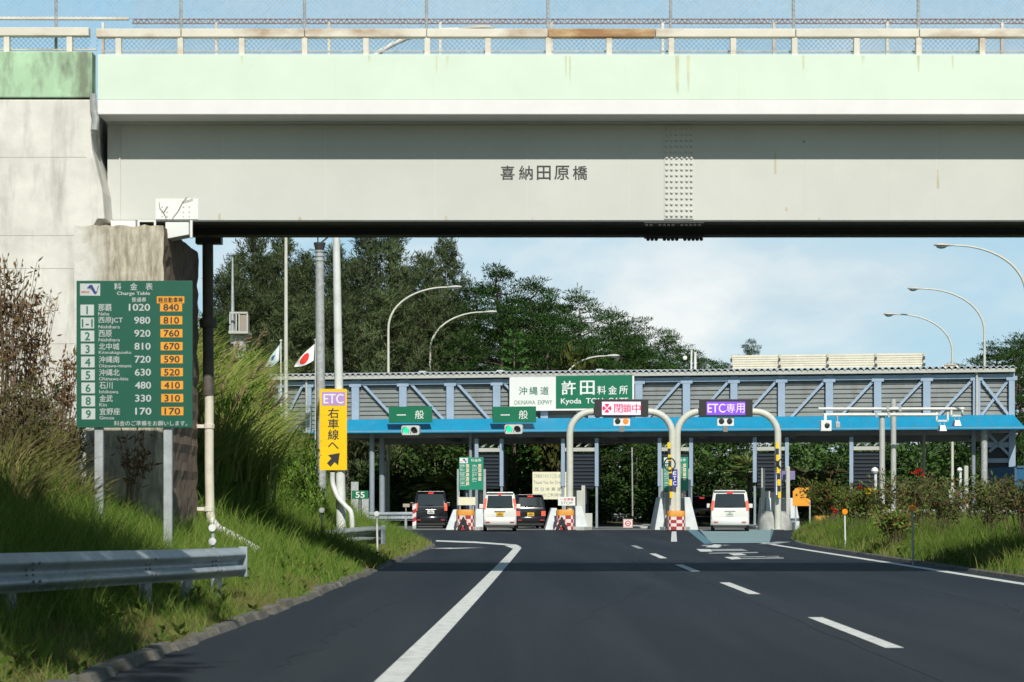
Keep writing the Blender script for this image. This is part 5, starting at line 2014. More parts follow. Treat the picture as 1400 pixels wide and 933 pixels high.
def a_frame(pxc, Y, label):
    t = thing("folding_barricade", (wx(pxc, Y), Y, 0), label, "barricade", "folded A-frame stands")
    x = wx(pxc, Y)
    mb = MB()
    mb.use(BLACKP)
    mb.prism([(x - .05, .62), (x - .30, .02), (x - .16, .02), (x, .40), (x + .16, .02), (x + .30, .02), (x + .05, .62)][::-1], Y, Y + .04)
    build(mb, "front_leg", None, t)
    mb = MB()
    for s_ in (-1, 1):
        for k_ in range(5):
            t0, t1 = k_ / 5, (k_ + 1) / 5
            mb.use(REDP if k_ % 2 else PINKW)
            A = (x + s_ * (.05 + .27 * t0), Y - .02, .62 - .6 * t0)
            B = (x + s_ * (.05 + .27 * t1), Y - .02, .62 - .6 * t1)
            mb.bar(A, B, .045, .03)
    build(mb, "striped_leg", None, t)


def island(pxc, label, walls, Yf=91.5, z=.16):
    """Raised island slab with tapering concrete nose walls."""
    X = wx(pxc, Yf)
    t = thing("toll_island", (X, Yf + 6, 0), label, "toll island", "raised toll islands")
    mb = MB()
    hw = .88
    pts = [(X - hw, Yf + .9), (X - .5, Yf + .1), (X + .5, Yf + .1), (X + hw, Yf + .9), (X + hw, Yf + 15), (X - hw, Yf + 15)]
    nn = len(pts)
    mb.add([(p[0], p[1], 0) for p in pts] + [(p[0], p[1], z) for p in pts], [tuple(range(nn, 2 * nn))] + [(i, (i + 1) % nn, nn + (i + 1) % nn, nn + i) for i in range(nn)])
    build(mb, "slab", CONC, t, bevel=.03)
    for (pa, pb, pta, ptb, pyt) in walls:
        mb = MB()
        Y = Yf + .5
        xs4 = [wx(p, Y) for p in (pa, pb, pta, ptb)]
        zt3 = wz(pyt, Y)
        mb.frustum((xs4[0], xs4[1], Y, Y + 3.4, .001), (xs4[2], xs4[3], Y + .5, Y + 3.2, zt3))
        build(mb, "nose_wall", mat("pale_concrete", (0.52, 0.56, 0.57), 0.75, 0, .1, 3), t, bevel=.03)
    return t


island(641, "toll island between the black van and the white kei car", [(609, 625, 619, 625, 697), (650, 662, 650, 660, 696)])
island(784, "toll island with the stop board right of the black kei car", [(745, 762, 754, 762, 695), (787, 805, 787, 796, 692)])
island(924, "toll island carrying the twin gantry legs between closed and ETC lanes", [(895, 912, 904, 911, 680), (937, 955, 937, 945, 680)])
isl4 = island(1063, "toll island with rounded concrete nose right of the white van", [(1047, 1060, 1050, 1058, 681), (1081, 1095, 1082, 1090, 681)], Yf=92.5)
mb = MB()
c = (wx(1066, 90.8), 92.4, 0)
prof = [(.78, 0), (.78, .22), (.74, .45), (.66, .64), (.50, .80), (.49, .85), (.38, .87)]
mb.lathe(c, prof, 28)
build(mb, "rounded_nose", mat("weathered_concrete", (0.36, 0.37, 0.35), 0.9, 0, .25, 3, .2, 20), isl4, smooth=True)
cushion(636, 91.0, "chequered cushion on the island left of the white kei car")
cushion(773, 91.0, "chequered cushion below the stop board")
cushion(925, 91.0, "chequered cushion at the foot of the twin gantry legs", 699)
a_frame(633.5, 90.85, "folded stand leaning on the cushion left of the white kei car")
a_frame(768, 90.85, "folded stand leaning on the cushion below the stop board")

# toll booths
for (pa, pb, lb) in ((632, 668, "navy toll booth half hidden behind the small charge board"), (769, 806, "navy toll booth behind the stop board"),
                     (908, 942, "navy toll booth behind the twin gantry legs"), (1044, 1078, "navy toll booth behind the rounded island nose")):
    Y = 103.0
    t = thing("toll_booth", (wx((pa + pb) / 2, Y), Y, .16), lb, "toll booth", "toll booths on the islands")
    x0, x1 = wx(pa, Y) + .05, wx(pb, Y) - .05
    mb = MB()
    mb.box(x0, x1, Y, Y + 2.6, .16, 1.15)
    mb.box(x0, x0 + .08, Y, Y + .08, 1.15, 1.95)
    mb.box(x1 - .08, x1, Y, Y + .08, 1.15, 1.95)
    mb.box(x0, x1, Y + 2.5, Y + 2.6, 1.15, 1.95)
    build(mb, "body", NAVY, t, bevel=.02)
    mb = MB()
    mb.box(x0 + .09, x1 - .09, Y + .03, Y + .05, 1.16, 1.94)
    mb.box(x0 + .01, x0 + .03, Y + .1, Y + 2.4, 1.16, 1.94)
    mb.box(x1 - .03, x1 - .01, Y + .1, Y + 2.4, 1.16, 1.94)
    build(mb, "window", GLASSB, t)
    mb = MB()
    mb.box(x0 - .12, x1 + .12, Y - .25, Y + 2.8, 1.96, 2.42)
    build(mb, "roof", NAVY, t, bevel=.06)
for (px0, py0, py1, Y, w, lb) in ((797.5, 664, 722, 93.4, .09, "tallest white post beside the booth behind the stop board"), (793, 671, 722, 93.2, .16, "white machine pillar beside the booth behind the stop board"),
                                  (804, 702, 722, 93.0, .20, "short grey post at the right corner of the stop board island"), (1043.5, 640, 722, 93.5, .09, "tall grey post left of the rounded island nose"),
                                  (1077.5, 638, 700, 93.4, .09, "tall grey post right of the ETC gantry leg"), (1049, 672, 722, 93.6, .14, "pale pillar left of the rounded island nose")):
    mb = MB()
    mb.box(wx(px0, Y) - w, wx(px0, Y) + w, Y, Y + .2, .1, wz(py0, Y))
    tag(build(mb, "island_post", TRIM, origin=(wx(px0, Y), Y, .1), bevel=.02), lb, "post", "plain posts on the toll islands")


# small charge tables in front of the booths
def small_table(pa, pb, py0, py1, Y, label, posts_px):
    t = thing("charge_table_sign", (wx((pa + pb) / 2, Y), Y, .16), label, "sign", "small charge tables on the islands")
    mb = MB()
    mb.box(wx(pa, Y), wx(pb, Y), Y, Y + .06, wz(py1, Y), wz(py0, Y))
    build(mb, "panel", mat("bright_sign_green", (0.004, 0.22, 0.13), .45), t, bevel=.01)
    mb = MB()
    for p in posts_px:
        mb.box(wx(p, Y) - .06, wx(p, Y) + .06, Y + .065, Y + .18, .1, wz(py0 + 16, Y))
    build(mb, "post", GALV, t)
    w = pb - pa
    y_ = Y - .004
    mb = MB()
    mb.use(SIGNW).quad((wx(pa + 1, Y), y_, wz(py0 + 8, Y)), (wx(pa + .36 * w, Y), y_, wz(py0 + 8, Y)), (wx(pa + .36 * w, Y), y_, wz(py0 + 1, Y)), (wx(pa + 1, Y), y_, wz(py0 + 1, Y)))
    emblem(mb, wx(pa + 1, Y), wx(pa + .36 * w, Y), wz(py0 + 8, Y), wz(py0 + 1, Y), y_ - .004)
    build(mb, "emblem", None, t)
    mb = MB()
    mb.use(SIGNW).text("料金表", wx(pa + .70 * w, Y), wz(py0 + 4, Y), y_, h=4 / F * Y, w=14 / F * Y, bold=.01)
    for i, (no, jp, en, a_, b_) in enumerate(rows):
        col_ = 0 if i < 5 else 1
        r_i = i if i < 5 else i - 5
        pyr = py0 + 11.5 + r_i * 6
        mb.use(SIGNW).text(jp, wx(pa + 1.2 + col_ * .5 * w, Y), wz(pyr, Y), y_, h=3.0 / F * Y, align="l", maxw=6.5 / F * Y)
        mb.text(en, wx(pa + 1.2 + col_ * .5 * w, Y), wz(pyr + 3, Y), y_, h=1.5 / F * Y, align="l", maxw=9 / F * Y)
        mb.use(SIGNC).quad((wx(pa + (.29 + col_ * .5) * w, Y), y_, wz(pyr + 2.4, Y)), (wx(pa + (.41 + col_ * .5) * w, Y), y_, wz(pyr + 2.4, Y)),
                           (wx(pa + (.41 + col_ * .5) * w, Y), y_, wz(pyr - 2.2, Y)), (wx(pa + (.29 + col_ * .5) * w, Y), y_, wz(pyr - 2.2, Y)))
        mb.use(TXTR).text(a_, wx(pa + (.35 + col_ * .5) * w, Y), wz(pyr, Y), y_ - .004, h=2.6 / F * Y, maxw=3.6 / F * Y)
    build(mb, "lettering", None, t)


small_table(627.5, 661, 625.5, 670, 93.0, "small green charge table above the island left of the white kei car", (626.5, 662.5))
small_table(907, 941, 625, 671, 95.5, "small green charge table half hidden by the twin gantry legs", (905, 943))
nb_ = thing("notice_board", (wx(638, 92.6), 92.6, .16), "small pale blank notice board below the left small charge table", "notice board")
mb = MB()
mb.box(wx(626.5, 92.6), wx(650, 92.6), 92.6, 92.64, wz(691, 92.6), wz(680, 92.6))
build(mb, "panel", SIGNC, nb_)
mb = MB()
for p in (629, 647):
    mb.box(wx(p, 92.6) - .03, wx(p, 92.6) + .03, 92.645, 92.7, .1, wz(682, 92.6))
build(mb, "post", GALV, nb_)

# thank-you board
Y = 99.7
t = thing("thank_you_board", (wx(751, Y), Y, 1), "pale yellow thank you board behind the black kei car", "sign")
mb = MB()
mb.box(wx(728, Y), wx(775, Y), Y, Y + .06, wz(683, Y), wz(645.5, Y))
build(mb, "panel", SIGNC, t, bevel=.01)
mb = MB()
mb.text("ご利用ありがとうございました", wx(751, Y), wz(651, Y), Y - .004, h=5.5 / F * Y, w=43 / F * Y, bold=.01)
mb.text("Thank You for Driving", wx(751, Y), wz(660.5, Y), Y - .004, h=6 / F * Y, w=43 / F * Y, bold=.01)
mb.text("西 日 本 高 速", wx(749, Y), wz(669, Y), Y - .004, h=5 / F * Y, w=36 / F * Y, bold=.01)
mb.text("またのご利用を", wx(750, Y), wz(677, Y), Y - .004, h=4.5 / F * Y, w=38 / F * Y, bold=.01)
build(mb, "lettering", TXTGREY, t)
mb = MB()
for p in (731, 772):
    mb.box(wx(p, Y) - .05, wx(p, Y) + .05, Y + .065, Y + .16, 0, wz(650, Y))
build(mb, "post", GALV_DULL, t)
# stop board
Y = 91.3
t = thing("stop_board", (wx(774.5, Y), Y, 1), "small white stop board with red characters above the middle cushion", "sign")
mb = MB()
mb.box(wx(763, Y), wx(786.5, Y), Y, Y + .03, wz(691.5, Y), wz(679.5, Y))
build(mb, "panel", SIGNW, t)
mb = MB()
mb.use(TXTR).text("一旦停車", wx(775, Y), wz(683, Y), Y - .004, h=3.6 / F * Y, w=18 / F * Y, bold=.012)
mb.use(TXTGREY).text("STOP", wx(775, Y), wz(688, Y), Y - .004, h=3.8 / F * Y, w=16 / F * Y, bold=.012)
build(mb, "lettering", None, t)
mb = MB()
mb.tube([(wx(774.5, Y), Y + .05, .7), (wx(774.5, Y), Y + .05, wz(681, Y))], .03, 8)
build(mb, "post", BLACKSTEEL, t)


# barrier arms with hazard stripes and round hoop
def barrier_arm(px0, pyt, pyb, Y, label, hoop):
    t = thing("barrier_arm", (wx(px0, Y), Y, .5), label, "barrier arm", "raised striped barrier arms")
    mb = MB()
    n = 9
    for k_ in range(n):
        za, zb2 = wz(pyt + (pyb - pyt) * k_ / n, Y), wz(pyt + (pyb - pyt) * (k_ + 1) / n, Y)
        mb.use(SIGNY if k_ % 2 == 0 else BLACKP)
        w_ = .065
        sh_ = (k_ / n) * .12
        mb.box(wx(px0, Y) - w_ + sh_, wx(px0, Y) + w_ + sh_, Y, Y + .07, zb2 + .001, za)
    build(mb, "striped_arm", None, t)
    mb = MB()
    if hoop:
        pts = [(wx(px0 + 1, Y) + .25 * math.cos(a_), Y - .05, wz(635, Y) + .28 * math.sin(a_)) for a_ in np.linspace(0, 2 * math.pi, 25)]
        mb.tube(pts, .03, 6, False)
    else:
        for s_ in (-1, 1):
            pts = [(wx(px0, Y) + s_ * (.24 - .22 * math.sin(a_)), Y - .05, wz(634.5 - 8 + 16 * a_ / math.pi, Y)) for a_ in np.linspace(0, math.pi, 12)]
            mb.tube(pts, .03, 6)
    build(mb, "hoop", BLACKP, t)
    mb = MB()
    mb.box(wx(px0, Y) - .12, wx(px0, Y) + .2, Y + .9, Y + 1.25, .16, wz(pyb - 8, Y))
    mb.box(wx(px0, Y) + .06, wx(px0, Y) + .14, Y + .02, Y + .95, wz(pyb + 1, Y), wz(pyb - 7, Y))
    build(mb, "drive_box", TRIM, t, bevel=.02)


barrier_arm(914.5, 605, 681, 91.1, "raised yellow and black barrier arm with a round hoop on the twin gantry legs", True)
barrier_arm(1062.5, 605, 681, 91.1, "raised yellow and black barrier arm on the right ETC gantry leg", False)
Y = 91.2
t = thing("vertical_lane_sign", at(922.5, 655, Y), "narrow blue upright ETC plate on the twin gantry legs", "sign")
mb = MB()
mb.box(wx(918.6, Y), wx(926.2, Y), Y, Y + .03, wz(666, Y), wz(642, Y))
build(mb, "panel", mat("sign_blue", (0.03, 0.04, 0.30), .4), t)
mb = MB()
for ch, pyc in zip("ETC", (647, 654, 661)):
    mb.text(ch, wx(922.4, Y), wz(pyc, Y), Y - .004, h=5.2 / F * Y, w=4.6 / F * Y, bold=.03)
build(mb, "lettering", SIGNW, t)
Y = 91.2
t = thing("vertical_lane_sign", at(1060, 655, Y), "narrow blue edged strip sign on the right ETC gantry leg", "sign")
mb = MB()
mb.use(MATS["sign_blue"]).box(wx(1060, Y), wx(1067, Y), Y, Y + .02, wz(678, Y), wz(644, Y))
build(mb, "panel", None, t)
mb = MB()
mb.use(SIGNW).box(wx(1061, Y), wx(1066, Y), Y - .006, Y - .002, wz(677, Y), wz(645, Y))
build(mb, "white_field", None, t)

# lane closure board
Y = 96.5
t = thing("lane_closure_board", (wx(858.5, Y), Y, 0), "low square white board with red marks standing in the closed lane", "board")
mb = MB()
mb.box(wx(852, Y), wx(865, Y), Y, Y + .05, .05, wz(710, Y))
build(mb, "panel", SIGNW, t)
mb = MB()
mb.use(TXTR)
zc_, xc_ = (wz(710, Y) + .05) / 2, wx(858.5, Y)
n = 20
vs = []
for k_ in range(n):
    an_ = 2 * math.pi * k_ / n
    vs += [(xc_ + .15 * math.cos(an_), Y - .004, zc_ + .13 * math.sin(an_)), (xc_ + .10 * math.cos(an_), Y - .004, zc_ + .085 * math.sin(an_))]
mb.add(vs, [(2 * k_, (2 * k_ + 2) % (2 * n), (2 * k_ + 3) % (2 * n), 2 * k_ + 1) for k_ in range(n)])
for (x0, x1, z0, z1) in ((-.22, .22, .16, .18), (-.22, .22, -.18, -.16), (-.22, -.20, -.155, .155), (.20, .22, -.155, .155), (-.08, .08, -.02, .02)):
    mb.box(xc_ + x0, xc_ + x1, Y - .006, Y - .002, zc_ + z0, zc_ + z1)
build(mb, "red_mark", None, t)
mb = MB()
for s_ in (-1, 1):
    mb.box(xc_ + s_ * .17 - .02, xc_ + s_ * .17 + .02, Y + .05, Y + .3, 0, .05)
build(mb, "foot", BLACKP, t)
# pole in the wood behind the closed lane
mb = MB()
mb.tube([(wx(865, 116), 116, 0), (wx(864, 116), 116, wz(612, 116))], .045, 8)
tag(build(mb, "thin_pole", GALV_DULL, origin=(wx(865, 116), 116, 0)), "thin grey pole standing before the dark wood beyond the closed lane", "pole")

# small roadside bits at the left of the gate
t = thing("roadside_plate", (wx(555, 97), 98, .1), "small tan plate on a stake by the far guard rail", "sign")
mb = MB()
mb.box(wx(551, 98), wx(560, 98), 98, 98.03, wz(693.5, 98), wz(689, 98))
build(mb, "plate", mat("tan_plate", (.4, .34, .25), .7), t)
mb = MB()
mb.box(wx(555, 98) - .02, wx(555, 98) + .02, 98.03, 98.06, 0, wz(690, 98))
build(mb, "stake", GALV, t)
t = thing("chevron_post", (wx(566.5, 96.0), 96.0, 0), "red and white striped marker post beside the black van", "marker post")
mb = MB()
for k_ in range(5):
    mb.use(PINKW if k_ % 2 == 0 else REDP)
    z0, z1 = .1 + k_ * .2, .1 + (k_ + 1) * .2
    x = wx(566.5, 96.4)
    mb.quad((x - .09, 96.4, z0), (x + .09, 96.4, z0 + .1), (x + .09, 96.4, z1 + .1), (x - .09, 96.4, z1))
build(mb, "striped_face", None, t)
mb = MB()
mb.box(wx(566.5, 96.4) - .09, wx(566.5, 96.4) + .09, 96.405, 96.44, 0, 1.2)
build(mb, "backing", GALV_DULL, t)
mb = MB()
mb.tube([(wx(528, 110), 110, 0), (wx(528, 110), 110, wz(631, 110))], .09, 8)
tag(build(mb, "short_pole", CONC, origin=(wx(528, 110), 110, 0)), "short pale pole beside the left canopy columns", "pole")
mb = MB()
mb.box(wx(480, 99), wx(490, 99), 99, 99.1, 0, wz(659, 99))
tag(build(mb, "equipment_panel", GALV_DULL, origin=(wx(485, 99), 99, 0)), "grey metal equipment panel behind the kilometre plate", "panel")
mb = MB()
mb.box(wx(494.5, 98), wx(504, 98), 98, 98.1, 0, wz(681, 98))
tag(build(mb, "equipment_panel", GALV_DULL, origin=(wx(500, 98), 98, 0)), "lower grey metal panel at the foot of the canopy column", "panel")
mb = MB()
mb.box(wx(868, 96.9), wx(896, 96.9), 97.5, 109, .002, .10)
tag(build(mb, "lane_divider_slab", CONC, origin=(wx(880, 97), 100, 0)), "low concrete strip on the floor of the closed lane", "slab")


# ------------------------------------------------------------------ right side: camera gantry, signs, lamps
t = thing("sensor_gantry", (wx(1213, 88), 88, 0), "twin grey posts with long horizontal arms carrying cameras in front of the blue canopy", "gantry")
for (pxp, Y, pyt, arm_y, xa, xb, mm) in ((1206, 88.0, 567, 567.5, 1125, 1281, GALV), (1221.5, 89.5, 548, 559.5, 1118, 1317, GALV)):
    mb = MB()
    mb.tube([(wx(pxp, Y), Y, 0), (wx(pxp, Y), Y, wz(pyt - 2, Y))], .125, 12)
    build(mb, "gantry_post", mat("pale_galvanised", (.46, .47, .45), .5, .1, .12, 4), t, smooth=True)
    mb = MB()
    mb.tube([(wx(xa, Y), Y - .16, wz(arm_y, Y)), (wx(xb, Y), Y - .16, wz(arm_y, Y))], .07, 10)
    ar_ = build(mb, "gantry_arm", mat("white_arm_paint", (.62, .64, .62), .5), t, smooth=True)
    mb = MB()
    for dx in (-9, 8):
        mb.box(wx(pxp + dx, Y) - .05, wx(pxp + dx, Y) + .05, Y - .25, Y - .02, wz(arm_y + 3.5, Y), wz(arm_y - 3.5, Y))
    mb.box(wx(pxp - 12, Y), wx(pxp + 11, Y), Y - .09, Y - .02, wz(arm_y + 1.5, Y), wz(arm_y - 1.5, Y))
    build(mb, "arm_clamp", GALV, ar_)
for (pxp, pyt, Y) in ((1287, 566, 88.0), (1307, 559, 89.5)):
    mb = MB()
    w_ = 7.5
    for dx in (-w_, w_):
        mb.box(wx(pxp + dx, Y) - .04, wx(pxp + dx, Y) + .04, Y - .2, Y - .12, wz(pyt + 10, Y), wz(pyt - 2, Y))
    mb.box(wx(pxp - w_, Y), wx(pxp + w_, Y), Y - .2, Y - .12, wz(pyt + 11, Y), wz(pyt + 8.5, Y))
    cb = build(mb, "camera_bracket", MATS["white_arm_paint"], t)
    mb = MB()
    zc_ = wz(pyt + 20, Y)
    mb.use(GALV).tube([(wx(pxp - 3, Y), Y - .16, zc_ + .1), (wx(pxp - 3, Y), Y - .16, wz(pyt + 11, Y))], .02, 6)
    mb.tube([(wx(pxp + 3, Y), Y - .16, zc_ + .1), (wx(pxp + 3, Y), Y - .16, wz(pyt + 11, Y))], .02, 6)
    mb.frustum((wx(pxp - 4.5, Y), wx(pxp + 4.5, Y), Y - .4, Y + .2, zc_ - .12), (wx(pxp - 3, Y), wx(pxp + 3, Y), Y - .3, Y + .1, zc_ + .12))
    build(mb, "camera", None, cb)
t2 = thing("lane_camera", at(1133, 582, 87.7), "boxy white camera with a dark lens hanging from the gantry arm", "camera")
mb = MB()
Y = 87.6
mb.box(wx(1122.5, Y), wx(1137, Y), Y, Y + .4, wz(589.5, Y), wz(575, Y))
mb.box(wx(1127, Y), wx(1131, Y), Y + .1, Y + .2, wz(575, Y), wz(566, Y))
build(mb, "camera_body", SIGNW, t2, bevel=.02)
mb = MB()
mb.lathe((wx(1131, Y), Y - .03, wz(582, Y)), [(.07, -.02), (.11, 0), (.12, .03)], 16, "y")
build(mb, "lens", LENSK, t2, smooth=True)
mb = MB()
mb.box(wx(1143, Y), wx(1149, Y), Y + .1, Y + .4, wz(585, Y), wz(577, Y))
mb.box(wx(1145, Y), wx(1147, Y), Y + .2, Y + .3, wz(577, Y), wz(567, Y))
build(mb, "flash_unit", GALV, t2, bevel=.01)

Y = 85
t = thing("warning_sign", (wx(1097, Y), Y, .2), "orange work sign with black figures behind the right shrubs", "sign")
mb = MB()
mb.prism([(wx(1084, Y), wz(692, Y)), (wx(1107, Y), wz(692, Y)), (wx(1107, Y), wz(667, Y)), (wx(1090, Y), wz(667, Y)), (wx(1084, Y), wz(672, Y))], Y, Y + .03)
build(mb, "panel", SIGNO, t)
mb = MB()
for (a_, b_, w_, h_) in ((1094, 673, 2, 4), (1099, 671.5, 2.5, 3), (1104, 671, 2, 3.5), (1089, 677, 2.5, 3), (1097, 680, 6, 1.2)):
    mb.box(wx(a_ - w_ / 2, Y), wx(a_ + w_ / 2, Y), Y - .006, Y - .002, wz(b_ + h_ / 2, Y), wz(b_ - h_ / 2, Y))
build(mb, "black_mark", TXTK, t)
mb = MB()
for p in (1088, 1107.5):
    mb.box(wx(p, Y) - .03, wx(p, Y) + .03, Y + .035, Y + .09, 0, wz(668, Y))
build(mb, "post", GALV, t)
Y = 94
t = thing("lilac_plate", (wx(1078, Y), Y, 1), "small plain lilac plate right of the ETC gantry leg", "sign")
mb = MB()
mb.box(wx(1069, Y), wx(1087, Y), Y, Y + .03, wz(656, Y), wz(644, Y))
build(mb, "panel", mat("lilac_grey", (.20, .17, .34), .5), t)
mb = MB()
mb.box(wx(1079, Y) - .03, wx(1079, Y) + .03, Y + .035, Y + .08, .1, wz(650, Y))
build(mb, "post", GALV, t)
for (pxp, pyt, Y, r_, lb) in ((1196, 644, 84, .16, "white globe lamp left of the twin gantry posts"), (1312, 643, 92, .13, "small white globe lamp left of the right canopy column")):
    t = thing("globe_lamp", (wx(pxp, Y), Y, .2), lb, "lamp", "white globe lamps")
    mb = MB()
    mb.lathe((wx(pxp, Y), Y, wz(pyt, Y)), [(.02, r_), (r_ * .7, r_ * .7), (r_, 0), (r_ * .75, -r_ * .6), (r_ * .3, -r_ * .9)], 16)
    build(mb, "globe", SIGNW, t, smooth=True)
    mb = MB()
    mb.tube([(wx(pxp + 1, Y), Y, .1), (wx(pxp + 1, Y), Y, wz(pyt + 2, Y))], .06, 8)
    build(mb, "post", WHITEPOLE, t)
mb = MB()
mb.box(wx(1318.5, 90), wx(1324, 90), 90, 90.2, .1, wz(637, 90))
tag(build(mb, "marker_pillar", TRIM, origin=(wx(1321, 90), 90, .1), bevel=.02), "pale square pillar left of the right canopy column", "post")
mb = MB()
mb.tube([(wx(1263, 104), 104, .1), (wx(1263, 104), 104, wz(594, 104))], .085, 10)
tag(build(mb, "thin_pole", LAMPP, origin=(wx(1263, 104), 104, .1), smooth=True), "thin pale pole under the canopy right of the twin gantry posts", "pole")
mb = MB()
mb.box(wx(1298, 88), wx(1306, 88), 88, 88.3, .1, wz(669, 88))
tag(build(mb, "control_cabinet", TRIM, origin=(wx(1302, 88), 88, .1), bevel=.02), "pale grey control cabinet behind the right shrubs", "cabinet")
# storage container at right edge
Y = 90
t = thing("storage_container", (wx(1405, Y), Y, .1), "blue corrugated container at the right edge behind the shrubs", "container")
mb = MB()
x0 = wx(1388, Y)
n = 24
vs = []
for k_ in range(n + 1):
    vs += [(x0 + k_ * .1, Y + (.04 if k_ % 2 else 0), .3), (x0 + k_ * .1, Y + (.04 if k_ % 2 else 0), wz(638, Y))]
mb.add(vs, [(2 * k_, 2 * k_ + 2, 2 * k_ + 3, 2 * k_ + 1) for k_ in range(n)])
mb.box(x0, x0 + 2.4, Y + .05, Y + 5, .3, wz(638, Y))
build(mb, "body", mat("container_blue", (.02, .11, .22), .5), t)
mb = MB()
mb.box(x0 - .04, x0 + .06, Y - .04, Y + .04, .1, wz(637, Y))
mb.box(x0, x0 + 2.4, Y - .04, Y + .04, wz(640, Y), wz(637, Y))
build(mb, "frame", mat("container_frame", (.05, .10, .16), .5), t)
# white barrier behind shrubs
t = thing("concrete_barrier", (wx(1280, 80), 80, .1), "long low white concrete barrier seen through the right shrubs", "barrier")
mb = MB()
mb.prism([(wx(1165, 80), .1), (wx(1400, 80) + 4, .1), (wx(1400, 80) + 4, 1.0), (wx(1172, 80), 1.0), (wx(1166, 80), .7)], 80, 80.35)
build(mb, "wall", mat("barrier_white", (.55, .56, .54), .8, 0, .15, 2), t, bevel=.04)
cushion(1125, 79.0, "red and white cushion half hidden in the right shrubs", 706, 722, 10)

# flags
def flag(pxp, pyt, quad, label, base, mark):
    Y = 100.2
    t = thing("flag", (wx(pxp, Y), Y, 0), label, "flag", "flags behind the toll gate roof")
    mb = MB()
    mb.tube([(wx(pxp, Y), Y, 0), (wx(pxp, Y), Y, wz(pyt, Y))], [.05, .035], 8)
    mb.lathe((wx(pxp, Y), Y, wz(pyt, Y)), [(.03, 0), (.07, .04), (.07, .09), (.02, .13)], 10)
    build(mb, "flagpole", WHITEPOLE, t, smooth=True)
    A, B, C_, D_ = [np.array([wx(p[0], Y), 0, wz(p[1], Y)]) for p in quad]  # hoist top, hoist bottom, fly bottom, fly top
    def P(u, v):
        p = (A * (1 - v) + B * v) * (1 - u) + (D_ * (1 - v) + C_ * v) * u
        p = p.copy()
        p[1] = Y + .10 * math.sin(u * 7 + v * 2) * u
        p[2] -= .16 * math.sin(math.pi * u) * (v - .35)
        return p
    mb = MB()
    nu, nv = 16, 8
    vs = [tuple(P(i / nu, j / nv)) for i in range(nu + 1) for j in range(nv + 1)]
    mb.add(vs, [(i * (nv + 1) + j, (i + 1) * (nv + 1) + j, (i + 1) * (nv + 1) + j + 1, i * (nv + 1) + j + 1) for i in range(nu) for j in range(nv)])
    cl = build(mb, "cloth", base, t, smooth=True)
    mb = MB()
    for (m_, poly_) in mark:
        mb.use(m_)
        vs = []
        for (u, v) in poly_:
            p = P(u, v)
            vs.append((p[0], p[1] - .012, p[2]))
        cu, cv = np.mean(np.array(poly_), 0)
        nr_, rings_ = len(poly_), []
        for f_ in (1, .75, .5, .25, .02):
            for (u, v) in poly_:
                p = P(cu + (u - cu) * f_, cv + (v - cv) * f_)
                rings_.append((p[0], p[1] - .02, p[2]))
        mb.add(rings_, [(a__ * nr_ + k_, a__ * nr_ + (k_ + 1) % nr_, (a__ + 1) * nr_ + (k_ + 1) % nr_, (a__ + 1) * nr_ + k_) for a__ in range(4) for k_ in range(nr_)])
    build(mb, "flag_mark", None, cl)


flag(431.5, 467, ((430, 470.5), (429, 493), (402, 501.5), (404, 497)), "white flag with a red disc beside the grey utility pole", FLAGW,
     [(FLAGR, [(.50 + .24 * math.cos(a_), .50 + .37 * math.sin(a_)) for a_ in np.linspace(0, 2 * math.pi, 21)[:-1]])])
flag(384, 468, ((382.5, 471), (381.5, 493), (361, 505), (364, 498)), "pale blue and white flag left of the red disc flag", FLAGB,
     [(TXTB, [(.30, .35), (.55, .20), (.60, .45), (.42, .58)]), (FLAGW, [(.62, .15), (.98, .1), (.98, .9), (.70, .85)]), (FLAGW, [(.04, .1), (.25, .12), (.22, .88), (.04, .9)])])


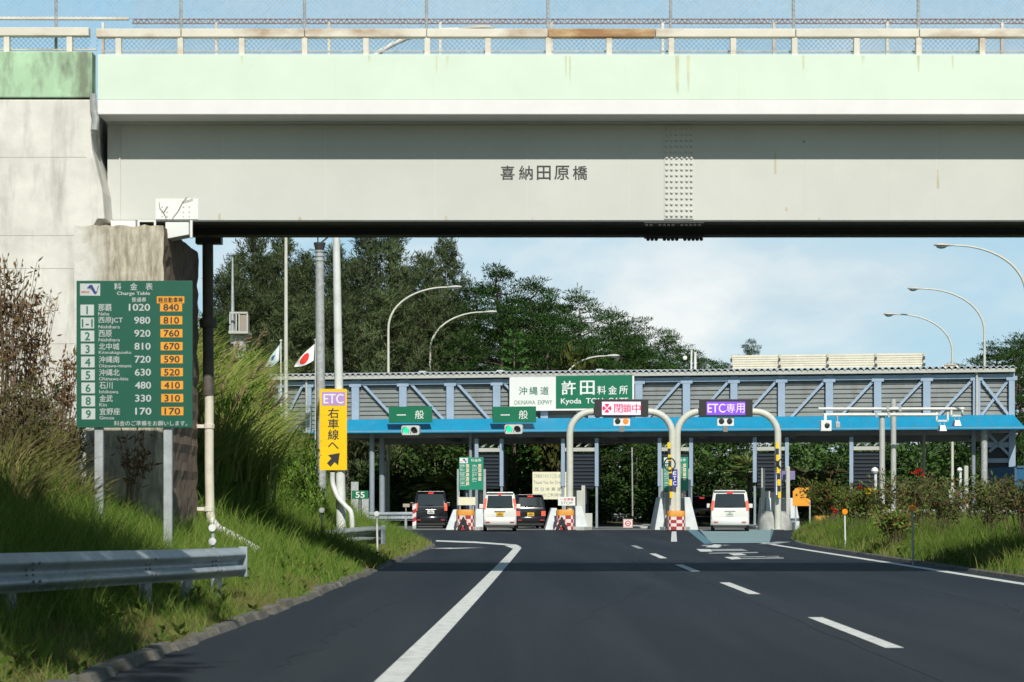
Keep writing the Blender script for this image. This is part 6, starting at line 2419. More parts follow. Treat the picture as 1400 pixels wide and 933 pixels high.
# ------------------------------------------------------------------ cars
def car(X, Y, yaw, label, paint, W=1.475, L=3.4, H=1.75, belt=.98, plate=PLATEY, style="kei", lit=True, group="cars at the toll gate"):
    """Boxy small car seen from behind; built with its tail at local y=0, nose at y=L."""
    t = thing("car", (0, 0, 0), label, "car", group)
    hw = W / 2
    rs = .13 if style != "suv" else .20
    fr = .55
    # stations: y, lower z, belt z, roof z, half width at belt, half width at roof
    st = [(0.0, .42, belt - .03, belt, hw * .955, hw * .93), (.05, .34, belt, belt + .10, hw * .985, hw * .93), (rs, .30, belt, H - .10, hw, hw * .87), (rs + .12, .28, belt, H - .02, hw, hw * .86),
          (L * .35, .24, belt, H, hw, hw * .87), (L * .60, .24, belt, H - .03, hw, hw * .87), (L * .68, .24, belt, H - .10, hw, hw * .86), (L - fr - .12, .26, belt, belt + .12, hw * .99, hw * .90),
          (L - fr, .27, belt - .03, belt + .03, hw * .98, hw * .88), (L - .14, .30, belt - .16, belt - .10, hw * .95, hw * .86), (L, .40, belt - .30, belt - .24, hw * .88, hw * .80)]

    def ring(s_):
        y, zl, zb2, zr, wb, wr = s_
        zr = max(zr, zb2 + .02)
        half = [(wb * .80, zl), (wb * .97, zl + .06), (wb, (zl + zb2) / 2), (wb * .985, zb2), (wb * .985 + (wr - wb * .985) * .5, zb2 + (zr - zb2) * .55), (wr, zr - min(.08, (zr - zb2) * .3)), (wr - .09, zr)]
        return [(x, y, z) for x, z in half] + [(-x, y, z) for x, z in half[::-1]]

    vs, fs = [], []
    n = 14
    for s_ in st:
        vs += ring(s_)
    for i in range(len(st) - 1):
        for k_ in range(n):
            k2 = (k_ + 1) % n
            fs.append((i * n + k_, (i + 1) * n + k_, (i + 1) * n + k2, i * n + k2))
    fs.append(tuple(range(n)))
    fs.append(tuple(reversed(range((len(st) - 1) * n, len(st) * n))))
    mb = MB()
    mb.add(vs, fs)
    body = build(mb, "body", paint, t, smooth=True, sharp=50)

    def roofw(z):
        f = (z - belt) / (H - belt)
        return hw * (.985 - .125 * f)

    def rear_y(z):
        return .0 if z < belt + .05 else np.interp(z, [belt + .05, H - .10], [.02, rs])

    # rear glass
    z0, z1 = belt + (.06 if style != "suv" else .12), H - .17
    g = MB()
    vs = []
    for z in np.linspace(z0, z1, 5):
        w_ = roofw(z) - .13
        for u in (-1, -.96, -.5, 0, .5, .96, 1):
            vs.append((u * w_, rear_y(z) - .02 - .012 * (1 - u * u), z))
    g.add(vs, [(i * 7 + j, i * 7 + j + 1, (i + 1) * 7 + j + 1, (i + 1) * 7 + j) for i in range(4) for j in range(6)])
    build(g, "rear_window", GLASSD, t, smooth=True)
    for s_ in (-1, 1):
        for (ya, yb) in ((.28, L * .30), (L * .32, L * .50), (L * .52, L * .68)):
            g = MB()
            zz0, zz1 = belt + .05, H - .15
            yb2 = yb
            p = []
            for (yy, zz) in ((ya, zz0), (yb + (.25 if yb > L * .6 else 0), zz0), (yb2, zz1), (ya + .03, zz1)):
                p.append((s_ * (roofw(zz) + .004), yy, zz))
            g.add(p, [(0, 1, 2, 3) if s_ > 0 else (3, 2, 1, 0)])
            build(g, "side_window", GLASSD, t)
    # tail lamps
    for s_ in (-1, 1):
        g = MB()
        if style == "kei":
            za, zb3, wl_ = belt + .02, belt + .48, .105
        elif style == "van":
            za, zb3, wl_ = belt - .06, belt + .36, .12
        elif style == "blackvan":
            za, zb3, wl_ = belt - .18, belt + .18, .15
        else:
            za, zb3, wl_ = .62, .86, .22
        vv = []
        for z in np.linspace(za, zb3, 4):
            w_ = roofw(max(z, belt)) + .006
            y_ = rear_y(z)
            vv += [(s_ * (w_ - wl_), y_ - .035, z), (s_ * w_ * .985, y_ - .02, z), (s_ * (w_ + .004), y_ + .10, z)]
        ff = [(i * 3 + j, i * 3 + j + 1, (i + 1) * 3 + j + 1, (i + 1) * 3 + j) for i in range(3) for j in range(2)]
        if s_ < 0:
            ff = [f[::-1] for f in ff]
        g.add(vv, ff)
        build(g, "tail_light", TAILLIT if lit else TAIL, t, smooth=True)
    g = MB()
    zc2 = H - .11
    g.box(-.13 if style != "kei" else -.06, .13 if style != "kei" else .06, rear_y(zc2) - .05, rear_y(zc2) + .01, zc2 - .035, zc2 + .03)
    build(g, "brake_light", BRAKELIT, t, bevel=.01)
    # roof spoiler
    g = MB()
    g.box(-hw * .80, hw * .80, rs - .10, rs + .2, H - .062, H - .022)
    build(g, "spoiler", paint, t, bevel=.015)
    # plate, garnish, bumper
    zp = belt - .22 if style in ("kei", "van") else belt - .25
    g = MB()
    g.box(-.165, .165, -.035, -.022, zp - .085, zp + .085)
    pl_ = build(g, "licence_plate", plate, t, bevel=.006)
    g = MB()
    for (a_, b_, c_, d_) in ((-.11, -.06, -.05, .01), (-.04, .0, -.05, .01), (.02, .06, -.05, .01), (.08, .12, -.05, .01), (-.06, .06, .035, .06)):
        g.box(a_, b_, -.039, -.036, zp + c_, zp + d_)
    build(g, "plate_digit", TXTG if plate is PLATEW else TXTK, pl_)
    g = MB()
    g.box(-.24, .24, -.03, -.012, zp + .105, zp + .135)
    build(g, "plate_garnish", CHROME if style in ("van", "blackvan") else PLASTIC, t, bevel=.006)
    g = MB()
    bw = hw * .985
    prof_ = [(.0, .28), (-.05, .34), (-.075, .46), (-.06, .58), (-.02, .62)]
    vs = []
    us = [-1, -.97, -.85, 0, .85, .97, 1]
    yo = [.30, .10, .015, 0, .015, .10, .30]
    for (y_, z_) in prof_:
        for u, yy in zip(us, yo):
            vs.append((u * bw * 1.012, y_ + yy, z_))
    g.add(vs, [(i * 7 + j, i * 7 + j + 1, (i + 1) * 7 + j + 1, (i + 1) * 7 + j) for i in range(4) for j in range(6)])
    bp_ = build(g, "bumper", paint, t, smooth=True)
    for s_ in (-1, 1):
        g = MB()
        g.box(s_ * hw * .72 - .09, s_ * hw * .72 + .09, -.085, -.062, .40, .44)
        build(g, "reflector", TAIL, bp_)
    g = MB()
    g.box(-hw * .86, hw * .86, .02, L - .1, .17, .33)
    build(g, "underbody", PLASTIC, t)
    # wheels
    rw = .285 if style != "suv" else .34
    for s_ in (-1, 1):
        for yy in (.52, L - .62):
            c = (s_ * (hw - .085), yy, rw)
            g = MB()
            g.lathe((c[0] - .08, c[1], c[2]), [(rw * .62, 0), (rw * .93, 0), (rw, .03), (rw, .13), (rw * .93, .16), (rw * .62, .16)], 22, "x")
            wh = build(g, "wheel", TYRE, t, smooth=True)
            g = MB()
            g.lathe((c[0] + s_ * .07 - .01, c[1], c[2]), [(.05, -.01), (rw * .6, 0), (rw * .62, .02)][::1], 16, "x")
            build(g, "rim", RIM, wh, smooth=True)
    for s_ in (-1, 1):
        g = MB()
        g.box(s_ * (hw + .10) - .09, s_ * (hw + .10) + .09, L * .66, L * .66 + .07, belt + .03, belt + .22)
        g.box(s_ * (hw + .0) - .03, s_ * (hw + .0) + .03, L * .66 + .02, L * .66 + .05, belt + .03, belt + .07)
        build(g, "mirror", paint, t, bevel=.02)
    g = MB()
    g.tube([(-.28, -.02 + .12 * 0, z0 + .03), (.10, -.05, z0 + .05)], .012, 6)
    build(g, "wiper", PLASTIC, t)
    t.location = (X, Y, 0)
    t.rotation_euler = (0, 0, R(yaw))
    return t


car(wx(683.5, 87.5), 87.5, 0.5, "white kei car with yellow plate waiting between the two left islands", CARW)
car(wx(725.5, 95.9), 95.9, 6, "black kei car with yellow plate ahead of the white one at the booth", CARK, H=1.68, belt=.95, style="suv")
car(wx(589, 96.8), 96.8, 3, "tall black van with white plate in the leftmost lane", CARK, W=1.62, L=4.2, H=1.84, belt=1.05, plate=PLATEW, style="blackvan")
car(wx(998, 87.5), 87.5, -6, "white van with white plate entering the purple ETC lane", CARW, W=1.69, L=4.5, H=1.83, belt=1.0, plate=PLATEW, style="van")
car(wx(960, 110), 110, -3, "dark blue small car with yellow plate leaving beyond the white van", CARD, H=1.62, belt=.95, style="suv", lit=False)


# ------------------------------------------------------------------ vegetation
def scatter(n, x0, x1, y0, y1, test):
    X = rng.uniform(x0, x1, n)
    Yv = rng.uniform(y0, y1, n)
    k_ = test(X, Yv)
    X, Yv = X[k_], Yv[k_]
    return np.stack([X, Yv, ground_z(X, Yv) - .01], 1)


def grass(name, P, H, W, lean, m, label, segs=3, az=None):
    V_, F_ = blades(P, H, W, lean, az=az, segs=segs)
    o = link(name, np_mesh(name, V_, F_, m, blades.normals))
    return tag(o, label, "grass", kind="stuff")


def patch(X, Yv, s_=1.0, sd=0.0):
    return np.sin(X * 1.7 * s_ + sd) * np.cos(Yv * 1.1 * s_ + 1.3 + sd) + .5 * np.sin(X * 3.9 * s_ + Yv * 2.3 * s_ + sd)


in_left = lambda X, Yv: (X < left_edge(Yv) - .06) & ~((X < -5.3) & (Yv > 30.9) & (Yv < 34.5))
# near verge, short and patchy by the road, taller behind the rail
P = scatter(70000, -8.5, -2.5, 12.5, 31, in_left)
d = left_edge(P[:, 1]) - P[:, 0]
pt = patch(P[:, 0], P[:, 1])
keep = rng.uniform(size=len(P)) < np.where(d < 1.0, .40 + .35 * pt, 1.0)
P, d, pt = P[keep], d[keep], pt[keep]
H = (.12 + .20 * np.clip(d / 1.0, 0, 1) + .22 * np.clip((d - 1) / 1.2, 0, 1)) * rng.uniform(.5, 1.4, len(P)) * (1 + .25 * pt)
grass("verge_grass", P, H, rng.uniform(.007, .014, len(P)), H * rng.uniform(.2, .8, len(P)), L_GRASS, "soft green grass of the near left verge around the guard rail")
P = scatter(30000, -4.4, -2.5, 12.5, 31, in_left)
d = left_edge(P[:, 1]) - P[:, 0]
keep = rng.uniform(size=len(P)) < np.where(d < 1.1, .9, .10)
P = P[keep]
H = rng.uniform(.05, .17, len(P))
grass("dry_verge_grass", P, H, rng.uniform(.007, .012, len(P)), H * rng.uniform(.3, 1.0, len(P)), L_DRYGR, "dry straw coloured grass along the left kerb")
# beyond the bridge, left
P = scatter(60000, -8.5, -2.0, 31, 70, in_left)
d = left_edge(P[:, 1]) - P[:, 0]
pt = patch(P[:, 0], P[:, 1], .8)
H = (.14 + .36 * np.clip(d / 1.4, 0, 1)) * rng.uniform(.5, 1.5, len(P)) * (1 + .3 * pt)
grass("bank_grass", P, H, rng.uniform(.014, .026, len(P)), H * rng.uniform(.2, .8, len(P)), L_GRASS, "bright grass on the left bank beyond the overpass")
P = scatter(14000, -5.0, -2.0, 38, 66, in_left)
d = left_edge(P[:, 1]) - P[:, 0]
P = P[rng.uniform(size=len(P)) < np.where(d < 1.0, .8, .1)]
H = rng.uniform(.12, .34, len(P))
grass("dry_bank_grass", P, H, rng.uniform(.012, .022, len(P)), H * rng.uniform(.2, .7, len(P)), L_DRYGR, "yellowing grass at the tip of the left verge")
# right verge
in_right = lambda X, Yv: X > right_edge(Yv) + .12
P = scatter(90000, 8.8, 17.5, 26, 84, in_right)
d = P[:, 0] - right_edge(P[:, 1])
pt = patch(P[:, 0], P[:, 1], .9, 2.)
H = (.14 + .36 * np.clip(d / 1.2, 0, 1)) * rng.uniform(.5, 1.5, len(P)) * (1 + .3 * pt)
grass("right_verge_grass", P, H, rng.uniform(.012, .024, len(P)), H * rng.uniform(.2, .8, len(P)), L_GRASS, "tufted grass of the right verge below the shrubs")
P = scatter(9000, 8.8, 12.5, 28, 82, in_right)
H = rng.uniform(.2, .55, len(P))
P = P[patch(P[:, 0], P[:, 1], .6, 4.) > .3]
H = rng.uniform(.2, .6, len(P))
grass("right_tall_grass", P, H, rng.uniform(.014, .022, len(P)), H * rng.uniform(.2, .7, len(P)), L_DRYGR, "taller yellowing grass stems in the right verge")


def weeds(name, P, label, m):
    n = len(P)
    k_ = 9
    az_ = rng.uniform(0, 6.28, (n, k_))
    T_ = np.stack([np.cos(az_), np.sin(az_), rng.uniform(.3, 1.2, (n, k_))], -1).reshape(-1, 3)
    P_ = np.repeat(P, k_, 0) + np.array([0, 0, .02])
    P_[:, 2] += rng.uniform(0, .18, n * k_)
    V_, F_ = leaf_quads(P_, T_, rng.uniform(.06, .16, n * k_), rng.uniform(.03, .06, n * k_))
    tag(link(name, np_mesh(name, V_, [F_], m)), label, "weeds", kind="stuff")


P = scatter(900, -7.5, -2.6, 13, 60, in_left)
P = P[patch(P[:, 0], P[:, 1], 1.3, 3.) > .1]
weeds("verge_weeds", P, "broad leaved weeds dotted through the left verge grass", leafmat("weed_leaves", [(.06, .11, .02), (.12, .19, .035), (.20, .22, .07)], .3))
P = scatter(700, 9.0, 15, 30, 72, in_right)
weeds("right_verge_weeds", P, "broad leaved weeds dotted through the right verge grass", MATS["weed_leaves"])


# tall silver grass clumps on the left bank
def reed_clump(seed, n=420, h=1.7, spread=.45, m=L_REED):
    g = np.random.default_rng(seed)
    P_ = np.stack([g.normal(0, spread * .45, n), g.normal(0, spread * .45, n), np.zeros(n)], 1)
    Hh = g.uniform(.55, 1.1, n) * h
    az_ = np.where(g.uniform(size=n) < .7, np.arctan2(P_[:, 1], P_[:, 0]) + g.normal(0, .5, n), g.uniform(0, 6.28, n))
    V_, F_ = blades(P_, Hh, g.uniform(.026, .055, n), Hh * g.uniform(.3, 1.15, n), curl=.5, az=az_, segs=5)
    return np_mesh("blades", V_, F_, m, blades.normals)


def plume_mesh(seed, n=5, h=2.1):
    g = np.random.default_rng(seed)
    mb_ = MB()
    Vs, Fs, o_ = [], [], 0
    for k_ in range(n):
        az_ = g.uniform(0, 6.28)
        le = g.uniform(.4, 1.0)
        top = np.array([math.cos(az_) * le, math.sin(az_) * le, h * g.uniform(.75, 1.05)])
        m_ = 26
        tt = g.uniform(.82, 1.0, m_)
        base = np.stack([top[0] * tt ** 2, top[1] * tt ** 2, top[2] * (tt - .1 * tt ** 3)], 1)
        V_, F_ = leaf_quads(base, np.stack([np.full(m_, top[0] * .8), np.full(m_, top[1] * .8), np.full(m_, .5)], 1) + g.normal(0, .25, (m_, 3)), .16, .022, g)
        Vs.append(V_)
        Fs.append(F_ + o_)
        o_ += len(V_)
        # stalk
        ss = np.linspace(0, .9, 6)
        c = np.stack([top[0] * ss ** 2, top[1] * ss ** 2, top[2] * (ss - .1 * ss ** 3)], 1)
        sv = np.concatenate([c - [.006, 0, 0], c + [.006, 0, 0]])
        Vs.append(sv)
        Fs.append(np.array([[i, i + 1, 7 + i, 6 + i] for i in range(5)]) + o_)
        o_ += len(sv)
    return np_mesh("plumes", np.concatenate(Vs), [np.concatenate(Fs)], L_PLUME)


REEDS = [reed_clump(s_, 380, 1.75, .5) for s_ in (1, 2, 3, 4, 5, 6)]
PLUMES = [plume_mesh(s_) for s_ in (11, 12)]
rr = random.Random(21)
cl_spots = []
for Yc in np.arange(38.5, 63, 1.15):
    for dd in (2.5, 3.3, 4.2, 5.2, 6.4, 7.8):
        if rr.random() < .86:
            y_ = float(Yc + rr.uniform(-.5, .5))
            x_ = float(left_edge(y_)) - dd - rr.uniform(-.35, .35)
            if y_ > 57:
                x_ -= (y_ - 57) * .22
            if CX + (x_ + 1.25) / y_ * F > (428 if y_ < 56 else 462):
                continue
            if y_ < 41 and x_ > -5.4:
                continue
            pyt_ = HY - (float(ground_z(x_, y_)) + 1.55 - CAMH) * F / y_
            if CX + (x_ + .85) / y_ * F > min(430, max(366, 372 + (pyt_ - 492) * .69)):
                continue
            cl_spots.append((x_, y_))
reed_grp = "silver grass clumps covering the left bank"
for i, (x_, y_) in enumerate(cl_spots):
    t = thing("silver_grass_clump", (x_, y_, float(ground_z(x_, y_)) - .05), "arching silver grass clump in the thicket on the left bank beyond the overpass", "grass clump", reed_grp)
    s_ = rr.uniform(.75, 1.2)
    t.scale = (s_, s_, s_ * rr.uniform(.85, 1.1))
    t.rotation_euler = (0, 0, rr.uniform(-.45, .45))
    b_ = link("blades", REEDS[i % 6], t)
    if rr.random() < .45:
        p_ = link("plumes", PLUMES[i % 2], t)


# generic crown of leaves around blobs
def blob_leaves(blobs, n_per_m2, ln, wd, g, droop=0.0, up=0.2, shell=.55):
    """blobs: (cx,cy,cz, rx,ry,rz). Leaves through the volume, denser near the surface."""
    Ps, Ts, Ns = [], [], []
    for (cx_, cy_, cz_, rx_, ry_, rz_) in blobs:
        n = max(20, int(n_per_m2 * (rx_ * ry_ + ry_ * rz_ + rx_ * rz_) * 4))
        dd = unit(g.normal(size=(n, 3)))
        rr_ = g.uniform(shell ** 3, 1.08, n) ** (1 / 3)
        lump = 1 + .22 * np.sin(dd[:, 0] * 5 + cx_) * np.cos(dd[:, 1] * 4 + cy_ * 2) + .15 * np.sin(dd[:, 2] * 7 + cz_)
        p_ = dd * (rr_ * lump)[:, None] * np.array([rx_, ry_, rz_]) + np.array([cx_, cy_, cz_])
        Ps.append(p_)
        Ns.append(dd / np.array([rx_, ry_, rz_]) * rx_ + np.array([0, 0, .25]))
        Ts.append(dd * np.array([1, 1, .6]) + g.normal(0, .6, (n, 3)) + np.array([0, 0, up - droop]))
    P_, T_ = np.concatenate(Ps), np.concatenate(Ts)
    V_, F_ = leaf_quads(P_, T_, g.uniform(.6, 1.4, len(P_)) * ln, g.uniform(.7, 1.3, len(P_)) * wd, g)
    F_, N_ = soft_normals(V_, F_, np.repeat(unit(np.concatenate(Ns)), 4, 0))
    return V_, F_, N_


def trunk_mesh(name, segs_, m):
    mb_ = MB()
    for pts, rad in segs_:
        mb_.tube(pts, rad, 7)
    me_ = bpy.data.meshes.new(name)
    me_.from_pydata(mb_.v, [], mb_.f)
    me_.materials.append(m)
    me_.shade_smooth()
    return me_


def pine_variant(seed):
    """Unit-ish Ryukyu pine 12 m tall: leaning trunk, spreading limbs, flat layered needle pads."""
    g = np.random.default_rng(seed)
    Ht = 12.0
    lean = g.uniform(-.8, .8, 2)
    tp = [(lean[0] * (z / Ht) ** 1.5 + .15 * math.sin(z), lean[1] * (z / Ht) ** 1.5, z) for z in np.linspace(0, Ht * .93, 9)]
    segs_ = [(tp, list(np.linspace(.24, .05, 9)))]
    pads = []
    for k_ in range(30):
        f = .30 + .70 * (k_ / 29)
        z = Ht * .95 * f
        az_ = k_ * 2.4 + g.uniform(-.5, .5)
        ln_ = (3.5 * (1 - f) ** .62 + .55) * g.uniform(.65, 1.15)
        bxy = np.array([np.interp(z, [p[2] for p in tp], [p[0] for p in tp]), np.interp(z, [p[2] for p in tp], [p[1] for p in tp])])
        e = np.array([bxy[0] + math.cos(az_) * ln_, bxy[1] + math.sin(az_) * ln_, z + .25 * ln_ + g.uniform(-.1, .3)])
        mid = np.array([bxy[0], bxy[1], z]) * .5 + e * .5 + np.array([0, 0, -.08 * ln_])
        segs_.append(([(bxy[0], bxy[1], z), tuple(mid), tuple(e)], [.075 * (1 - f) + .03, .04, .015]))
        for q_ in (.6, .85, 1.05):
            c = np.array([bxy[0], bxy[1], z]) * (1 - q_) + e * q_ + g.normal(0, .18, 3)
            s_ = g.uniform(.55, .95) * (1.1 - .4 * f)
            pads.append((c[0], c[1], c[2] + .15, s_ * 1.05, s_ * 1.05, s_ * .30))
    pads.append((tp[-1][0], tp[-1][1], Ht - .3, .6, .6, .7))
    V_, F_, N_ = blob_leaves(pads, 62, .19, .042, g, up=.9, shell=.2)
    return trunk_mesh("trunk", segs_, BARK), np_mesh("crown", V_, [F_], L_PINE, N_)


def casu_variant(seed):
    """Casuarina 16 m tall: upswept limbs hung with thin drooping sprays."""
    g = np.random.default_rng(seed)
    Ht = 16.0
    tp = [(.3 * math.sin(z * .4 + seed), .2 * math.cos(z * .3), z) for z in np.linspace(0, Ht * .97, 10)]
    segs_ = [(tp, list(np.linspace(.26, .02, 10)))]
    Ps, Ts, Ns = [], [], []
    for k_ in range(64):
        f = .10 + .88 * (k_ / 63)
        z = Ht * f
        az_ = k_ * 2.39 + g.uniform(-.6, .6)
        ln_ = (3.0 * (1 - f) ** .75 + .35) * g.uniform(.5, 1.2)
        bx_ = np.interp(z, [p[2] for p in tp], [p[0] for p in tp])
        b0 = np.array([bx_, 0.1, z])
        e = b0 + np.array([math.cos(az_) * ln_, math.sin(az_) * ln_, ln_ * .75])
        segs_.append(([tuple(b0), tuple((b0 + e) / 2 + [0, 0, -.1]), tuple(e)], [.05 * (1 - f) + .02, .025, .01]))
        m_ = int(46 * (.5 + ln_ / 2.2))
        q_ = g.uniform(.22, 1.06, m_)
        c = b0[None] * (1 - q_[:, None]) + e[None] * q_[:, None] + g.normal(0, .16 + .07 * ln_, (m_, 3))
        # every twig carries a brush of fine sprays
        c0_ = c
        c = np.repeat(c, 6, 0) + g.normal(0, .09, (m_ * 6, 3))
        Ps.append(c)
        Ns.append((c - np.repeat(c0_, 6, 0)) * 5 + (c - (b0 * .55 + e * .45)[None]) * np.array([1, 1, .8]) + np.array([math.cos(az_), math.sin(az_), .4]) * .5)
        td = np.stack([np.full(m_, math.cos(az_) * .6), np.full(m_, math.sin(az_) * .6), np.full(m_, .75)], 1) + g.normal(0, .55, (m_, 3))
        Ts.append(np.repeat(td, 6, 0) + g.normal(0, .35, (m_ * 6, 3)))
    P_, T_ = np.concatenate(Ps), np.concatenate(Ts)
    V_, F_ = leaf_quads(P_, T_, g.uniform(.22, .5, len(P_)), g.uniform(.035, .065, len(P_)), g)
    Nc = unit(np.concatenate(Ns))
    F_, N_ = soft_normals(V_, F_, np.repeat(Nc, 4, 0))
    return trunk_mesh("trunk", segs_, BARKG), np_mesh("crown", V_, [F_], L_CASU, N_)


def bush_variant(seed, m=L_BUSH, nb_=14):
    """Dense broadleaf bush-tree 5 m tall."""
    g = np.random.default_rng(seed)
    blobs, segs_ = [], [([(0, 0, 0), (.1, 0, 1.0), (.15, .1, 2.2)], [.14, .10, .06])]
    for k_ in range(nb_):
        az_ = g.uniform(0, 6.28)
        rr_ = g.uniform(.2, 1.7)
        z = g.uniform(.7, 4.4)
        sc_ = 1 - .35 * (z / 4.6)
        c = (math.cos(az_) * rr_ * sc_, math.sin(az_) * rr_ * sc_, z)
        s_ = g.uniform(.55, .95)
        blobs.append((*c, s_, s_, s_ * .75))
        segs_.append(([(.1, 0, .9), (c[0] * .6, c[1] * .6, z * .7 + .3), c], [.05, .035, .012]))
    V_, F_, N_ = blob_leaves(blobs, 26, .26, .13, g, up=.1, shell=.4)
    return trunk_mesh("trunk", segs_, BARKG), np_mesh("crown", V_, [F_], m, N_)


def araucaria_mesh():
    g = np.random.default_rng(77)
    segs_ = [([(0, 0, 0), (0, 0, 8.6)], [.14, .02])]
    Ps, Ts = [], []
    for k_ in range(20):
        z = 1.0 + 7.5 * k_ / 19
        rad = 1.75 * (1 - (z - 1.0) / 8.4) ** .8 + .08
        for j in range(7):
            az_ = j * 6.283 / 7 + k_ * .45
            m_ = int(10 + 30 * rad / 1.7)
            q_ = g.uniform(.12, 1, m_)
            c = np.stack([np.cos(az_ + g.normal(0, .10, m_)) * q_ * rad, np.sin(az_ + g.normal(0, .10, m_)) * q_ * rad, z + .18 * q_ ** 2 + g.normal(0, .025, m_)], 1)
            Ps.append(c)
            Ts.append(np.stack([np.full(m_, math.cos(az_)), np.full(m_, math.sin(az_)), np.full(m_, .35)], 1) + g.normal(0, .4, (m_, 3)))
    P_, T_ = np.concatenate(Ps), np.concatenate(Ts)
    V_, F_ = leaf_quads(P_, T_, .24, .09, g)
    return trunk_mesh("trunk", segs_, BARK), np_mesh("crown", V_, [F_], leafmat("fresh_conifer_needles", [(.04, .10, .025), (.07, .16, .04), (.11, .21, .06)], .3))


def palm_mesh(seed, th, fr_len, fan, m):
    g = np.random.default_rng(seed)
    segs_ = [([(0, 0, 0), (.04, 0, th * .5), (0, .03, th)], [.14, .11, .12])]
    Ps, Ts, Ls = [], [], []
    for k_ in range(26):
        az_ = k_ * 2.4
        el = g.uniform(-.5, 1.2)
        d0 = np.array([math.cos(az_) * math.cos(el), math.sin(az_) * math.cos(el), math.sin(el)])
        side_ = np.array([-math.sin(az_), math.cos(az_), 0])
        if fan:
            for q_ in np.linspace(-1.1, 1.1, 17):
                dd = d0 * math.cos(q_) + side_ * math.sin(q_)
                Ps.append(np.array([0, 0, th]) + d0 * fr_len * .45)
                Ts.append(dd + [0, 0, -.25])
                Ls.append(fr_len * .6)
        else:
            for q_ in np.linspace(.12, 1, 22):
                pos = np.array([0, 0, th]) + d0 * fr_len * q_ + np.array([0, 0, -.55 * fr_len * q_ ** 2])
                for s_ in (-1, 1):
                    Ps.append(pos)
                    Ts.append(side_ * s_ + d0 * .7 + np.array([0, 0, -.45 * q_]))
                    Ls.append(fr_len * .32 * (1.1 - q_ * .6))
    V_, F_ = leaf_quads(np.array(Ps), np.array(Ts), np.array(Ls), .065, g)
    return trunk_mesh("trunk", segs_, BARKG), np_mesh("crown", V_, [F_], m)


PINES = [pine_variant(s_) for s_ in (31, 32, 33, 34)]
CASUS = [casu_variant(s_) for s_ in (41, 42, 43)]
BUSHES = [bush_variant(s_) for s_ in (51, 52, 53)]
L_UNDER = leafmat("brightened_undergrowth_leaves", [(0.036, 0.078, 0.023), (0.070, 0.140, 0.038), (0.115, 0.195, 0.055)], 0.35)  # leaf colour lightened to lift the building's shade on these bushes
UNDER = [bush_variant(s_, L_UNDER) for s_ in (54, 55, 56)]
tr_ = random.Random(99)


def tree(name, meshes, px, pyt, Y, nominal, label, group, wide=1.0, sink=.2):
    x = wx(px, Y)
    gz = float(ground_z(x, Y)) - sink
    h = wz(pyt, Y) - gz
    s_ = h / nominal
    t = thing(name, (x, Y, gz), label, "tree" if "bush" not in name else "bush", group)
    w_ = s_ ** .8 * wide * tr_.uniform(.9, 1.1)
    t.scale = (w_, w_, s_)
    t.rotation_euler = (0, 0, tr_.uniform(0, 6.28))
    link("trunk", meshes[0], t)
    link("crown", meshes[1], t)
    return t


casu = [(322, 352, 122, "thin pale crowned casuarina behind the lookout mast"), (350, 318, 126, "tall casuarina just right of the lookout mast"), (388, 326, 130, "tall casuarina behind the lamp left of the flags"),
        (420, 350, 124, "brownish casuarina behind the red disc flag"), (462, 340, 132, "casuarina crown behind the white lamp pole"), (500, 312, 128, "tallest casuarina right of the white lamp pole"),
        (538, 318, 134, "tall casuarina above the left arched lamp"), (578, 352, 126, "ragged casuarina left of the taller arched lamp head"), (608, 330, 131, "pointed casuarina with sky showing through, above the taller arched lamp head")]
for i, (px, pyt, Y, lb) in enumerate(casu):
    tree("casuarina_tree", CASUS[i % 3], px, pyt, Y, 16, lb, "casuarinas on the hill behind the gate", wide=.95)
for i, (px, pyt, Y) in enumerate(((300, 380, 116), (335, 400, 117), (370, 410, 118), (404, 420, 117), (440, 410, 119), (478, 405, 117), (516, 400, 118), (552, 410, 119), (590, 410, 120), (560, 370, 138), (480, 360, 140), (410, 365, 140), (370, 352, 140), (620, 430, 121))):
    tree("casuarina_tree", CASUS[(i + 1) % 3], px, pyt, Y, 16, "lower brown green casuarina filling the wood behind the flags and lamps", "lower casuarinas of the wood", wide=1.15)
pine = [(655, 388, 132, "broad pine right of the arched lamps"), (695, 369, 138, "highest pine, with a bare spire, right of the arched lamps"), (732, 388, 134, "pine above the left half of the name board"),
        (770, 402, 138, "pine above the middle of the name board"), (806, 400, 134, "pine crown above the right half of the name board"), (838, 425, 138, "pine descending the slope right of the name board"),
        (868, 440, 134, "pine above the closed lane board on the falling tree line"), (902, 458, 138, "pine left of the roof antenna on the falling tree line"), (932, 474, 134, "low pine beside the roof antenna"),
        (962, 488, 142, "small pine at the end of the falling tree line"), (985, 497, 146, "pine tip just left of the cream roof screen"), (1021, 469, 160, "thin pine tip rising above the cream roof screen"),
        (1368, 470, 122, "dark pine behind the right end of the roof"), (1398, 462, 119, "dark pine at the right edge of the view"), (1345, 492, 128, "low pine behind the middle lamp pole")]
for i, (px, pyt, Y, lb) in enumerate(pine):
    tree("pine_tree", PINES[i % 4], px, pyt, Y, 12, lb, "pines on the hill behind the gate", wide=1.15 if px != 1021 else .6)
for i, (px, pyt, Y) in enumerate(((640, 420, 124), (676, 425, 122), (715, 425, 125), (750, 430, 122), (785, 440, 124), (820, 455, 122), (850, 470, 123), (885, 480, 122), (915, 490, 123), (660, 460, 119), (745, 465, 118), (800, 475, 118),
                                  (1060, 512, 124), (1110, 515, 126), (1160, 512, 123), (1215, 515, 125), (1260, 510, 124), (1310, 505, 124), (960, 506, 122), (1010, 508, 124), (1385, 500, 116), (1420, 470, 121))):
    tree("pine_tree", PINES[(i + 2) % 4], px, pyt, Y, 12, "lower dark pine crowded behind the toll gate roof", "lower pines of the wood", wide=1.35)
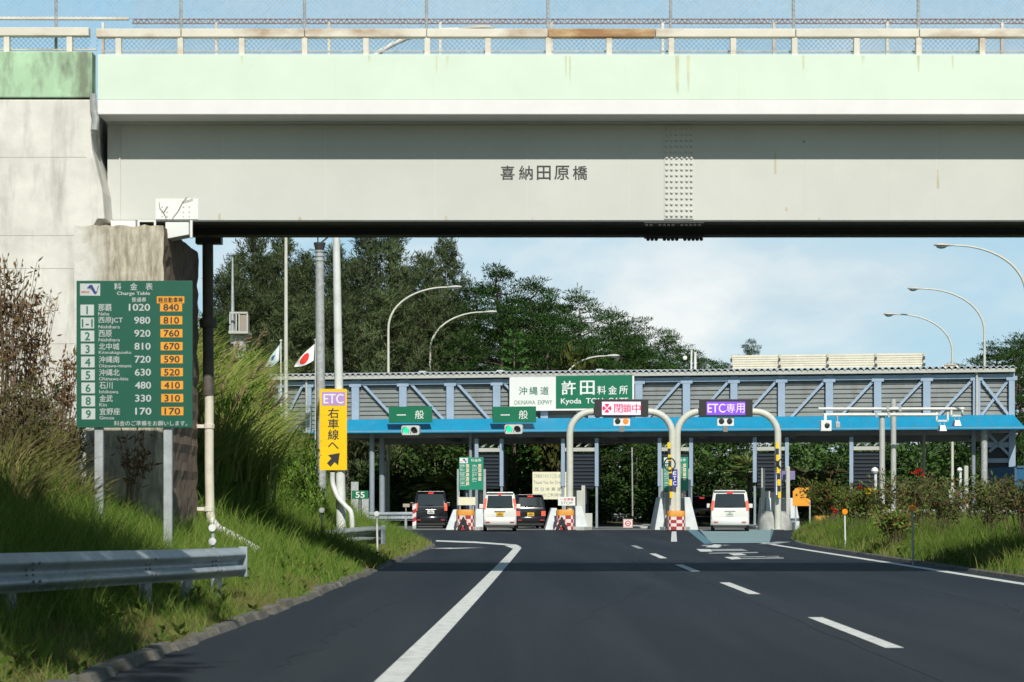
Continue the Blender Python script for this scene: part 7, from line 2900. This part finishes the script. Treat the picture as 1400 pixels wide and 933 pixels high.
# undergrowth under the canopy
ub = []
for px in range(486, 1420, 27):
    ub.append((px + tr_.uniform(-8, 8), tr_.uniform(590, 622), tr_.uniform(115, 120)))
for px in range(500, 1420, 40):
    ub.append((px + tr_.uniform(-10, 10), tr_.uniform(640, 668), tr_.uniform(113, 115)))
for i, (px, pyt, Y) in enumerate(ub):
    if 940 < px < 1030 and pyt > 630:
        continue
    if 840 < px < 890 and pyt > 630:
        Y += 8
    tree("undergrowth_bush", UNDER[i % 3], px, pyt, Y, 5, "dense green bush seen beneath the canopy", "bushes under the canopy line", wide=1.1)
tree("norfolk_pine", araucaria_mesh(), 703, 450, 113.5, 8.8, "tiered conical pine left of the name board", None, .8)
tree("round_bush", bush_variant(61, leafmat("olive_leaves", [(.04, .05, .015), (.07, .085, .02), (.10, .11, .03)])), 765, 482, 115.0, 5, "rounded olive bush behind the name board roof line", None, .62)
tree("fan_palm", palm_mesh(71, 3.0, 1.25, True, L_PALE), 1025, 613, 112.5, 4.2, "fan palm with a bare trunk right of the white van", None, 1.0)
tree("feather_palm", palm_mesh(72, 1.6, 1.9, False, L_PALE), 622, 622, 112.5, 3.0, "pale feathery palm left of the small charge table", None, 1.25)
tree("feather_palm", palm_mesh(73, 1.4, 1.7, False, leafmat("dull_fronds", [(.06, .08, .03), (.10, .12, .05), (.14, .14, .07)])), 1112, 612, 112.5, 2.7, "dull feathery palm behind the right shrubs", None, 1.25)
L_BRIGHT = leafmat("bright_bank_leaves", [(.06, .13, .02), (.11, .22, .03), (.17, .29, .05), (.25, .33, .08)], .35)
BB = [bush_variant(63, L_BRIGHT), bush_variant(64, L_BRIGHT)]
tree("bank_bush", BB[0], 338, 476, 52, 5, "bright leafy bush on top of the bank left of the flags", None, .7)
tree("bank_bush", BB[0], 330, 560, 44, 5, "low bright bush spilling down the bank right of the drain pipe", None, .62)
tree("bank_bush", BB[1], 372, 585, 45, 5, "low bright bush spilling down the middle of the bank", None, .6)
tree("bank_bush", BB[1], 352, 520, 47, 5, "bright leafy bush halfway up the bank below the lookout platform", None, .6)
tree("bank_bush", BB[0], 412, 585, 47, 5, "bright leafy bush beside the left edge of the yellow sign", None, .5)
tree("bank_bush", BB[0], 318, 610, 42, 5, "lowest bright bush at the foot of the bank by the drain pipe", None, .5)
tree("bank_bush", BUSHES[1], 292, 425, 47, 5, "leafy green bush on the bank right of the drain pipe", None, .62)
tree("bank_bush", bush_variant(62, L_VINE), 318, 520, 41, 5, "shaded vine covered bush at the foot of the drain pipe", None, .55)
tree("bank_bush", BUSHES[2], 338, 458, 56, 5, "rounded bush below the lookout platform", None, .7)


# shrubs with visible stems
def stem_shrub(name, px, pyt, Y, width, m, label, seed, group=None, n_st=26, leaf=(.13, .05), n_leaf=26, lean=(0, 0), fullness=.5):
    n_leaf = n_leaf * 1.3
    g = np.random.default_rng(seed)
    x = wx(px, Y)
    gz = float(ground_z(x, Y)) - .05
    h = wz(pyt, Y) - gz
    t = thing(name, (x, Y, gz), label, "shrub", group)
    mb_ = MB()
    Ps, Ts = [], []
    for k_ in range(n_st):
        az_ = g.uniform(0, 6.28)
        r0 = g.uniform(0, .3) * width
        r1 = g.uniform(.15, 1.0) * width
        b0 = np.array([math.cos(az_) * r0, math.sin(az_) * r0 * .6, 0])
        e = np.array([math.cos(az_) * r1 + lean[0], math.sin(az_) * r1 * .6 + lean[1], h * g.uniform(.6, 1.0)])
        mid = b0 * .5 + e * .5 + np.array([-.15 * math.cos(az_) * width, 0, .05 * h]) + g.normal(0, .05 * width, 3)
        mb_.tube([tuple(b0), tuple(mid), tuple(e)], [.010, .007, .003], 5, False)
        tips = [(mid, e)]
        for q_ in range(4):
            u = g.uniform(.1, .9)
            s0 = mid * (1 - u) + e * u
            e2 = s0 + np.array([g.normal(0, .22), g.normal(0, .18), g.uniform(.05, .35)]) * width * .8
            mb_.tube([tuple(s0), tuple(e2)], [.005, .002], 4, False)
            tips.append((s0, e2))
        for (s0, e2) in tips:
            m_ = max(3, int(n_leaf / 5 * g.uniform(.4, 1.6)))
            u = g.uniform(1 - fullness, 1.03, m_)[:, None]
            Ps.append(s0[None] * (1 - u) + e2[None] * u + g.normal(0, .035, (m_, 3)))
            Ts.append((e2 - s0)[None] * .8 + g.normal(0, .3, (m_, 3)))
    me_ = bpy.data.meshes.new("stems")
    me_.from_pydata(mb_.v, [], mb_.f)
    me_.materials.append(STEMB)
    link("stems", me_, t)
    P_, T_ = np.concatenate(Ps), np.concatenate(Ts)
    V_, F_ = leaf_quads(P_, T_, g.uniform(.6, 1.4, len(P_)) * leaf[0], g.uniform(.7, 1.3, len(P_)) * leaf[1], g)
    link("leaves", np_mesh("leaves", V_, [F_], m), t)
    return t


wsh = "withered shrubs before the abutment"
L_WITH = leafmat("withered_brown_leaves", [(0.13, 0.075, 0.04), (0.20, 0.115, 0.06), (0.26, 0.17, 0.09), (0.14, 0.14, 0.055)], 0.25)
L_OLIV = leafmat("olive_brown_leaves", [(.09, .075, .03), (.13, .11, .045), (.10, .13, .04), (.16, .12, .06)], .25)
stem_shrub("withered_shrub", 4, 350, 28.6, 0.62, L_WITH, "tallest withered brown shrub at the left edge before the white abutment", 1, wsh, 34, (.10, .032), 30, (.12, 0), .5)
stem_shrub("withered_shrub", 36, 400, 29.4, 0.55, L_WITH, "middle withered brown shrub between the tallest one and the charge table", 2, wsh, 28, (.095, .03), 26, (.12, 0), .5)
stem_shrub("withered_shrub", 78, 470, 29.8, 0.5, L_WITH, "lower withered shrub directly left of the charge table", 3, wsh, 24, (.09, .03), 24, (.10, 0), .5)
stem_shrub("withered_shrub", 20, 500, 27.6, 0.72, L_OLIV, "dense olive brown shrub low at the left edge", 4, wsh, 40, (.10, .026), 30, (.1, 0), .8)
stem_shrub("withered_shrub", 84, 575, 29.6, 0.6, L_OLIV, "low olive brown shrub at the foot of the left sign post", 6, wsh, 30, (.10, .026), 26, (.05, 0), .8)
stem_shrub("withered_shrub", 176, 592, 30.3, 0.42, L_WITH, "sparse climbing shrub against the abutment between the sign posts", 5, wsh, 11, (.14, .035), 9, (.12, 0), .5)
DRYC = [reed_clump(s_, 300, 1.1, .45, leafmat("olive_grass_blades", [(.09, .10, .03), (.16, .16, .055), (.24, .21, .09), (.13, .17, .04)], .35)) for s_ in (7, 8)]
for i, (px, Y, s_) in enumerate(((6, 27.2, 1.0), (30, 27.8, .9), (58, 27.4, .8), (80, 28.4, .75), (104, 29.2, .7), (-20, 27.4, 1.1), (20, 26.2, .8), (150, 30.2, .5), (52, 29.6, 1.1), (10, 29.8, 1.3))):
    x = wx(px, Y)
    t = thing("olive_grass_clump", (x, Y, float(ground_z(x, Y)) - .05), "olive and straw coloured grass clump at the foot of the withered shrubs", "grass clump", "olive grass clumps below the withered shrubs")
    t.scale = (s_, s_, s_)
    t.rotation_euler = (0, 0, (i % 5 - 2) * .2)
    link("blades", DRYC[i % 2], t)
rsh = "reddish shrubs on the right verge"
stem_shrub("croton_shrub", 1140, 652, 68, 1.2, leafmat("mixed_leaves", [(.06, .11, .025), (.10, .17, .035), (.15, .22, .05), (.16, .15, .04), (.20, .07, .035)], .25), "leafy green and red shrub at the near end of the right verge", 11, rsh, 40, (.15, .06), 44, fullness=.8)
stem_shrub("croton_shrub", 1180, 668, 58, 1.1, leafmat("mixed_leaves", []) if False else MATS["mixed_leaves"], "mixed green shrub behind the sunlit orange reflector", 12, rsh, 34, (.14, .055), 36, fullness=.8)
stem_shrub("croton_shrub", 1250, 650, 52, 1.35, L_CROTON, "dense reddish shrub behind the middle orange reflector", 13, rsh, 56, (.11, .038), 40, fullness=.6)
stem_shrub("croton_shrub", 1290, 670, 50, .9, L_CROTON, "narrow reddish shrub right of the dense one", 14, rsh, 34, (.11, .038), 34, fullness=.6)
stem_shrub("croton_shrub", 1352, 655, 47, 1.1, L_CROTON, "open twiggy reddish shrub in front of the right canopy columns", 15, rsh, 44, (.11, .04), 34, fullness=.55)
stem_shrub("croton_shrub", 1398, 648, 45, .9, L_CROTON, "twiggy reddish shrub cut by the right edge", 16, rsh, 40, (.11, .04), 34, fullness=.55)
stem_shrub("croton_shrub", 1225, 690, 49, .8, MATS["mixed_leaves"], "low mixed shrub at the foot of the dense reddish one", 17, rsh, 26, (.12, .05), 30, fullness=.8)
for (px, py, Y, c, lb) in ((1214, 707, 51.4, (0.55, .03, .04), "small red blossom cluster at the left foot of the dense reddish shrub"), (1226, 713, 51.3, (0.55, .03, .04), "lowest red blossom cluster beside the middle orange reflector"),
                           (1176, 668, 65.8, (0.55, .04, .04), "red blossom cluster high on the near end shrubs of the right verge"), (1141, 698, 66, (0.5, .05, .03), "red blossom cluster low in the leafy near end shrub"), (1256, 646, 51.6, (0.6, .03, .03), "red blossom cluster at the top of the dense reddish shrub"), (1190, 671, 57.4, (.75, .5, .03), "yellow blossom cluster on the mixed green shrub")):
    g = np.random.default_rng(int(px))
    P_ = g.normal(0, .06, (40, 3)) + np.array(at(px, py, Y))
    V_, F_ = leaf_quads(P_, g.normal(size=(40, 3)), .08, .06, g)
    tag(link("blossom_cluster", np_mesh("blossom_cluster", V_, [F_], leafmat("petal_%d" % px, [c, tuple(v * .7 for v in c)], .3))), lb, "flowers")

# tall trees added outside the frame on the left to shade the near verge
def shade_tree_variant(seed):
    g = np.random.default_rng(seed)
    blobs, segs_ = [], [([(0, 0, 0), (.2, .1, 3.0), (.5, .1, 6.0), (.8, 0, 9.5)], [.28, .22, .17, .08])]
    for k_ in range(30):
        az_, r0 = g.uniform(0, 6.28), 2.7 * math.sqrt(g.uniform(.02, 1))
        c = (.8 + math.cos(az_) * r0, math.sin(az_) * r0, g.uniform(8.0, 12.2))
        s_ = g.uniform(.8, 1.15)
        blobs.append((*c, s_, s_, s_ * .7))
        segs_.append(([(.5, .1, 6.0), (c[0] * .5 + .3, c[1] * .5, 7.4), c], [.09, .06, .02]))
    V_, F_, N_ = blob_leaves(blobs, 15, .42, .28, g, up=.1, shell=.2)
    return trunk_mesh("trunk", segs_, BARKG), np_mesh("crown", V_, [F_], L_BUSH)


SHADE = shade_tree_variant(81)
for (x_, y_, s_, lb) in ((-4.95, 11.9, .95, "tall tree added out of view on the left bank to shade the near guard rail"),
                         (-4.8, 7.2, 1.0, "second tall tree added out of view on the left bank to shade the verge"), (-4.9, 2.6, 1.0, "third tall tree added out of view on the left bank to shade the verge")):
    t = thing("added_shade_tree", (x_, y_, float(ground_z(x_, y_)) - .2), lb, "tree", "trees added out of view to shade the left verge")
    t.scale = (s_, s_, s_)
    t.rotation_euler = (0, 0, y_ * .1)
    link("trunk", SHADE[0], t)
    link("crown", SHADE[1], t)
